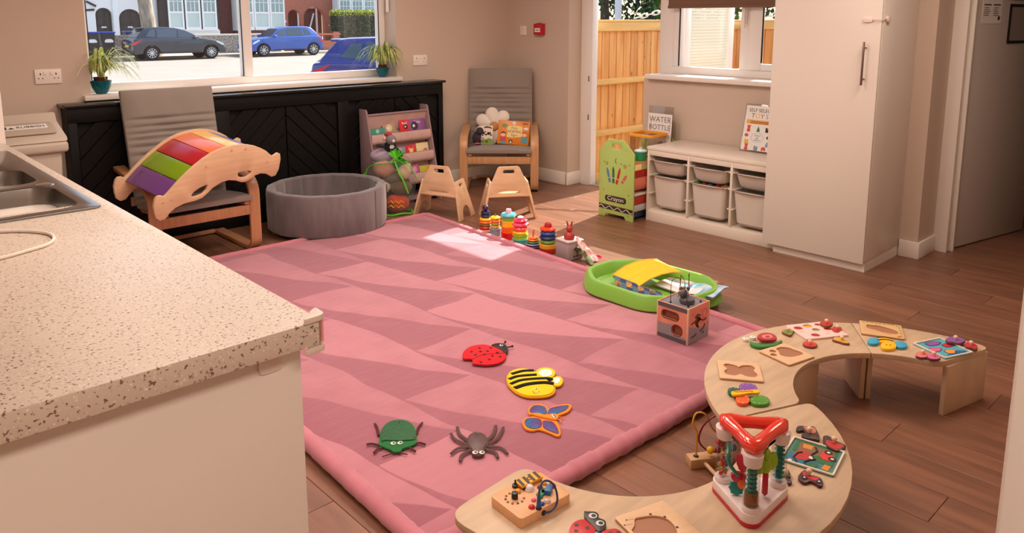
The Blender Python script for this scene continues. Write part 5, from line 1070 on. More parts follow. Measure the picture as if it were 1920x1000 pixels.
# ------------------------------------------------------------------ felt minibeasts on the mat
D = {'ladybug':{'c':(2.094,2.416),'body':[(-0.088,0.044),(-0.06,0.076),(-0.014,0.102),(0.029,0.104),(0.068,0.082),(0.083,0.042),(0.086,-0.001),(0.077,-0.052),(0.056,-0.081),(0.018,-0.103),(-0.022,-0.103),(-0.06,-0.083),(-0.086,-0.049),(-0.094,-0.03),(-0.07,-0.001),(-0.078,0.015),(-0.091,0.028)],'head':[(0.085,0.049),(0.109,0.052),(0.125,0.042),(0.136,0.022),(0.124,-0.017),(0.095,-0.05),(0.076,-0.055),(0.083,-0.018),(0.087,0.009)],'a1':[(0.127,0.018),(0.144,0.027),(0.158,0.035)],'a2':[(0.122,-0.014),(0.136,-0.016),(0.148,-0.022)],'eye':[(0.114,0.014)],'dots':[(-0.025,0.059),(0.027,0.064),(0.065,0.031),(0.006,0.034),(0.032,0.015),(0.054,-0.025),(-0.033,0.022),(-0.002,-0.002),(0.016,-0.035),(0.034,-0.066),(-0.019,-0.055),(-0.063,-0.05)]},'bee':{'c':(2.059,2.071),'body':[(-0.052,0.108),(-0.023,0.133),(0.016,0.149),(0.05,0.143),(0.074,0.117),(0.083,0.076),(0.073,0.017),(0.049,-0.062),(0.035,-0.089),(0.006,-0.11),(-0.029,-0.114),(-0.064,-0.095),(-0.098,-0.06),(-0.106,-0.013),(-0.098,0.027),(-0.082,0.069)],'w1':[(0.072,0.061),(0.099,0.08),(0.13,0.078),(0.151,0.053),(0.145,0.019),(0.115,-0.006),(0.086,-0.01),(0.055,0.007),(0.052,0.033)],'w2':[(0.078,-0.023),(0.112,-0.017),(0.125,-0.032),(0.109,-0.06),(0.078,-0.081),(0.055,-0.079),(0.051,-0.061)],'w1i':[(0.075,0.05),(0.098,0.063),(0.122,0.062),(0.137,0.044),(0.128,0.02),(0.11,0.006),(0.085,0.005),(0.063,0.019)],'w2i':[(0.082,-0.03),(0.105,-0.027),(0.11,-0.039),(0.096,-0.056),(0.072,-0.067),(0.063,-0.058)],'s1':[(-0.013,0.118),(0.04,0.107),(0.078,0.078)],'s2':[(-0.052,0.091),(-0.005,0.085),(0.059,0.043)],'s3':[(-0.077,0.056),(-0.016,0.049),(0.065,-0.007),(0.073,-0.031)],'s4':[(-0.089,0.019),(-0.031,0.009),(0.029,-0.026),(0.051,-0.06)],'eye':[(-0.034,-0.046),(-0.043,-0.069)],'mouth':[(-0.052,-0.048),(-0.062,-0.062),(-0.056,-0.072)]},'butterfly':{'c':(1.903,1.847),'up':[(-0.021,0.076),(0.007,0.1),(0.036,0.103),(0.059,0.088),(0.063,0.062),(0.053,0.042),(0.074,0.044),(0.109,0.034),(0.137,0.015),(0.134,-0.005),(0.095,-0.023),(0.053,-0.02),(0.017,-0.012),(-0.003,0.012),(-0.028,0.054)],'lo':[(-0.093,0.032),(-0.069,0.051),(-0.044,0.051),(-0.02,0.032),(0.002,0.003),(0.015,-0.035),(-0.017,-0.086),(-0.046,-0.116),(-0.063,-0.116),(-0.067,-0.086),(-0.074,-0.05),(-0.082,-0.037),(-0.102,-0.029),(-0.111,-0.003)],'upl':[(-0.016,0.071),(0.015,0.093),(0.038,0.09),(0.051,0.066),(0.044,0.044),(0.02,0.019),(0.002,0.039)],'upr':[(0.047,0.034),(0.073,0.035),(0.109,0.019),(0.126,0.004),(0.097,-0.01),(0.058,-0.008),(0.029,0.0),(0.021,0.013)],'lol':[(-0.085,0.029),(-0.064,0.042),(-0.045,0.036),(-0.026,0.011),(-0.037,-0.014),(-0.064,-0.034),(-0.09,-0.024),(-0.098,0.002)],'lor':[(-0.026,-0.01),(-0.007,-0.034),(-0.019,-0.07),(-0.048,-0.108),(-0.058,-0.083),(-0.06,-0.047),(-0.045,-0.026)],'body':[(-0.028,0.057),(-0.005,0.04),(0.009,0.01),(0.03,0.001),(0.041,-0.017),(0.028,-0.035),(0.009,-0.04),(-0.004,-0.017),(-0.021,0.024)],'a1':[(0.037,-0.021),(0.042,-0.038),(0.055,-0.039)],'a2':[(0.022,-0.034),(0.023,-0.049),(0.016,-0.063)],'eye':[(0.021,-0.016),(0.018,-0.026)]},'beetle':{'c':(1.425,2.116),'body':[(0.072,0.09),(0.087,0.063),(0.085,0.025),(0.064,-0.022),(0.033,-0.069),(0.021,-0.082),(-0.003,-0.084),(-0.035,-0.078),(-0.049,-0.088),(-0.068,-0.074),(-0.068,-0.058),(-0.075,-0.026),(-0.08,0.001),(-0.056,0.028),(-0.029,0.065),(0.009,0.095),(0.042,0.104)],'shell':[(0.065,0.08),(0.079,0.056),(0.076,0.022),(0.057,-0.022),(0.032,-0.061),(0.007,-0.05),(-0.024,-0.027),(-0.046,0.0),(-0.062,0.009),(-0.028,0.058),(0.008,0.085),(0.04,0.093)],'l1':[(-0.009,0.133),(-0.017,0.106),(-0.044,0.054)],'l2':[(-0.107,0.033),(-0.092,0.026),(-0.078,-0.001)],'l3':[(-0.117,-0.029),(-0.098,-0.018),(-0.079,-0.019)],'l4':[(0.123,0.02),(0.094,0.003),(0.059,-0.03)],'l5':[(0.042,-0.106),(0.035,-0.085),(0.021,-0.079)],'l6':[(-0.009,-0.118),(-0.009,-0.101),(-0.01,-0.086)],'a1':[(-0.108,-0.065),(-0.087,-0.069),(-0.067,-0.073)],'a2':[(-0.038,-0.113),(-0.048,-0.095),(-0.057,-0.083)],'eye':[(-0.041,-0.033),(-0.022,-0.047)],'ring':[(0.058,0.072)]},'spider':{'c':(1.597,1.881),'body':[(0.05,0.059),(0.057,0.033),(0.044,-0.004),(0.02,-0.031),(-0.004,-0.042),(-0.024,-0.061),(-0.041,-0.062),(-0.055,-0.049),(-0.054,-0.033),(-0.04,-0.011),(-0.036,0.01),(-0.016,0.039),(0.009,0.06),(0.033,0.066)],'l1':[(0.024,0.142),(0.0,0.1),(-0.006,0.042)],'l2':[(-0.02,0.124),(-0.034,0.081),(-0.024,0.02)],'l3':[(-0.102,0.021),(-0.065,0.031),(-0.029,0.013)],'l4':[(-0.108,-0.036),(-0.078,-0.01),(-0.038,-0.007)],'l5':[(0.134,0.055),(0.088,0.017),(0.04,-0.001)],'l6':[(0.146,0.027),(0.081,-0.014),(0.028,-0.02)],'l7':[(0.039,-0.111),(0.047,-0.066),(0.018,-0.029)],'l8':[(-0.002,-0.106),(0.014,-0.073),(0.002,-0.038)],'eye':[(-0.046,-0.04),(-0.029,-0.056)],'ring':[(0.038,0.047)]},'snail':{'c':(2.71,1.433),'body':[(-0.029,0.038),(-0.03,0.018),(-0.007,-0.017),(0.029,-0.037),(0.071,-0.042),(0.059,-0.051),(0.006,-0.05),(-0.04,-0.029),(-0.059,-0.006),(-0.054,0.021)],'shell':[(0.012,0.031),(0.046,0.037),(0.077,0.023),(0.081,-0.002),(0.063,-0.027),(0.036,-0.034),(0.007,-0.016),(-0.004,0.008)],'ring':[(0.025,0.018),(0.049,0.017),(0.065,0.002),(0.052,-0.015),(0.027,-0.015),(0.014,0.002)],'core':[(0.032,0.008),(0.046,0.005),(0.048,-0.003),(0.037,-0.01),(0.025,-0.003)],'e1':[(-0.019,0.064)],'e2':[(0.017,0.053)]},'beepc':{'c':(3.067,1.089),'body':[(-0.046,0.009),(-0.016,0.015),(0.011,0.004),(0.023,-0.015),(-0.001,-0.034),(-0.032,-0.04),(-0.061,-0.027),(-0.069,-0.006)],'s1':[(0.021,0.049),(0.044,0.032),(0.053,0.002),(0.038,-0.005),(0.025,0.025),(0.006,0.042)],'s2':[(-0.006,0.037),(0.024,0.019),(0.031,-0.009),(0.011,-0.017),(0.004,0.011),(-0.023,0.027)],'wl':[(-0.036,0.064),(-0.003,0.065),(0.016,0.052),(0.004,0.032),(-0.032,0.024),(-0.056,0.038),(-0.055,0.054)],'wr':[(0.021,-0.02),(0.051,-0.023),(0.055,-0.042),(0.041,-0.059),(0.009,-0.065),(-0.012,-0.049),(-0.002,-0.032)],'eye':[(-0.027,-0.006),(-0.018,-0.017)]},'bfly':{'c':(2.27,1.244),'ul':[(-0.02,0.065),(0.001,0.069),(0.017,0.057),(0.015,0.032),(0.004,0.02),(-0.02,0.027),(-0.038,0.043)],'ur':[(0.029,0.051),(0.057,0.057),(0.078,0.045),(0.085,0.022),(0.066,0.0),(0.045,-0.004),(0.023,0.01),(0.01,0.029)],'ll':[(-0.049,0.016),(-0.031,0.014),(-0.01,-0.003),(-0.024,-0.022),(-0.047,-0.03),(-0.068,-0.022),(-0.072,-0.004)],'lr':[(-0.024,-0.023),(0.004,-0.019),(0.029,-0.03),(0.034,-0.054),(0.016,-0.074),(-0.009,-0.077),(-0.033,-0.062),(-0.042,-0.042)],'body':[(-0.039,0.04),(-0.025,0.039),(0.01,0.014),(0.042,-0.009),(0.04,-0.022),(0.023,-0.025),(0.003,-0.007),(-0.034,0.012),(-0.051,0.026)]},'pear':{'c':(2.886,1.418),'o':[(-0.018,0.016),(0.024,0.017),(0.031,-0.007),(0.017,-0.016),(-0.022,-0.027),(-0.029,-0.017)]},'apple':{'c':(3.07,1.34),'o':[(-0.01,0.023),(0.016,0.022),(0.036,0.004),(0.025,-0.016),(-0.003,-0.024),(-0.031,-0.017),(-0.031,0.006)]},'tomato':{'c':(3.059,1.289),'o':[(-0.009,0.019),(0.028,0.019),(0.033,-0.001),(0.006,-0.017),(-0.033,-0.018),(-0.036,0.0)]},'berry':{'c':(2.834,1.297),'o':[(-0.014,0.023),(0.013,0.023),(0.03,-0.001),(0.015,-0.024),(-0.015,-0.023),(-0.029,0.002)]},'banana':{'c':(2.964,1.227),'o':[(-0.02,0.029),(0.009,0.033),(0.019,0.018),(0.011,-0.011),(-0.007,-0.035),(-0.021,-0.022),(-0.022,0.0)]},'fishp':{'c':(3.28,0.91),'o':[(-0.029,0.028),(0.005,0.027),(0.037,0.012),(0.031,-0.019),(0.018,-0.031),(-0.024,-0.024),(-0.032,-0.004),(-0.042,0.012)]},'crab':{'c':(3.268,0.851),'o':[(-0.011,0.02),(0.027,0.019),(0.031,0.0),(0.01,-0.02),(-0.024,-0.028),(-0.024,-0.008),(-0.03,0.007)]},'fish2':{'c':(3.061,0.956),'o':[(-0.027,0.016),(0.009,0.021),(0.034,0.007),(0.029,-0.018),(-0.003,-0.026),(-0.034,-0.011),(-0.038,0.007)]},'starf':{'c':(3.054,0.915),'o':[(-0.012,0.021),(0.014,0.016),(0.037,0.013),(0.021,-0.001),(0.008,-0.022),(-0.016,-0.022),(-0.033,-0.006),(-0.033,0.008)]},'barn':{'c':(2.195,0.987),'o':[(-0.009,0.039),(0.01,0.042),(0.023,0.033),(0.029,0.019),(0.043,0.003),(-0.014,-0.04),(-0.025,-0.029),(-0.037,-0.011),(-0.039,0.004),(-0.025,0.012),(-0.011,0.008),(-0.002,0.021),(-0.015,0.027),(-0.016,0.034)],'inn':[(0.019,0.029),(0.025,0.017),(0.037,0.002),(0.014,-0.015),(-0.001,-0.008),(0.0,0.007)]},'chick':{'c':(2.196,0.909),'o':[(-0.004,0.033),(0.01,0.038),(0.021,0.033),(0.022,0.024),(0.019,0.018),(0.011,-0.004),(0.006,-0.034),(-0.038,-0.029),(-0.043,-0.01),(-0.033,0.015)],'inn':[(-0.01,0.021),(-0.002,0.009),(0.003,-0.008),(0.002,-0.03),(-0.033,-0.025),(-0.037,-0.007),(-0.029,0.01)]},'tractor':{'c':(1.965,0.87),'o':[(-0.024,0.026),(-0.005,0.031),(0.02,0.032),(0.024,0.023),(0.012,0.015),(0.018,-0.002),(0.02,-0.018),(0.005,-0.033),(-0.011,-0.037),(-0.018,-0.03),(-0.014,-0.02),(-0.015,-0.005),(-0.029,-0.001),(-0.035,0.009)],'inn':[(0.011,0.03),(0.016,0.023),(0.002,0.013),(0.013,-0.002),(0.014,-0.017),(-0.003,-0.016),(-0.006,-0.003),(-0.007,0.017)],'wh':[(-0.013,0.013),(-0.002,-0.024)]},'cowp':{'c':(1.925,0.927),'o':[(0.024,0.029),(0.035,0.02),(0.028,0.002),(0.008,-0.013),(-0.004,-0.008),(-0.012,-0.026),(-0.022,-0.029),(-0.04,-0.015),(-0.027,0.002)],'inn':[(0.019,0.024),(0.029,0.017),(0.02,0.0),(0.002,-0.007),(-0.014,0.003)]},'lady':{'c':(1.368,1.152),'head':[(0.015,0.05),(0.02,0.045),(0.027,0.038),(0.035,0.028),(0.032,0.015),(0.023,0.007),(0.026,-0.009),(0.019,-0.021),(0.006,-0.029),(-0.016,-0.032),(-0.019,-0.022),(-0.013,-0.004),(-0.008,0.017),(0.001,0.036)],'e1':[(0.016,0.021)],'e2':[(0.007,-0.011)],'wl':[(-0.077,0.016),(-0.061,0.031),(-0.039,0.039),(-0.02,0.037),(-0.008,0.027),(-0.011,0.005),(-0.014,-0.016),(-0.033,-0.025),(-0.054,-0.042),(-0.087,-0.03),(-0.095,-0.008)],'wr':[(-0.02,-0.038),(-0.011,-0.034),(0.005,-0.039),(0.022,-0.05),(0.023,-0.066),(0.015,-0.081),(-0.01,-0.092),(-0.04,-0.083),(-0.043,-0.061)],'body':[(-0.033,-0.025),(-0.02,-0.021),(-0.015,-0.031),(-0.025,-0.044),(-0.045,-0.06),(-0.055,-0.046)],'dl':[(-0.04,0.027),(-0.028,0.001),(-0.058,0.012)],'dr':[(-0.002,-0.053),(0.015,-0.064)]},'ladyboard':{'c':(1.495,1.062),'c4':[(-0.076,0.074),(0.066,0.027)],'cut':[(-0.039,0.032),(-0.029,0.036),(-0.017,0.03),(-0.008,0.025),(0.008,0.015),(0.021,0.0),(0.027,-0.017),(0.025,-0.036),(0.015,-0.056),(-0.003,-0.074),(-0.036,-0.088),(-0.087,-0.079),(-0.113,-0.04),(-0.109,-0.01),(-0.082,0.005),(-0.074,0.014),(-0.055,0.02)],'b':[(0.011,0.019),(0.029,-0.013),(0.018,-0.059)],'ant':[(-0.054,0.047),(-0.073,0.037)]},'beetleX':{'c':(1.425,2.116),'x':[(0.0,0.0)]}}
MZ = .0345
def cen(n): return (D[n]['c'][0], D[n]['c'][1], MZ)
def p3(pts, z_): return [(p[0], p[1], z_) for p in pts]
def grow(pts, k):
    cx = sum(p[0] for p in pts) / len(pts); cy = sum(p[1] for p in pts) / len(pts)
    return [(cx + (p[0] - cx) * k, cy + (p[1] - cy) * k) for p in pts]
FELT = lambda n, c: mat('felt_' + n, c, .9, bump=.15, bs=300)
def eyes(g, pts, r_, z_):
    for p in pts: g.mi = 0; g.plate(circ(p[0], p[1], r_, 16), z_, z_ + .003, bev=.001); g.mi = 1; g.plate(circ(p[0] + .001, p[1] - r_ * .2, r_ * .5, 12), z_ + .003, z_ + .0042)
d = D['ladybug']; t = thing('felt_ladybird', 'red felt ladybird with black spots lying on the pink mat', 'felt insect', cen('ladybug'), 0, 'felt minibeasts on the pink mat')
o = G().plate(smooth(d['body'], 3), .001, .009, bev=.002).build('body', FELT('red', (206, 18, 34)), t)
g = G()
for p in d['dots']: g.plate(circ(p[0], p[1], .0062, 12), .009, .0105)
g.tube(p3(smooth([d['body'][14], d['dots'][7], d['body'][7]], 4, False), .0095), .0012, 5)
g.build('black_spots', BLK, o, kind='stuff')
G().plate(smooth(d['head'], 3), .002, .011, bev=.002).build('head', BLK, t)
for k in ('a1', 'a2'): G().tube(p3(d[k], .008), .003, 6).ell(d[k][-1][0], d[k][-1][1], .009, .0055).build('antenna', P('felt_antenna', (60, 20, 24), .8), t)
g = G(); eyes(g, d['eye'], .0085, .011); g.build('eye', [WHT, BLK], t)
d = D['bee']; t = thing('felt_bee', 'yellow and black striped felt bee with white wings on the pink mat', 'felt insect', cen('bee'), 0, 'felt minibeasts on the pink mat')
FY_ = FELT('yellow', (248, 206, 20)); FO = FELT('amber_edge', (226, 160, 20))
o = G().plate(smooth(d['body'], 3), .001, .008, bev=.002).build('body', FO, t); G().plate(grow(smooth(d['body'], 3), .94), .008, .012, bev=.001).build('body_cover', FY_, o)
for k in ('w1', 'w2'):
    w = G().plate(smooth(d[k], 3), .001, .009, bev=.002).build('wing', FY_, t); G().plate(smooth(d[k + 'i'], 3), .009, .0105).build('white_panel', WHT, w)
FURB = mat('black_fur', (16, 14, 14), .95, bump=.6, bs=260)
for k in ('s1', 's2', 's3', 's4'): G().tube(p3(smooth(d[k], 4, False), .012), .009 if k != 's4' else .0115, 8, sq=.5).build('fur_stripe', FURB, t)
g = G(); eyes(g, d['eye'], .0055, .012); g.build('eye', [WHT, P('eye_violet', (50, 40, 90))], t)
G().tube(p3(d['mouth'], .0122), .0012, 5).build('mouth', BLK, t)
d = D['butterfly']; t = thing('felt_butterfly', 'orange edged felt butterfly with blue violet sequin wings on the pink mat', 'felt insect', cen('butterfly'), 0, 'felt minibeasts on the pink mat')
FOR = FELT('orange', (240, 140, 40))
SEQ = mat('sequin_blue', (40, 110, 170), .25, metal=.6, var=.8, vs=26, c2=(110, 60, 130), bump=.5, bs=240)
for k, ii in (('up', ('upl', 'upr')), ('lo', ('lol', 'lor'))):
    w = G().plate(smooth(d[k], 3), .001, .008, bev=.002).build('wing', FOR, t)
    for j in ii: G().plate(smooth(d[j], 3), .008, .0105, bev=.0008).build('sequin_panel', SEQ, w)
G().plate(smooth(d['body'], 3), .006, .014, bev=.003).build('body', FOR, t)
for k in ('a1', 'a2'): G().tube(p3(d[k], .008), .0022, 6).build('antenna', FOR, t)
g = G(); eyes(g, d['eye'], .0065, .014); g.build('eye', [WHT, BLK], t)
d = D['beetle']; t = thing('felt_beetle', 'green glitter felt beetle with brown legs on the pink mat', 'felt insect', cen('beetle'), 0, 'felt minibeasts on the pink mat')
o = G().plate(smooth(d['body'], 3), .002, .010, bev=.002).build('body', FELT('green', (30, 110, 54)), t)
G().plate(smooth(d['shell'], 3), .010, .014, bev=.0015).build('glitter_shell', mat('glitter_green', (30, 120, 60), .35, var=.6, vs=220, c2=(10, 60, 30), bump=.5, bs=300), o)
LEG_ = FELT('maroon', (84, 30, 34))
for k in ('l1', 'l2', 'l3', 'l4', 'l5', 'l6'): G().tube(p3(smooth(d[k], 4, False), .006), .0048, 6, sq=.7).build('leg', LEG_, t)
for k in ('a1', 'a2'): G().tube(p3(d[k], .004), .002, 5).build('antenna', LEG_, t)
g = G(); eyes(g, d['eye'], .0095, .011); g.build('eye', [WHT, P('felt_eye_green', (30, 80, 46))], t)
G().plate(circ(d['ring'][0][0], d['ring'][0][1], .006, 14), .014, .0155, holes=[circ(d['ring'][0][0], d['ring'][0][1], .0035, 14)]).build('eyelet', STEEL, t)
d = D['spider']; t = thing('felt_spider', 'brown felt spider with eight legs and googly eyes on the pink mat', 'felt insect', cen('spider'), 0, 'felt minibeasts on the pink mat')
FB = FELT('brown', (92, 66, 64))
o = G().plate(smooth(d['body'], 3), .002, .013, bev=.003).build('body', FB, t); G().plate(grow(smooth(d['body'][:8] + d['body'][10:], 3), .84), .013, .0155, bev=.001).build('body_cover', mat('brown_gloss', (88, 62, 60), .4), o)
for i in range(1, 9): G().tube(p3(smooth(d['l%d' % i], 4, False), .007), .0075, 6, sq=.5, rs=[.0055 + .0025 * k / 8 for k in range(9)]).build('leg', FB, t)
g = G(); eyes(g, d['eye'], .0095, .014); g.build('eye', [WHT, P('felt_eye_brown', (60, 40, 36))], t)
G().plate(circ(d['ring'][0][0], d['ring'][0][1], .006, 14), .0155, .017, holes=[circ(d['ring'][0][0], d['ring'][0][1], .0035, 14)]).build('eyelet', STEEL, t)

# ------------------------------------------------------------------ curved benches
BZ = .22
def fillet(pts, idx, r_):
    o = []; k = len(pts)
    for i, p in enumerate(pts):
        if i not in idx: o.append(p); continue
        P_ = Vector(p); a = (Vector(pts[i - 1]) - P_); c = (Vector(pts[(i + 1) % k]) - P_); a.normalize(); c.normalize()
        for s in range(7):
            t_ = s / 6; q_ = (P_ + a * r_) * (1 - t_) ** 2 + P_ * 2 * t_ * (1 - t_) + (P_ + c * r_) * t_ ** 2; o.append(tuple(q_))
    return o
def bench(lab, c, R1, R2, ai0, ai1, ao0, ao1, legs, fil=(.04, .04)):
    """curved top between inner radius R2 and outer R1; legs: (kind, params)"""
    t = thing('curved_bench', lab, 'bench', (c[0], c[1], 0), 0, 'low curved plywood benches')
    n = 26
    pol = lambda a, r_: (r_ * math.cos(R(a)), r_ * math.sin(R(a)))
    inn = [pol(ai0 + (ai1 - ai0) * i / n, R2) for i in range(n + 1)]; out = [pol(ao1 + (ao0 - ao1) * i / n, R1) for i in range(n + 1)]
    def trim(a, r0, r1):   # drop points closer than r to the corner so that the fillet is clean
        f, l = Vector(a[0]), Vector(a[-1])
        return [a[0]] + [p for p in a[1:-1] if (Vector(p) - f).length > r0 * 1.05 and (Vector(p) - l).length > r1 * 1.05] + [a[-1]]
    inn = trim(inn, fil[0], fil[1]); out = trim(out, fil[1], fil[0])
    k = len(inn); pts = fillet2(inn + out, {0: fil[0], k - 1: fil[1], k: fil[1], k + len(out) - 1: fil[0]})
    G().plate(pts, BZ - .021, BZ, bev=.0025, ang=60).build('top', OAKTOP, t)
    G().plate([tuple(Vector(p)) for p in grow_in(pts, .0012)], BZ - .0195, BZ - .004).build('ply_core', PLYEDGE, t) if False else None
    for (x0, y0, x1, y1) in legs:
        d = Vector((x1 - x0, y1 - y0)); L_ = d.length; an = math.degrees(math.atan2(d.y, d.x))
        M_ = T(x0, y0, 0, rz=an) @ T(rx=90)
        G(M_).plate([(0, 0), (L_, 0), (L_, BZ - .021), (0, BZ - .021)], -.009, .009, bev=.0015).build('leg_panel', OAKTOP, t)
    return t
def fillet2(pts, rad):
    o = []; k = len(pts)
    for i, p in enumerate(pts):
        if i not in rad: o.append(p); continue
        P_ = Vector(p); a = (Vector(pts[i - 1]) - P_); c = (Vector(pts[(i + 1) % k]) - P_); r_ = min(rad[i], a.length * .95, c.length * .95); a.normalize(); c.normalize()
        for s in range(7):
            t_ = s / 6; q_ = (P_ + a * r_) * (1 - t_) ** 2 + P_ * 2 * t_ * (1 - t_) + (P_ + c * r_) * t_ ** 2; o.append(tuple(q_))
    return o
c1 = (2.66, .85); c2 = (1.814, 1.436)
def rl(a, r0, r1, off=0):
    ca, sa = math.cos(R(a)), math.sin(R(a)); return (r0 * ca - off * sa, r0 * sa + off * ca, r1 * ca - off * sa, r1 * sa + off * ca)
bench('curved plywood bench at the right end under the sea and bear puzzles', c1, .687, .381, 6.8, 41.2, -4.2, 39.2, [(.421, .030, .690, -.032), rl(38.6, .44, .62)], (.05, .004))
bench('curved plywood bench in the middle under the snail and butterfly puzzles', c1, .687, .381, 41.6, 138.5, 39.6, 147.5, [rl(41.8, .44, .62), (.155, .405, -.165, .385), rl(139.5, .42, .53)], (.004, .035))
bench('curved plywood bench in the foreground under the busy board and activity tower', c2, .687, .381, -38.6, -186, -31.2, -181.5, [rl(-42, .40, .64), rl(-84, .42, .60), (-.60, -.02, -.43, .035), rl(-150, .42, .62)], (.035, .06))

# ------------------------------------------------------------------ puzzles and busy toys on the benches
TZ = BZ + .0004
def board(lab, cx, cy, w, h, ang, holes, frame_m, base_m, th=.008, extra=None, group='wooden peg puzzles on the benches', name='puzzle_board'):
    t = thing(name, lab, 'puzzle', (cx, cy, TZ), ang, group)
    G().plate(rrect(w, h, .006), 0, .003).build('backing', base_m, t)
    o = G().plate(rrect(w, h, .006), .003, th, holes=holes, bev=.0008).build('frame', frame_m, t)
    if extra:
        g = G(T(0, 0, th)); mats = extra(g); g.build('print', mats, o)
    return t
def piece(lab, key, m, edge_m=None, knob=True, kpos=(0, 0), inner=True, grp_='puzzle pieces lying on the benches', extra=None, th=.009, kname='puzzle_piece', z0=TZ):
    d = D[key]; t = thing(kname, lab, 'puzzle piece', (d['c'][0], d['c'][1], z0), 0, grp_)
    ol = smooth(d['o'], 3) if 'o' in d else smooth(d['body'], 3)
    b_ = G().plate(ol, 0, th, bev=.0012).build('piece', edge_m or m, t)
    if inner: G().plate(grow(smooth(d.get('inn', d.get('o')), 3), .93 if 'inn' not in d else 1), th, th + .0006).build('print', m, b_)
    if extra: extra(d, b_, th)
    if knob: G().cyl(kpos[0], kpos[1], th, th + .006, .0045, n=12).ell(kpos[0], kpos[1], th + .011, .0085, .0085, .0075).build('knob', KNOB, t)
    return t
FRP = P('fruit_board', (236, 206, 200), .4); DKE = P('piece_edge', (130, 80, 66), .6)
def fruit_print(g):
    mats = [P('fruit_red', (190, 40, 44)), P('fruit_yel', (216, 170, 60)), P('fruit_grn', (130, 150, 70)), P('fruit_ora', (230, 90, 40)), P('fruit_pink', (226, 150, 150))]
    for i, (x, y, r_, mi) in enumerate(((-.062, .035, .02, 0), (-.012, .045, .02, 1), (.0, .004, .017, 2), (.055, .0, .019, 3), (-.035, -.045, .019, 0), (.04, .05, .014, 0))):
        g.mi = mi; g.plate(circ(x, y, r_ * .97, 16, ry=r_ * .8), -.0048, -.0042)
    g.mi = 4
    for (x, y) in ((.02, -.045), (-.07, -.005), (.07, -.04), (.0, .065)): g.plate(rrect(.018, .004, .001, x, y), 0, .0005)
    return mats
board('pink fruit peg puzzle with red, yellow and green recesses on the middle bench', 2.992, 1.345, .195, .150, -30, [circ(x, y, r_, 16, ry=r_ * .82) for x, y, r_ in ((-.062, .035, .02), (-.012, .045, .02), (.0, .004, .017), (.055, .0, .019), (-.035, -.045, .019), (.04, .05, .014))], FRP, FRP, extra=fruit_print)
piece('green pear puzzle piece left of the fruit puzzle', 'pear', P('fruit_grn', (130, 150, 70)), DKE)
piece('red apple puzzle piece resting on the far edge of the fruit puzzle', 'apple', P('fruit_red', (190, 40, 44)), DKE, z0=TZ + .0085)
piece('red tomato puzzle piece right of the fruit puzzle', 'tomato', P('fruit_red', (190, 40, 44)), DKE)
piece('red berry puzzle piece in front of the fruit puzzle', 'berry', P('fruit_rose', (214, 50, 50)), DKE)
piece('yellow banana puzzle piece at the near right corner of the fruit puzzle', 'banana', P('fruit_yel', (216, 170, 60)), DKE)
def bear_print(g):
    mats = [P('bear_leaf', (130, 150, 60)), P('bear_red', (190, 70, 60)), P('bear_pink', (230, 170, 160))]
    q_ = random.Random(1)
    for i in range(9): g.plate(circ(-.065 + i * .016, .062 + q_.uniform(-.006, .006), .007, 8, ry=.004), 0, .0005)
    for i in range(4): g.plate(circ(.07, -.05 + i * .03, .005, 8), 0, .0005)
    g.mi = 2; g.plate(rrect(.03, .014, .004, -.055, -.062), 0, .0005); g.mi = 1; g.plate(circ(.06, -.06, .006, 8), 0, .0005)
    return mats
bearh = smooth([(-.055, .022), (-.05, .038), (-.03, .036), (-.01, .04), (.02, .03), (.05, .012), (.062, -.008), (.055, -.03), (.03, -.036), (.0, -.03), (-.02, -.016), (-.04, -.01), (-.055, .004)], 3)
board('green edged bee shaped peg puzzle board at the back of the right bench', 3.195, 1.163, .162, .148, -64, [bearh], P('bear_board', (214, 176, 124), .45), PUZZLE_IN, extra=bear_print)
d = D['beepc']; t = thing('bee_puzzle_piece', 'wooden bee puzzle pieces in yellow, black and blue before the bee puzzle board', 'puzzle piece', (d['c'][0], d['c'][1], TZ), 0)
G().plate(smooth(d['body'], 3), 0, .012, bev=.002).build('face', YEL, t)
for k in ('s1', 's2'): G().plate(smooth(d[k], 2), 0, .011, bev=.001).build('stripe', YEL if k == 's2' else P('bee_gold', (226, 170, 20)), t)
G().tube(p3(smooth(d['s1'][:3], 3, False), .0112), .0022, 6).tube(p3(smooth(d['s2'][:3], 3, False), .0112), .0022, 6).build('dark_band', BLK, t, kind='stuff')
for k in ('wl', 'wr'): G().plate(smooth(d[k], 3), 0, .012, bev=.002).build('wing', P('wing_blue', (60, 170, 214)), t)
g = G()
for p in d['eye']: g.plate(circ(p[0], p[1], .003, 10), .012, .0128)
g.build('eyes', BLK, t, kind='stuff')
def sea_print(g):
    mats = [P('sea_blue', (40, 110, 160)), P('sea_violet', (140, 90, 170)), P('sea_pink', (220, 110, 150)), P('sea_red', (200, 50, 70)), P('sea_amber', (226, 160, 90)), P('sea_dark', (40, 40, 70))]
    for (x, y, a, b, mi) in ((.0, .045, .034, .016, 1), (-.04, .0, .026, .016, 2), (.045, .012, .028, .014, 3), (.0, -.035, .024, .016, 4), (.03, -.05, .02, .012, 0)):
        g.mi = 5; g.plate(smooth([(x + a * 1.12 * (1 + .15 * math.cos(3 * q)) * math.cos(q), y + b * 1.15 * math.sin(q)) for q in [k * math.pi / 5 for k in range(10)]], 2), 0, .0005)
        g.mi = mi; g.plate(smooth([(x + a * (1 + .15 * math.cos(3 * q)) * math.cos(q), y + b * math.sin(q)) for q in [k * math.pi / 5 for k in range(10)]], 2), .0005, .001)
    g.mi = 0; g.plate([(-.06, -.066), (.06, -.066), (.062, -.045), (.02, -.058), (-.03, -.05)], 0, .0004)
    return mats
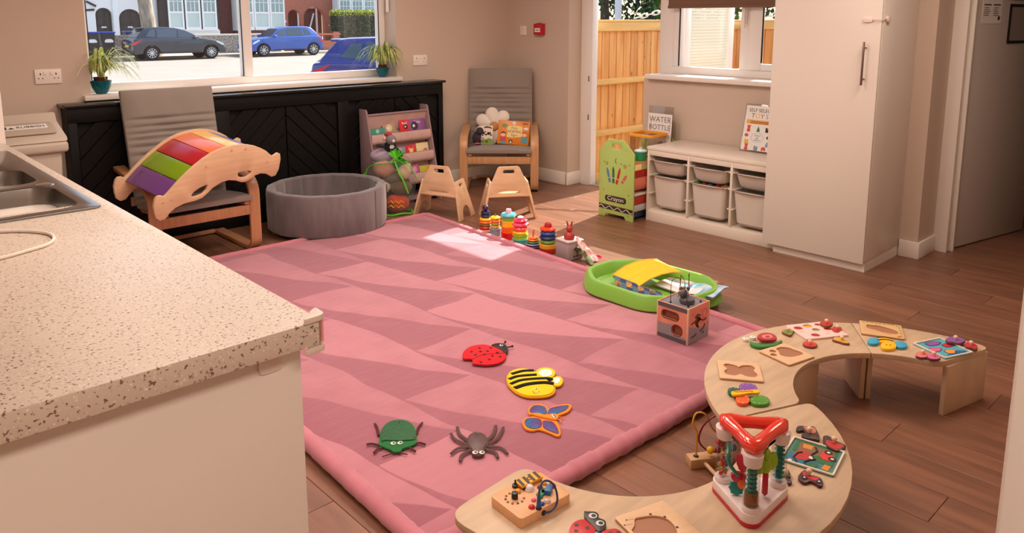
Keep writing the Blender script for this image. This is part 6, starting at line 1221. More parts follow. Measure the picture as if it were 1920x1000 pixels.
sb = board('blue sea animal peg puzzle with a white rim at the end of the right bench', 3.19, .927, .150, .150, -22, [rrect(.136, .136, .004)], P('rim_white', (226, 220, 206), .5), P('sea_base', (90, 176, 196), .4), th=.008, extra=lambda g: (setattr(g, 'M', T(0, 0, .0035)), sea_print(g))[1])
piece('violet fish puzzle piece on the far edge of the sea puzzle', 'fishp', P('sea_violet', (140, 90, 170)), DKE, z0=TZ + .0085)
piece('red crab puzzle piece at the right of the sea puzzle', 'crab', P('sea_red', (200, 50, 70)), DKE, z0=TZ + .0085)
piece('peach pink fish puzzle piece at the left of the sea puzzle', 'fish2', P('fish_peach', (226, 130, 120)), P('edge_violet', (120, 60, 100)))
piece('pink starfish puzzle piece at the near corner of the sea puzzle', 'starf', P('sea_pink', (220, 110, 150)), P('edge_violet', (120, 60, 100)), z0=TZ + .0085)
snailh = [circ(-.052, .018, .013, 16, ry=.012), circ(-.028, .042, .013, 16, ry=.013), smooth([(-.03, .006), (-.01, .03), (.0, .05), (.03, .052), (.052, .03), (.055, .005), (.06, -.02), (.05, -.036), (.02, -.036), (-.01, -.03), (-.028, -.012)], 3)]
board('plain wooden snail puzzle board with empty recess on the middle bench', 2.686, 1.318, .145, .145, -12, [[(p[0] * 1, p[1]) for p in h_] for h_ in snailh], PUZZLE, PUZZLE_IN)
d = D['snail']; t = thing('snail_puzzle_piece', 'wooden snail puzzle in green, red and white beside the snail board', 'puzzle piece', (d['c'][0], d['c'][1], TZ), 0)
G().plate(smooth(d['body'], 3), 0, .012, bev=.002).build('body', P('snail_green', (60, 130, 60)), t)
sh = G().plate(smooth(d['shell'], 3), .0122, .022, bev=.002).build('shell', P('snail_red', (176, 50, 60)), t)
G().plate(smooth(d['ring'], 3), .022, .0228).build('ring', P('snail_rose', (226, 130, 130)), sh); G().plate(smooth(d['core'], 3), .0228, .0235).build('core', P('snail_red', (176, 50, 60)), sh)
for k in ('e1', 'e2'): e_ = d[k][0]; eo = G().cyl(e_[0], e_[1], 0, .012, .0125, n=18, bev=.0015).build('eye', WHT, t); G().cyl(e_[0], e_[1] - .001, .012, .0125, .0025, n=10).build('pupil', BLK, eo)
bfh = smooth([(-.055, .035), (-.04, .05), (-.01, .04), (.0, .03), (.015, .045), (.045, .05), (.058, .03), (.05, .008), (.06, -.02), (.05, -.045), (.02, -.045), (.0, -.03), (-.02, -.045), (-.05, -.04), (-.056, -.015), (-.045, .005)], 3)
board('plain wooden butterfly puzzle board with empty recess left of the snail board', 2.424, 1.365, .152, .150, -54, [bfh], PUZZLE, PUZZLE_IN)
d = D['bfly']; t = thing('butterfly_puzzle_piece', 'wooden butterfly puzzle in violet, green and orange below the butterfly board', 'puzzle piece', (d['c'][0], d['c'][1], TZ), 0)
for k, c, nm in (('ul', (30, 90, 60), 'dark green'), ('ur', (130, 80, 170), 'violet'), ('ll', (230, 100, 40), 'orange'), ('lr', (80, 150, 50), 'green')):
    w = G().plate(smooth(d[k], 3), 0, .012, bev=.002).build('wing', P('bw_' + nm.replace(' ', '_'), c), t, label=nm + ' wing')
    g = G(); pts = smooth(grow(d[k], .78), 1)
    for p in pts: g.plate(circ(p[0], p[1], .0016, 8), .012, .0124)
    g.build('pale_dots', PAPER, w, kind='stuff')
bo = G().plate(smooth(d['body'], 3), .0122, .020, bev=.002).build('body', YEL, t)
g = G()
for k in range(4):
    u = .18 + k * .17; a = Vector(d['body'][0]).lerp(Vector(d['body'][4]), u); g.tube([(a.x - .004, a.y + .007, .0203), (a.x + .004, a.y - .007, .0203)], .0022, 5)
g.build('stripes', P('stripe_orange', (236, 120, 40)), bo, kind='stuff')
# farm puzzle
fx, fy_ = (2.003 + 2.14 + 2.173 + 2.022) / 4, (.982 + 1.014 + .861 + .832) / 4
def farm_print(g):
    mats = [P('farm_sky', (30, 120, 150)), P('farm_green', (40, 110, 70)), P('farm_barn', (190, 50, 50)), P('farm_red', (226, 50, 40)), P('farm_soil', (130, 100, 70)), P('farm_dark', (40, 24, 26)), P('farm_gold', (220, 140, 50)), PAPER]
    g.plate([(-.068, -.05), (-.068, .06), (-.01, .062), (-.02, .03), (-.03, -.02)], 0, .0003)
    g.mi = 1; g.plate([(-.03, -.062), (.068, -.06), (.068, .06), (.0, .06), (-.02, .02), (-.028, -.02)], 0, .0003)
    g.mi = 4; g.plate([(.02, -.055), (.058, -.05), (.056, .05), (.01, .045), (.0, .0)], .0003, .0006)
    g.mi = 2; g.plate([(-.035, .05), (.005, .045), (.015, .02), (-.005, .0), (-.035, .01), (-.045, .03)], .0006, .001)
    g.mi = 3; g.plate([(.0, -.055), (.04, -.045), (.045, -.02), (.01, -.018), (-.005, -.03)], .0006, .001)
    g.mi = 5; g.plate(circ(.012, -.052, .012, 14), .001, .0014); g.plate(circ(.042, -.035, .012, 14), .001, .0014)
    g.tube([(-.06, .03, .001), (-.04, .045, .001), (-.01, .04, .001), (.0, .03, .001)], .003, 5); g.tube([(-.02, -.01, .001), (.0, .004, .001), (.03, -.006, .001), (.05, .004, .001)], .003, 5); g.tube([(-.068, .0, .001), (-.05, .012, .001), (-.03, .0, .001), (-.018, -.012, .001)], .003, 5)
    g.mi = 6; g.plate([(.03, .01), (.055, .012), (.054, .04), (.028, .036)], .0006, .001); g.plate([(-.06, -.055), (-.03, -.058), (-.028, -.04), (-.055, -.036)], .0003, .0008)
    g.mi = 7; g.plate(circ(.012, -.052, .005, 10), .0014, .0018); g.plate(circ(.042, -.035, .005, 10), .0014, .0018); g.plate(circ(-.015, .0, .008, 10), .001, .0016); g.plate(circ(-.06, .05, .006, 8), .0003, .0008)
    g.mi = 1; g.plate(circ(-.05, -.012, .014, 14), .001, .0014)
    return mats
board('farm scene peg puzzle with red barn and tractor on the near bench', fx, fy_, .150, .152, 12, [rrect(.138, .140, .004)], P('rim_white', (226, 220, 206), .5), P('farm_base', (70, 130, 120), .4), extra=lambda g: (setattr(g, 'M', T(0, 0, .0035)), farm_print(g))[1])
G().cyl(fx - .008, fy_ - .002, BZ + .004, BZ + .012, .0045, n=12).ell(fx - .008, fy_ - .002, BZ + .018, .0085, .0085, .0075).build('puzzle_knob_', KNOB) if False else None
piece('striped barn roof puzzle piece behind the farm puzzle', 'barn', P('barn_stripe', (196, 120, 100)), P('barn_edge', (70, 50, 50)))
piece('red barn puzzle piece right of the farm puzzle', 'chick', P('farm_barn', (190, 50, 50)), P('barn_edge', (70, 50, 50)))
def wheels(d, o, th):
    g = G()
    for p in d['wh']: g.mi = 0; g.plate(circ(p[0], p[1], .0085, 16), th + .0006, th + .0014); g.mi = 1; g.plate(circ(p[0], p[1], .003, 10), th + .0014, th + .002)
    g.build('wheels', [P('farm_dark', (40, 24, 26)), PAPER], o, kind='stuff')
piece('red tractor puzzle piece with dark wheels in front of the farm puzzle', 'tractor', P('tractor_red', (200, 50, 70)), P('tractor_edge', (80, 40, 44)), extra=wheels, kpos=(.012, .012))
piece('green and white animal puzzle piece between the activity tower and the farm puzzle', 'cowp', P('piece_green', (60, 120, 84)), P('barn_edge', (70, 50, 50)))
# ladybird puzzle at the bottom edge
d = D['lady']; t = thing('ladybird_puzzle_piece', 'red ladybird puzzle with big eyes at the bottom edge, beside its empty board', 'puzzle piece', (d['c'][0], d['c'][1], TZ), 0)
G().plate(smooth(d['head'], 3), 0, .014, bev=.002).build('head', P('lady_black', (36, 30, 34), .4), t)
for k in ('e1', 'e2'): e_ = d[k][0]; eo = G().plate(circ(e_[0], e_[1], .011, 24), .014, .0155, bev=.0005).build('eye', P('eye_pale', (206, 210, 206)), t); G().plate(circ(e_[0] + .001, e_[1] - .0015, .0062, 18), .0155, .016).plate(circ(e_[0] + .002, e_[1] + .001, .0018, 8), .016, .0164).build('pupil', BLK, eo)
for k, dd in (('wl', 'dl'), ('wr', 'dr')):
    w = G().plate(smooth(d[k], 3), 0, .013, bev=.002).build('wing', P('lady_red', (196, 26, 36), .4), t)
    g = G()
    for p in d[dd]: g.plate(circ(p[0], p[1], .0058, 14), .013, .0136)
    g.build('spots', P('lady_black', (36, 30, 34)), w, kind='stuff')
G().plate(smooth(d['body'], 3), 0, .011, bev=.0015).build('belly', P('lady_blue', (110, 160, 190)), t)
lb_ = D['ladyboard']; BA_ = math.radians(-16)
lcx, lcy = 1.4775 + .004, 1.04
def tol(pts):
    o = []
    for p in pts:
        x, y = p[0] + lb_['c'][0] - lcx, p[1] + lb_['c'][1] - lcy
        o.append((x * math.cos(-BA_) - y * math.sin(-BA_), x * math.sin(-BA_) + y * math.cos(-BA_)))
    return o
cutl = [(max(-.07, min(.07, p[0])), max(-.07, min(.065, p[1]))) for p in tol(lb_['cut'])]
def lady_print(g):
    mats = [P('lady_print_brown', (70, 44, 36))]
    for p in tol(lb_['b']): g.plate(circ(p[0], p[1], .004, 10), 0, .0004)
    for p in tol(lb_['ant']): g.plate(circ(p[0], p[1], .0026, 8), 0, .0004); g.tube([(p[0], p[1], 0), (p[0] + .02, p[1] - .006, 0)], .0005, 4)
    return mats
board('plain wooden ladybird puzzle board cut off by the bottom edge, on the near bench', lcx, lcy, .158, .158, -16, [smooth(cutl, 2)], PUZZLE, PUZZLE_IN, extra=lady_print)

# busy board
bc = (1.317, 1.334); ba = -24
BM = lambda x, y: (x, y)
bbd = thing('busy_board', 'wooden busy board with switches, dials and a blue cable on the near bench', 'busy board', (bc[0], bc[1], TZ), -4)
bw, bh, bt = .176, .130, .028
BWOOD = mat('busy_beech', (224, 172, 124), .45, var=.12, vs=6, st=(9, 1, 1))
G().plate(rrect(bw, bh, .012), 0, bt, bev=.002).build('case', BWOOD, bbd)
TB = T(0, 0, bt)
hz = G(TB @ T(.032, .064, 0, rz=-40)); 
hb = G(TB @ T(.030, .043, .0, rz=0)).plate(rrect(.075, .034, .003), .006, .012, bev=.001).build('warning_flap', P('hazard_yellow', (236, 170, 20), .4), bbd)
g = G(TB @ T(.030, .043, .0122))
for k in range(4): x_ = -.036 + k * .019; g.plate([(x_, -.016), (x_ + .009, -.016), (x_ + .014, .016), (x_ + .005, .016)], 0, .0005)
g.plate(circ(0, 0, .007, 16), .0005, .0009, holes=[circ(0, 0, .0045, 16)]); g.build('hazard_stripes', P('hazard_black', (50, 44, 40), .5), hb, kind='stuff')
G(TB).tube([(.0, .027, .0), (.0, .027, .008)], .002, 6).tube([(.06, .027, 0), (.06, .027, .008)], .002, 6).build('flap_hinge', STEEL, bbd, kind='stuff')
def dome(x, y, r_, m, nm='button', h=.6): G(TB).cyl(x, y, 0, .003, r_ * 1.12, n=18, bev=.0008).ell(x, y, .003, r_, r_, r_ * h).build(nm, m, bbd)
dome(-.002, .045, .007, RED); dome(-.035, -.045, .008, RED); dome(-.006, -.052, .007, BLUE); dome(-.020, .030, .008, P('dome_amber', (216, 160, 50), .3)); dome(.012, .018, .012, P('bulb_white', (226, 220, 226), .15), 'bulb', .9); dome(.058, .012, .007, P('dome_amber', (216, 160, 50))); dome(.010, -.027, .007, P('busy_green', (30, 120, 70), .3)); dome(.067, -.010, .010, P('dial_maroon', (110, 40, 36))); dome(.046, -.012, .005, P('busy_violet', (110, 60, 130))); dome(.038, .006, .007, P('dial_maroon', (110, 40, 36))); dome(.012, -.052, .009, P('busy_clear', (200, 180, 170), .2)); dome(-.012, -.026, .006, PINK)
G(TB).cyl(-.012, .052, 0, .007, .008, n=16, bev=.001).tube([(-.012, .052, .006), (-.008, .055, .018)], .0025, 6).build('toggle_switch', BLK, bbd)
G(TB).cyl(.0, .028, 0, .006, .004, n=12).build('toggle_switch', BLK, bbd)
G(TB).cyl(-.044, .014, 0, .016, .009, .0085, n=20, bev=.001).bx(-.046, .014, .004, -.042, .023, .0165, bev=.0008).build('selector_knob', P('knob_black', (26, 24, 24), .4), bbd)
g = G(TB)
for k in range(10):
    a = R(20 + k * 33); g.mi = k % 3; g.plate(circ(-.044 + .025 * math.cos(a), .014 + .024 * math.sin(a), .0033, 10), 0, .002)
g.build('indicator_lights', [P('led_red', (150, 40, 34)), P('led_dark', (70, 44, 40)), P('led_green', (90, 110, 60))], bbd, kind='stuff')
G(TB @ T(.022, -.018, 0, rz=14)).plate(rrect(.026, .018, .003), 0, .005, bev=.001).build('rocker_switch', P('busy_green', (30, 120, 70)), bbd)
G(TB @ T(.042, -.024, 0, rz=35)).plate(rrect(.030, .017, .003), 0, .014, bev=.002).build('slide_block', P('busy_blue', (30, 100, 160), .35), bbd)
G(TB).cyl(.030, -.016, 0, .012, .0045, n=12).build('jack_plug', BLK, bbd)
G(TB).cyl(-.024, -.060, 0, .006, .008, n=16).build('socket_base', BLK, bbd)
CB = P('cable_navy', (36, 60, 110), .4)
G(TB).tube([(-.024, -.060, .005), (-.022, -.058, .022), (-.020, -.056, .034)], .005, 10, rs=[.0062, .0055, .0045]).build('plug', P('plug_blue', (40, 84, 140), .4), bbd)
G(TB).tube(smooth([(-.020, -.056, .032), (-.012, -.050, .048), (.004, -.045, .058), (.022, -.050, .054), (.034, -.058, .036), (.034, -.068, .010), (.024, -.072, -.008), (.004, -.072, -.014), (-.012, -.066, -.014)], 6, False), .0028, 8).build('blue_cable', CB, bbd)
G(TB).cyl(0, 0, -.002, .003, .007, n=16, M=T(-.012, -.065, -.014, rx=90)).build('cable_socket', BLK, bbd)

# triangular activity tower
tc_ = (1.748, .935); tt = thing('activity_tower', 'triangular plastic activity tower with red handle and clear tubes on the near bench', 'activity toy', (tc_[0], tc_[1], TZ), 0)
corn = [(1.737 - tc_[0], 1.022 - tc_[1]), (1.668 - tc_[0], .894 - tc_[1]), (1.832 - tc_[0], .900 - tc_[1])]
ct = (sum(p[0] for p in corn) / 3, sum(p[1] for p in corn) / 3)
corn = [((p[0] - ct[0]) * .93 , (p[1] - ct[1]) * .93) for p in corn]
def tri(r_, k=1.0, n=7):
    o = []
    for i in range(3):
        p = Vector(corn[i]) * k; a = (Vector(corn[i - 1]) - Vector(corn[i])).normalized(); c = (Vector(corn[(i + 1) % 3]) - Vector(corn[i])).normalized()
        # outward arc around the corner from the normal of the incoming side to that of the outgoing side
        n0 = Vector((-a.y, a.x)); n1 = Vector((c.y, -c.x))
        if n0.dot(p) < 0: n0 = -n0
        if n1.dot(p) < 0: n1 = -n1
        for s in range(n + 1):
            v = (n0 * (1 - s / n) + n1 * (s / n)).normalized(); o.append((p.x + v.x * r_, p.y + v.y * r_))
    return o
TWH = P('tower_white', (236, 224, 224), .3); TRD = P('tower_red', (232, 60, 40), .18, coat=.5)
G().plate(tri(.028), 0, .012, bev=.003).build('red_foot', P('tower_crimson', (190, 30, 54), .25), tt)
G().plate(tri(.027), .012, .036, bev=.005).build('base', TWH, tt)
HT = .206
tubm = glass('tower_clear', (236, 236, 236), .10, .02)
GEAR = P('tower_teal', (30, 140, 130), .3)
for i, p in enumerate(corn):
    G().cyl(p[0], p[1], .036, .050, .0235, .0225, n=24, bev=.002).build('lower_collar', TWH, tt)
    G().cyl(p[0], p[1], HT - .045, HT - .012, .0225, .0265, n=24, bev=.002).build('upper_collar', TWH, tt)
    b = G().lathe([(.0205, .048), (.0205, HT - .04)], 24, M=T(p[0], p[1], 0), cap=False); b.build('clear_tube', tubm, tt)
    if i == 1:
        g = G().tube([(p[0] + .010 * math.cos(k * .9), p[1] + .010 * math.sin(k * .9), .088 + k * .0018) for k in range(50)], .0042, 6); g.build('teal_spiral', GEAR, tt)
        g = G()
        for k in range(5): g.mi = k % 2; g.cyl(p[0], p[1], .052 + k * .007, .0585 + k * .007, .0175, n=20)
        g.build('striped_rings', [P('ring_olive2', (120, 110, 60)), P('ring_rust', (190, 80, 50))], tt, kind='stuff')
    elif i == 0:
        q_ = random.Random(3); g = G()
        for k in range(26): g.mi = k % 5; g.ell(p[0] + q_.uniform(-.011, .011), p[1] + q_.uniform(-.011, .011), .056 + q_.uniform(0, .05) + (.10 if k % 4 == 0 else 0), .0055, u=8, v=6)
        g.build('loose_beads', [RED, ORANGE, P('bead_gold', (214, 150, 40)), P('bead_mint', (130, 180, 160)), BLUE], tt, kind='stuff')
    else:
        g = G()
        for k in range(9): g.lathe([(.006, .056 + k * .013), (.015, .061 + k * .013), (.006, .066 + k * .013)], 8, M=T(p[0], p[1], 0))
        g.build('teal_gears', GEAR, tt)
mid = lambda a, b2, t_=.5: (corn[a][0] * (1 - t_) + corn[b2][0] * t_, corn[a][1] * (1 - t_) + corn[b2][1] * t_)
G().tube([(corn[k][0], corn[k][1], HT + .004) for k in (0, 1, 2)], .02, 14, closed=True).build('_x', TRD, tt) if False else None
hp = []
for k in range(3):
    a, b2 = Vector(corn[k]), Vector(corn[(k + 1) % 3])
    for s in range(9): t_ = s / 9; v = a.lerp(b2, t_); hp.append((v.x, v.y, HT + .005))
hs = smooth(hp[::3], 3)
G().tube(hs, .020, 14, closed=True, rs=[.020 + .002 * math.cos(i * 2 * math.pi * 3 / len(hs)) for i in range(len(hs))], sq=.85).build('red_handle', TRD, tt)
m_ = mid(1, 2)
G().cyl(m_[0], m_[1], .04, HT - .01, .0035, n=10).build('rod', STEEL, tt)
G().cyl(m_[0], m_[1], .045, .105, .0085, .0075, n=14, bev=.003).build('crimson_roller', P('tower_crimson', (190, 30, 54)), tt)
g = G().ell(m_[0], m_[1], .125, .013, .013, .022).ell(m_[0], m_[1], .158, .012, .012, .015); bo = g.build('butterfly_body', P('tower_lime', (150, 190, 30), .3), tt)
for s in (-1, 1): G().plate(smooth([(0, -.018), (.014, -.026), (.030, -.018), (.032, .006), (.022, .022), (.006, .018)], 3), -.003, .003, bev=.0015, M=T(m_[0] + s * .006, m_[1], .134, rz=-20 + (0 if s > 0 else 180)) @ T(rx=90)).build('butterfly_wing', P('tower_lime', (150, 190, 30)), tt)
m_ = mid(0, 1)
G().tube(smooth([(corn[0][0] - .012, corn[0][1] - .02, .158), (m_[0] - .024, m_[1] + .016, .158), (m_[0] - .028, m_[1] + .01, .135), (m_[0] - .012, m_[1], .105), (m_[0] + .004, m_[1] - .006, .085)], 5, False), .0052, 8).build('teal_bent_tube', GEAR, tt)
G().lathe([(.022, -.003), (.024, 0), (.022, .003)], 30, lobes=10, la=.06, M=T(m_[0] + .004, m_[1] - .008, .128, rx=90, rz=60)).build('red_wheel', P('tower_crimson', (190, 30, 54)), tt)
G().plate(smooth([(-.02, .0), (-.014, .012), (.006, .014), (.02, .004), (.01, -.012), (-.01, -.012)], 3), -.006, .006, bev=.002, M=T(m_[0] + .0, m_[1] - .004, .088, rx=90, rz=-50)).build('parrot_head', P('tower_crimson', (190, 30, 54)), tt)
G().ell(m_[0] + .006, m_[1] - .010, .070, .012, .012, .016).build('orange_cup', ORANGE, tt)
G().lathe([(.018, -.004), (.020, 0), (.018, .004)], 24, lobes=8, la=.1, M=T(m_[0], m_[1], .055, rx=70, rz=-50)).build('teal_wheel', GEAR, tt)
G().plate(tri(-.004, .9), HT - .034, HT - .03).build('inner_tray', P('tower_cream', (220, 200, 190), .4), tt)

# bead maze on the floor inside the curve
bz = thing('bead_maze', 'wooden bead maze with coloured wire loops standing on the floor behind the near bench', 'bead maze', (2.12, 1.31, 0), 0)
def bar(x0, y0, x1, y1, w, h, z0=0, nm='base_bar'):
    d = Vector((x1 - x0, y1 - y0)); M_ = T(x0, y0, z0, rz=math.degrees(math.atan2(d.y, d.x))); G(M_).bx(0, -w / 2, 0, d.length, w / 2, h, bev=.002).build(nm, mat('maze_wood', (206, 166, 120), .5, var=.1, vs=8, st=(1, 6, 1)), bz)
bar(-.04, .035, .085, -.046, .045, .034); bar(-.115, -.125, .0, -.20, .045, .034)
for (a, b2) in (((.0, .005), (-.08, -.15)), ((.05, -.03), (-.03, -.185))): G().tube([(a[0], a[1], .017), (b2[0], b2[1], .017)], .007, 10).build('dowel', P('maze_dowel', (214, 180, 140), .5), bz)
WY = P('wire_yellow', (214, 160, 50), .3); WR = P('wire_maroon', (130, 24, 40), .3); WB = P('wire_navy', (40, 60, 110), .3)
G().tube(smooth([(-.018, .02, .03), (-.018, .02, .12), (-.03, .03, .155), (-.01, .03, .185), (.02, .012, .175), (.045, .0, .12), (.075, -.02, .09), (.115, -.04, .08)], 6, False), .0032, 8).build('yellow_wire', WY, bz)
G().tube(smooth([(.035, -.035, .05), (.012, .0, .055), (-.005, .02, .09), (.01, .01, .145), (.055, -.02, .18), (.10, -.05, .185), (.13, -.07, .17)], 6, False), .0032, 8).build('red_wire', WR, bz)
G().tube(smooth([(.04, -.05, .03), (.04, -.05, .06), (.05, -.05, .10), (.08, -.06, .13), (.11, -.07, .14)], 6, False), .0032, 8).build('red_wire', WR, bz)
G().tube(smooth([(.06, -.02, .10), (.065, -.02, .13), (.085, -.03, .155), (.11, -.05, .16)], 5, False), .0028, 8).build('blue_wire', WB, bz)
for (p, r_, m) in (((.018, -.012, .056), .013, YEL), ((.037, -.03, .056), .011, WR), ((.058, -.04, .068), .013, YEL), ((.08, -.06, .062), .013, P('bead_skyblue', (110, 170, 200))), ((.045, -.035, .08), .012, RED), ((.075, -.03, .09), .015, P('bead_rust', (180, 70, 60))), ((.10, -.05, .09), .014, P('bead_terracotta', (206, 90, 60))), ((.035, -.032, .088), .009, RED)):
    G().ell(*p, r_).build('bead', m, bz)
G().cyl(-.018, .02, .0335, .036, .009, n=14).build('wire_socket', BLK, bz)

# ------------------------------------------------------------------ outside: side yard with fence
PINE = mat('fence_pine', (250, 192, 116), .7, var=.25, vs=2.2, st=(6, 6, .7), rand=.16, c2=(226, 156, 84), detail=6)
PINER = mat('rail_pine', (240, 196, 120), .65, var=.15, vs=4, st=(.7, 5, 5))
def knots(m):
    t = m.node_tree; b = t.nodes['Principled BSDF']; L = t.links.new; src = b.inputs['Base Color'].links[0].from_socket
    tc = t.nodes.new('ShaderNodeTexCoord'); mp = t.nodes.new('ShaderNodeMapping'); mp.inputs['Scale'].default_value = (9, 9, 5); L(tc.outputs['Object'], mp.inputs[0])
    oi = t.nodes.new('ShaderNodeObjectInfo'); ad = t.nodes.new('ShaderNodeVectorMath'); ad.operation = 'ADD'; cb = t.nodes.new('ShaderNodeCombineXYZ')
    ml = t.nodes.new('ShaderNodeMath'); ml.operation = 'MULTIPLY'; ml.inputs[1].default_value = 53; L(oi.outputs['Random'], ml.inputs[0]); L(ml.outputs[0], cb.inputs[2]); L(mp.outputs[0], ad.inputs[0]); L(cb.outputs[0], ad.inputs[1])
    v = t.nodes.new('ShaderNodeTexVoronoi'); v.inputs['Scale'].default_value = .9; L(ad.outputs[0], v.inputs['Vector'])
    r_ = t.nodes.new('ShaderNodeValToRGB'); r_.color_ramp.elements[0].position = .07; r_.color_ramp.elements[0].color = (.35, .22, .12, 1); r_.color_ramp.elements[1].position = .16; r_.color_ramp.elements[1].color = (1, 1, 1, 1)
    L(v.outputs['Distance'], r_.inputs[0]); mx = t.nodes.new('ShaderNodeMix'); mx.data_type = 'RGBA'; mx.blend_type = 'MULTIPLY'; mx.inputs[0].default_value = 1
    L(src, mx.inputs[6]); L(r_.outputs[0], mx.inputs[7]); L(mx.outputs[2], b.inputs['Base Color'])
knots(PINE)
def fence(lab, loc, rz, length, h, z0=-.06):
    t = thing('timber_fence', lab, 'fence', loc, rz); n = int(length / .108); first = None
    for i in range(n):
        if first is None:
            g = G().plate([(0, 0), (.122, .0), (.122, .007), (0, .022)], z0 + .10, h - .01); first = g.build('board', PINE, t); o = first
        else:
            o = first.copy(); COL.objects.link(o); o.parent = t
        o.location = (i * .108, .0, 0)
    for zz, hh, th in ((h - .085, .085, .03), (.895, .052, .05), (.41, .052, .05)):
        G().bx(0, -th, zz, length, 0, zz + hh, bev=.004).build('rail', PINER, t)
    G().bx(-.01, -.035, h, length, .035, h + .022, bev=.004).build('capping', PINER, t)
    G().bx(0, -.012, z0 + .0, length, .015, z0 + .11, bev=.003).build('gravel_board', PINER, t)
    for x_ in (.05, length / 2, length - .06): G().bx(x_ - .05, .024, z0, x_ + .05, .11, h - .02, bev=.004).build('post', PINER, t)
    return t
fence('new orange pine board fence running out from the garden door', (5.47, 4.735, 0), 0, 2.62, 1.478)
fence('new orange pine board fence seen through the side window at the end of the yard', (8.12, 4.70, 0), -90, 5.2, 1.478)
struct('yard_paving', G().bx(5.4, -1.2, -.33, 8.6, 4.85, -.062), mat('yard_paving', (190, 178, 160), .8, var=.15, vs=3))
def chain(lab, a, b2, sag, n):
    t = thing('plastic_chain', lab, 'chain', a); a, b2 = Vector(a), Vector(b2)
    pts = [a.lerp(b2, i / n) - Vector((0, 0, sag * 4 * (i / n) * (1 - i / n))) - a for i in range(n + 1)]; first = None
    for i in range(n):
        d = pts[i + 1] - pts[i]; m_ = (pts[i] + pts[i + 1]) / 2
        if first is None:
            L_ = d.length * .68; g = G().tube(smooth([(-L_, 0, 0), (-L_ * .6, .016, 0), (L_ * .6, .016, 0), (L_, 0, 0), (L_ * .6, -.016, 0), (-L_ * .6, -.016, 0)], 3), .006, 6, closed=True)
            first = g.build('link', P('chain_white', (236, 236, 232), .4), t); o = first
        else:
            o = first.copy(); COL.objects.link(o); o.parent = t
        o.location = m_; o.rotation_euler = (d.to_track_quat('X', 'Z').to_matrix().to_4x4() @ Matrix.Rotation(R(90 * (i % 2)), 4, 'X')).to_euler()
chain('white plastic chain sloping up from the fence top at the garden door', (5.98, 4.66, 1.515), (6.75, 4.05, 1.76), .0, 17)
chain('white plastic chain over the far fence seen through the side window', (8.08, 4.45, 1.53), (8.08, 3.55, 1.80), .0, 16)

def bush(name, lab, loc, rad, n, size, cols, trunk=None, seed=1, cat='tree', group=None):
    t = thing(name, lab, cat, loc, 0, group); q_ = random.Random(seed); g = G()
    b = bmesh.new()
    for i in range(n):
        v = Vector((q_.gauss(0, 1), q_.gauss(0, 1), q_.gauss(0, 1))).normalized() * q_.uniform(.55, 1) ** .5
        c = Vector((v.x * rad[0], v.y * rad[1], v.z * rad[2])) * (1 + .12 * math.sin(v.x * 7 + v.z * 5)); c.z += rad[2] + (trunk[1] if trunk else 0)
        nrm = Vector((q_.gauss(0, 1), q_.gauss(0, 1), q_.gauss(.4, 1))).normalized(); x = nrm.orthogonal().normalized(); y = nrm.cross(x); s = size * q_.uniform(.6, 1.3)
        vs = [b.verts.new(c + x * s), b.verts.new(c + y * s * .5), b.verts.new(c - x * s), b.verts.new(c - y * s * .5)]
        f = b.faces.new(vs); f.material_index = q_.randrange(len(cols))
    me = bpy.data.meshes.new('foliage'); b.to_mesh(me); b.free()
    for i, c in enumerate(cols): me.materials.append(mat('leaf_%d_%d_%d' % c, c, .6))
    o = bpy.data.objects.new('foliage', me); COL.objects.link(o); o.parent = t; o['kind'] = 'stuff'
    if trunk: G().tube([(0, 0, -.1), (.03, 0, trunk[1] * .6), (-.02, .03, trunk[1] + rad[2])], trunk[0], 10, rs=[trunk[0] * 1.15, trunk[0], trunk[0] * .6]).build('trunk', mat('bark', (96, 78, 64), .9, var=.4, vs=8, st=(3, 3, .6), bump=.4, bs=12), t)
    return t
DKG = [(30, 50, 24), (44, 70, 30), (60, 90, 40), (24, 40, 22)]; LTG = [(120, 160, 60), (90, 140, 50), (150, 180, 80), (60, 100, 40)]
bush('evergreen_tree', 'dark evergreen bush left of the pale post beyond the fence', (9.0, 7.55, -.3), (.75, .75, 1.9), 3800, .055, DKG, (.10, .3), 1)
bush('leafy_tree', 'bright leafy shrub at the right beyond the fence, above the chain', (10.4, 7.0, -.3), (.8, .8, 1.7), 3600, .06, LTG, (.08, .4), 2)
bush('garden_tree', 'tree with a dark trunk and hanging leaves beyond the fence', (11.4, 8.4, -.3), (1.1, 1.1, .9), 3000, .06, DKG + LTG[:1], (.17, 2.1), 3)
bush('flowering_shrub', 'loose shrub with orange blossom beyond the fence', (9.9, 7.15, -.3), (.5, .5, 1.02), 1500, .045, LTG + [(226, 120, 80)], (.05, .2), 4)
bush('evergreen_hedge', 'dark hedge behind the far yard fence seen through the side window', (10.0, 5.6, -.3), (.9, 1.3, 1.6), 3600, .06, DKG, (.08, .2), 5)
po_ = G().bx(-.035, -.035, 0, .035, .035, 3.2, bev=.006).bx(-.05, -.05, 3.2, .05, .05, 3.24)
tag(po_.build('garden_post', P('post_pale', (206, 210, 214), .6), None, (8.3, 6.76, -.33)), 'pale square post standing beyond the fence at the garden door', 'post')

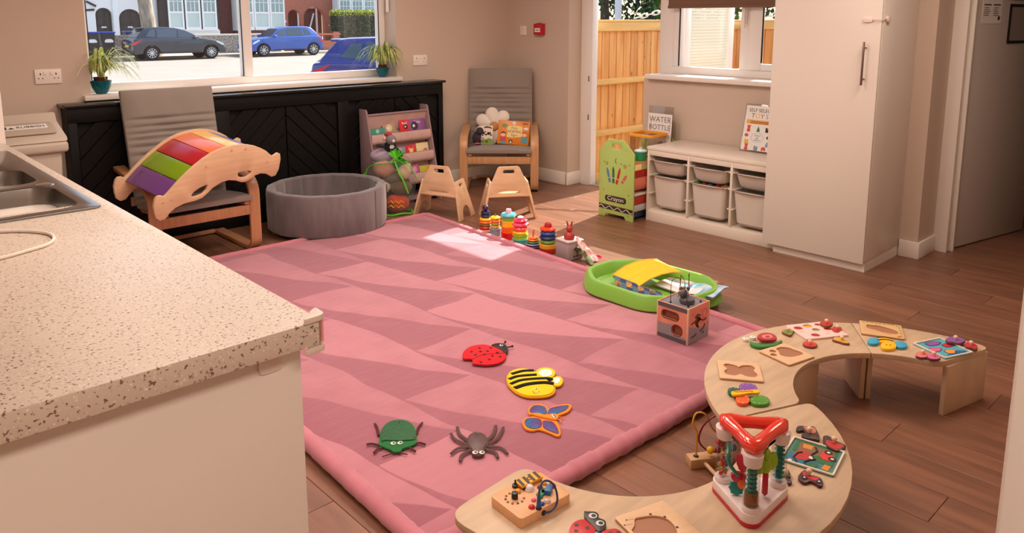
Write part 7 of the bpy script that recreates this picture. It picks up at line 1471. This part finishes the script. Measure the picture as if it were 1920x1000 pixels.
# ------------------------------------------------------------------ street beyond the wide window
struct('road', G().bx(-40, 5.77, -.60, 5.4, 38.3, -.331).bx(5.4, 4.86, -.6, 90, 38.3, -.331).bx(8.6, -30, -.6, 90, 4.86, -.331), mat('road_asphalt', (150, 142, 132), .9, var=.12, vs=.6))
struct('pavement', G().bx(-10, 38.3, -.6, 60, 38.45, -.22).bx(-10, 38.45, -.6, 60, 70, -.24), mat('pavement_slab', (190, 178, 160), .9, var=.15, vs=1.5))
def brickm(name, c1_, c2_, mortar, sc=4.4):
    m = mat(name, c1_, .85); t = m.node_tree; b = t.nodes['Principled BSDF']; L = t.links.new
    tc = t.nodes.new('ShaderNodeTexCoord'); mp = t.nodes.new('ShaderNodeMapping'); mp.inputs['Rotation'].default_value = (R(90), 0, 0); L(tc.outputs['Object'], mp.inputs[0])
    br = t.nodes.new('ShaderNodeTexBrick'); br.inputs['Scale'].default_value = sc; br.inputs['Color1'].default_value = lin(c1_); br.inputs['Color2'].default_value = lin(c2_); br.inputs['Mortar'].default_value = lin(mortar); br.inputs['Mortar Size'].default_value = .015
    L(mp.outputs[0], br.inputs['Vector']); L(br.outputs['Color'], b.inputs['Base Color']); return m
BRK = brickm('brick_dark', (104, 50, 46), (84, 40, 40), (120, 96, 86)); BRO = brickm('brick_orange', (178, 92, 66), (160, 78, 56), (176, 140, 120))
FLINT = mat('flint_wall', (190, 182, 168), .9, var=.8, vs=16, c2=(70, 66, 62), bump=.6, bs=14); RENDER = mat('white_render', (226, 228, 228), .8); TIMB = mat('black_timber', (34, 34, 36), .6); SASH = mat('sash_white', (236, 238, 236), .5)
PANE = P('house_pane', (150, 172, 172), .12, spec=.6); BLINDW = P('house_blind', (196, 212, 206), .5); DOORD = mat('dark_door', (40, 42, 44), .5); DOORR = mat('red_brown_door', (96, 44, 38), .45)
YF = 44.0
def house(lab, x0): return thing('terraced_house', lab, 'house', (x0, YF, -.24), 0)
def sash(t, x0, x1, z0, z1, zm, cols=3, rows=2, y=-.04, low=BLINDW):
    """sash window: frame with glazing bars above, one pane below (local to the house)"""
    f = G().plate([(x0, z0), (x1, z0), (x1, z1), (x0, z1)], 0, .07, holes=[[(x0 + .09, z0 + .12), (x1 - .09, z0 + .12), (x1 - .09, zm - .05), (x0 + .09, zm - .05)], [(x0 + .09, zm + .05), (x1 - .09, zm + .05), (x1 - .09, z1 - .08), (x0 + .09, z1 - .08)]], M=T(0, y, 0, rx=90))
    w = x1 - x0 - .18
    for i in range(1, cols): f.bx(x0 + .09 + w * i / cols - .018, y - .06, zm + .05, x0 + .09 + w * i / cols + .018, y - .02, z1 - .08)
    for j in range(1, rows): zz = zm + .05 + (z1 - .08 - zm - .05) * j / rows; f.bx(x0 + .09, y - .06, zz - .018, x1 - .09, y - .02, zz + .018)
    f.bx(x0 - .04, y - .13, z0 - .07, x1 + .04, y, z0)
    o = f.build('window', SASH, t)
    G().bx(x0 + .05, y - .025, z0 + .06, x1 - .05, y - .015, zm).build('pane', low, o); G().bx(x0 + .05, y - .025, zm, x1 - .05, y - .015, z1 - .04).build('pane', PANE, o)
def archpts(x0, x1, z0, zs, n=14):
    cx, r_ = (x0 + x1) / 2, (x1 - x0) / 2; return [(x0, z0), (x1, z0)] + [(cx + r_ * math.cos(math.pi * k / n), zs + r_ * .9 * math.sin(math.pi * k / n)) for k in range(n + 1)]
h1_ = house('white rendered house with two dark arched doors and a black framed triple window', 9.0)
X = lambda v: v - 9.0; Z = lambda v: v + .24
d1_, d2_ = archpts(X(11.8), X(12.6), .02, Z(1.75)), archpts(X(12.92), X(14.05), .02, Z(1.55))
G().plate([(0, 0), (X(15.15), 0), (X(15.15), 6), (0, 6)], 0, .3, holes=[d1_, d2_], M=T(0, .3, 0, rx=90)).build('front_wall', RENDER, h1_)
for dd in (d1_, d2_):
    xa, xb = dd[0][0], dd[1][0]; o = G().plate([(xa - .05, 0), (xb + .05, 0), (xb + .05, Z(2.4)), (xa - .05, Z(2.4))], 0, .06, M=T(0, .24, 0, rx=90))
    for k in (1, 2, 3, 4):
        for s in (0, 1): o.bx(xa + .08 + s * (xb - xa) * .48, .155, .2 + k * .42, xa + (xb - xa) * .42 + s * (xb - xa) * .48, .18, .53 + k * .42, bev=.01)
    do = o.build('front_door', DOORD, h1_); G().bx((xa + xb) / 2 - .12, .14, 1.32, (xa + xb) / 2 + .12, .16, 1.39).build('letter_plate', PAPER, do)
G().bx(X(12.62), -.06, 0, X(12.90), 0, 3.0, bev=.02).build('pillar', RENDER, h1_)
for k, (xa, za, an, L_) in enumerate(((X(11.35), Z(1.98), 4, .42), (X(11.42), Z(2.42), -28, .5), (X(12.0), Z(2.75), 110, .4))): G(T(xa, -.03, za, ry=-an)).bx(0, -.02, -.05, L_, .03, .05).build('timber_strip', TIMB, h1_)
G().bx(X(11.02), -.05, .3, X(11.16), 0, 6).build('timber_post', TIMB, h1_); G().bx(X(14.62), -.05, .3, X(14.80), .0, 6).build('drain_pipe', SASH, h1_)
sash(h1_, X(9.6), X(10.9), Z(1.15), Z(3.2), Z(2.0))
G().bx(X(14.88), -.62, 0, X(18.0), 0, 1.15).build('bay_base', RENDER, h1_); G().bx(X(14.88), -.60, 1.15, X(18.0), -.02, 4).build('bay_core', TIMB, h1_)
for i in range(3): sash(h1_, X(15.22 + i * .91), X(16.04 + i * .91), Z(.98), Z(3.1), Z(1.90), y=-.60)
h2_ = house('dark brick house with a white bay window beside the mullion', 18.0); X = lambda v: v - 18.0
G().bx(0, 0, 0, X(22.02), .3, 6).build('front_wall', BRK, h2_)
G().bx(X(19.0), -.75, 0, X(21.95), 0, 1.12).build('bay_base', BRK, h2_); G().bx(X(19.0), -.70, 1.12, X(21.95), -.02, 4).build('bay_core', SASH, h2_)
for i in range(3): sash(h2_, X(19.05 + i * .97), X(19.98 + i * .97), Z(.98), Z(3.1), Z(1.90), y=-.70)
h3_ = house('orange brick house with arched porch, red brown door and white bay window', 22.02); X = lambda v: v - 22.02
a1_, a2_ = archpts(X(22.48), X(23.28), .02, Z(1.75)), archpts(X(23.52), X(24.98), .02, Z(1.62))
G().plate([(0, 0), (X(25.5), 0), (X(25.5), 6), (0, 6)], 0, .35, holes=[a1_, a2_], M=T(0, .3, 0, rx=90)).build('front_wall', BRO, h3_)
G().bx(0, 1.3, 0, X(25.5), 1.4, 4).build('porch_back_wall', BRK, h3_)
g = G().plate([(X(23.62), 0), (X(24.78), 0), (X(24.78), Z(2.35)), (X(23.62), Z(2.35))], 0, .1, holes=[[(X(23.74), .02), (X(24.66), .02), (X(24.66), Z(2.2)), (X(23.74), Z(2.2))]], M=T(0, .62, 0, rx=90)); g.build('door_frame', SASH, h3_)
g = G().bx(X(23.74), .56, .02, X(24.66), .61, Z(2.2))
for k in range(2):
    for s in range(2): g.bx(X(23.84) + s * .4, .54, .3 + k * 1.0, X(24.16) + s * .4, .56, 1.1 + k * 1.1, bev=.01)
do = g.build('front_door', DOORR, h3_); G().bx(X(24.08), .53, 1.18, X(24.32), .545, 1.25).build('letter_plate', PAPER, do)
G().bx(X(23.22), .1, 0, X(23.34), .2, Z(2.6)).build('porch_post', SASH, h3_)
G(T(X(23.95), .2, .9, ry=18)).bx(-.04, 0, 0, .04, .03, 1.3).build('leaning_board', SASH, h3_)
G().plate(rrect(.16, .12, .02), 0, .03, M=T(X(22.26), -.05, Z(1.40), rx=90)).build('number_plate', PAPER, h3_)
G().bx(X(25.5), -.02, 0, X(29.6), .3, 6).build('gable_wall', BRK, h3_); G().bx(X(25.55), -.75, 0, X(29.2), 0, 1.12).build('bay_base', BRK, h3_); G().bx(X(25.55), -.70, 1.12, X(29.2), -.02, 4).build('bay_core', SASH, h3_)
for i in range(4): sash(h3_, X(25.6 + i * .9), X(26.46 + i * .9), Z(1.0), Z(3.1), Z(1.95), rows=3, y=-.70, low=PANE)
w_ = thing('flint_garden_wall', 'low flint garden wall with a pale coping before the houses', 'garden wall', (15.4, 40.3, -.24))
G().bx(0, 0, 0, 4.7, .28, .92).build('flint_face', FLINT, w_); G().bx(-.03, -.04, .92, 4.73, .32, 1.0, bev=.02).build('coping', P('coping_pale', (214, 206, 190), .8), w_)
w_ = thing('flint_garden_wall', 'short weathered flint wall left of the dark hatchback', 'garden wall', (11.2, 40.3, -.24))
G().bx(0, 0, 0, 1.6, .28, 1.0).build('flint_face', FLINT, w_)
w_ = thing('brick_garden_wall', 'low red brick garden wall with baluster panel right of the blue hatchback', 'garden wall', (20.4, 40.3, -.24))
g = G().bx(0, 0, 0, 4.2, .24, .55).bx(1.8, -.02, 0, 2.1, .26, 1.0).bx(3.0, -.02, 0, 3.4, .26, 1.05)
g.build('brick_face', BRO, w_); G().bx(-.02, -.03, .86, 3.5, .27, .95, bev=.02).build('coping', BRO, w_)
for k in range(10): G().lathe([(.05, .55), (.075, .62), (.05, .7), (.045, .8), (.06, .86)], 10, M=T(.12 + k * .17, .12, 0)).build('baluster', BRO, w_)
he = thing('clipped_hedge', 'tall clipped hedge with yellow green top in front of the right bay window', 'hedge', (23.95, 40.62, -.24))
def hedge(t, sx, sy, sz, n, cols, top):
    q_ = random.Random(9); b = bmesh.new()
    for i in range(n):
        fc_ = q_.random(); x, y, z_ = q_.uniform(0, sx), q_.uniform(0, sy), q_.uniform(.05, sz)
        if fc_ < .6: y = q_.uniform(-.03, .08)
        elif fc_ < .75: x = q_.uniform(-.03, .08)
        else: z_ = sz + q_.uniform(-.1, .08)
        n_ = Vector((q_.gauss(0, 1), q_.gauss(0, 1), q_.gauss(0, 1))).normalized(); u = n_.orthogonal().normalized(); v = n_.cross(u); s = .045
        f = b.faces.new([b.verts.new(Vector((x, y, z_)) + w2) for w2 in (u * s, v * s * .6, -u * s, -v * s * .6)]); f.material_index = 1 + q_.randrange(2) if z_ > sz - .28 else 0 if q_.random() < .7 else 3
    me = bpy.data.meshes.new('foliage'); b.to_mesh(me); b.free()
    for c in cols: me.materials.append(mat('leaf_%d_%d_%d' % c, c, .6))
    o = bpy.data.objects.new('foliage', me); COL.objects.link(o); o.parent = t; o['kind'] = 'stuff'
hedge(he, 4.5, 1.0, 2.25, 7000, [(74, 84, 62), (190, 190, 70), (150, 170, 60), (96, 104, 80)], 0)
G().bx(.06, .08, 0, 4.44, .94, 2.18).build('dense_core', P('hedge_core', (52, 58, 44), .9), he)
st_ = thing('street_tree', 'thick pale barked street tree trunk behind the dark hatchback', 'tree', (13.0, 39.6, -.24))
G().tube([(.1, 0, -.05), (.02, 0, .5), (-.08, 0, 1.6), (-.2, 0, 3.2), (-.35, .1, 5.2)], .4, 14, rs=[.46, .36, .33, .31, .24]).tube([(-.2, 0, 3.1), (.3, .1, 4.2), (.8, .2, 5.2)], .16, 8, rs=[.2, .16, .1]).build('trunk', mat('pale_bark', (176, 160, 140), .9, var=.5, vs=4, st=(2, 2, .5), bump=.5, bs=9), st_)
def wheelie(lab, x):
    t = thing('wheelie_bin', lab, 'bin', (x, 39.5, -.24), 0, 'wheelie bins across the street'); g = G()
    frus(g, -.22, .22, -.24, .24, .08, -.28, .28, -.30, .30, 1.12, .02).build('body', P('wheelie_black', (40, 42, 44), .5), t)
    G().bx(-.30, -.34, 1.12, .30, .32, 1.19, bev=.025).bx(-.2, .30, 1.05, .2, .36, 1.1, bev=.01).build('lid', P('wheelie_blue', (50, 70, 170), .45), t)
    g = G(T(0, -.288, .78, rx=84)); g.plate(smooth([(-.17, -.08), (.17, -.08), (.16, .02), (.08, .08), (0, .11), (-.08, .08), (-.16, .02)], 3), 0, .004); g.build('house_sticker', PAPER, t)
    for s in (-1, 1): G().cyl(0, 0, -.03, .03, .09, n=14, M=T(s * .22, .22, .09, ry=90)).build('wheel', BLK, t)
wheelie('black wheelie bin with blue lid and white house sticker, leftmost across the street', 10.3); wheelie('black wheelie bin with blue lid and white house sticker, beside the arched door', 11.0); 
t = thing('wheelie_bin', 'blue lidded bin mostly hidden behind the dark hatchback', 'bin', (12.45, 40.9, -.24)); frus(G(), -.22, .22, -.24, .24, .08, -.28, .28, -.30, .30, 1.12, .02).build('body', P('wheelie_black', (40, 42, 44)), t); G().bx(-.30, -.34, 1.12, .30, .32, 1.19, bev=.025).build('lid', P('wheelie_blue', (50, 70, 170)), t)

# cars
TYRE = P('tyre', (22, 22, 24), .8); RIM = P('alloy_rim', (206, 208, 210), .3, metal=.6)
def car(lab, loc, flip, paint, L_=4.2, xw=(.78, 3.42), H=1.5, spokes=10, spoiler=True):
    t = thing('hatchback_car', lab, 'car', loc, 180 if flip else 0)
    if flip: pass
    w = .84; wr = .32; a, c = xw; rb = .37
    def archcut(x): return [(x + rb * math.cos(math.pi * (1 - k / 10)), .30 + rb * math.sin(math.pi * (1 - k / 10))) for k in range(11)]
    prof = [(.12, .26)] + [p for p in archcut(a)] + [p for p in archcut(c)] + [(L_ - .06, .26), (L_, .40), (L_ - .02, .58), (L_ - .14, .74), (L_ - .45, .87), (L_ - 1.02, .97), (L_ - 1.2, .985), (.35, 1.0), (.06, .97), (.02, .78), (.0, .55), (.03, .38)]
    prof = [p for p in prof if p[0] <= L_]
    prof = [(p[0], max(p[1], .24)) for p in prof]
    G(T(0, w, 0, rx=90)).plate(prof, 0, 2 * w, bev=.05, seg=3, ang=30).build('body', paint, t)
    def hw(z_): return w - .05 - .20 * max(0, z_ - .95) / .55
    roofp = [(.16, .97), (.34, 1.2), (.56, 1.42), (.75, H - .015), (1.3, H), (1.9, H - .03), (2.35, H - .13), (L_ - 1.05, .97)]
    def loft(pts, dw=0):
        k = len(pts); vs = [(p[0], -hw(p[1]) - dw, p[1]) for p in pts] + [(p[0], hw(p[1]) + dw, p[1]) for p in pts]
        fs = [list(range(k))[::-1], list(range(k, 2 * k))] + [[i, (i + 1) % k, k + (i + 1) % k, k + i] for i in range(k)]
        return vs, fs
    b = bmesh.new(); vs, fs = loft(roofp); V = [b.verts.new(v) for v in vs]
    for f in fs: b.faces.new([V[i] for i in f])
    G()._in(b, None, .035, 2, 30) if False else None
    g = G(); bmesh.ops.recalc_face_normals(b, faces=b.faces[:]); g._in(b, None, .035, 2, 30); g.build('roof', paint, t)
    GLS = P('car_glass', (70, 84, 92), .08, spec=.8)
    wins = [[(2.02, 1.02), (L_ - 1.30, 1.02), (2.34, H - .2), (2.05, H - .11)], [(1.08, 1.03), (1.96, 1.02), (1.98, H - .10), (1.12, H - .09)], [(.60, 1.09), (1.0, 1.04), (1.04, H - .10), (.82, H - .13)]]
    for s in (-1, 1):
        for wn in wins:
            vs = [(p[0], s * (hw(p[1]) - .02), p[1]) for p in wn] + [(p[0], s * (hw(p[1]) + .008), p[1]) for p in wn]
            G().poly(vs, [[0, 1, 2, 3], [4, 5, 6, 7]] + [[i, (i + 1) % 4, 4 + (i + 1) % 4, 4 + i] for i in range(4)]).build('side_window', GLS, t)
        for x in (1.25, 2.15): G().bx(x, s * w - .015, .90, x + .18, s * w + .02, .93, bev=.008).build('door_handle', paint, t)
        G().ell(2.72, s * (w + .06), 1.02, .10, .09, .07).build('wing_mirror', paint, t)
        G().bx(.9, s * w - .02, .30, L_ - 1.2, s * w + .012, .36, bev=.01).build('sill_trim', BLK, t)
        for x in xw:
            M_ = T(x, s * (w - .09), .33, rx=90 if s < 0 else -90)
            wo = G(M_).lathe([(.20, -.1), (.30, -.1), (.325, -.08), (.325, .06), (.30, .085), (.215, .085), (.20, .05)], 28).build('wheel', TYRE, t)
            g = G(M_).cyl(0, 0, .03, .04, .21, n=24).lathe([(.195, .03), (.205, .085), (.222, .085), (.222, .05)], 28, cap=False)
            g.mi = 1
            g.cyl(0, 0, .0405, .0415, .20, n=24); g.mi = 0
            for k in range(spokes): g.bx(-.018, .03, .045, .018, .2, .075, bev=.004, seg=1, M=Matrix.Rotation(2 * math.pi * k / spokes, 4, 'Z'))
            g.cyl(0, 0, .04, .08, .045, n=12); g.build('rim', [RIM, BLK], wo)
        tl = [(.0, .80), (.26, .90), (.42, .955), (.30, .86), (.10, .70), (.0, .70)]
        vs = [(p[0] - .01, s * (w - .05), p[1]) for p in tl] + [(p[0] - .01, s * (w + .008), p[1]) for p in tl]; k = 6
        G().poly(vs, [[0, 1, 2, 3, 4, 5], [6, 7, 8, 9, 10, 11]] + [[i, (i + 1) % 6, 6 + (i + 1) % 6, 6 + i] for i in range(6)]).build('tail_light', P('tail_red', (214, 50, 60), .2), t)
        hl = [(L_ - .05, .62), (L_ - .14, .73), (L_ - .42, .85), (L_ - .46, .80), (L_ - .2, .66)]
        vs = [(p[0], s * (w - .12), p[1]) for p in hl] + [(p[0], s * (w + .006), p[1]) for p in hl]
        G().poly(vs, [[0, 1, 2, 3, 4], [5, 6, 7, 8, 9]] + [[i, (i + 1) % 5, 5 + (i + 1) % 5, 5 + i] for i in range(5)]).build('head_light', P('lamp_clear', (226, 230, 232), .1), t)
    for pts, nm in (([(2.37, H - .14), (L_ - 1.1, .99)], 'windscreen'), ([(.54, H - .12), (.22, 1.04)], 'rear_window')):
        (xa, za), (xb, zb) = pts; dx = .012 if nm == 'windscreen' else -.012
        vs = [(xa + dx, -hw(za) + .10, za + .012), (xa + dx, hw(za) - .10, za + .012), (xb + dx, hw(zb) - .08, zb + .012), (xb + dx, -hw(zb) + .08, zb + .012)]
        vs += [(v[0] - dx * 2, v[1], v[2] - .02) for v in vs]
        G().poly(vs, [[0, 1, 2, 3], [4, 5, 6, 7]] + [[i, (i + 1) % 4, 4 + (i + 1) % 4, 4 + i] for i in range(4)]).build(nm, GLS, t)
    if spoiler: G().bx(.40, -.56, H - .08, .72, .56, H - .03, bev=.02).build('spoiler', paint, t)
    G().bx(-.015, -.26, .60, .0, .26, .71).build('number_plate', P('plate_yellow', (220, 190, 90), .5), t)
    G().bx(-.02, -.78, .26, .06, .78, .46, bev=.03).build('rear_bumper', BLK, t)
    return t
CARD = P('paint_charcoal', (46, 54, 66), .22, coat=.6); CARB = P('paint_blue', (30, 84, 170), .22, coat=.6); CARN = P('paint_deep_blue', (36, 50, 130), .2, coat=.6)
car('dark charcoal hatchback parked across the street left of the mullion', (11.25, 37.5, -.33), False, CARD, 4.2, (.80, 3.50))
car('bright blue hatchback parked across the street right of the mullion', (20.68, 37.5, -.33), True, CARB, 3.95, (.55, 3.3), spokes=8, spoiler=False)
car('deep blue car close to the window behind the right spider plant', (8.02, 14.68, -.33), False, CARN, 4.3, (.80, 3.45), 1.47).rotation_euler = (0, 0, R(-33))
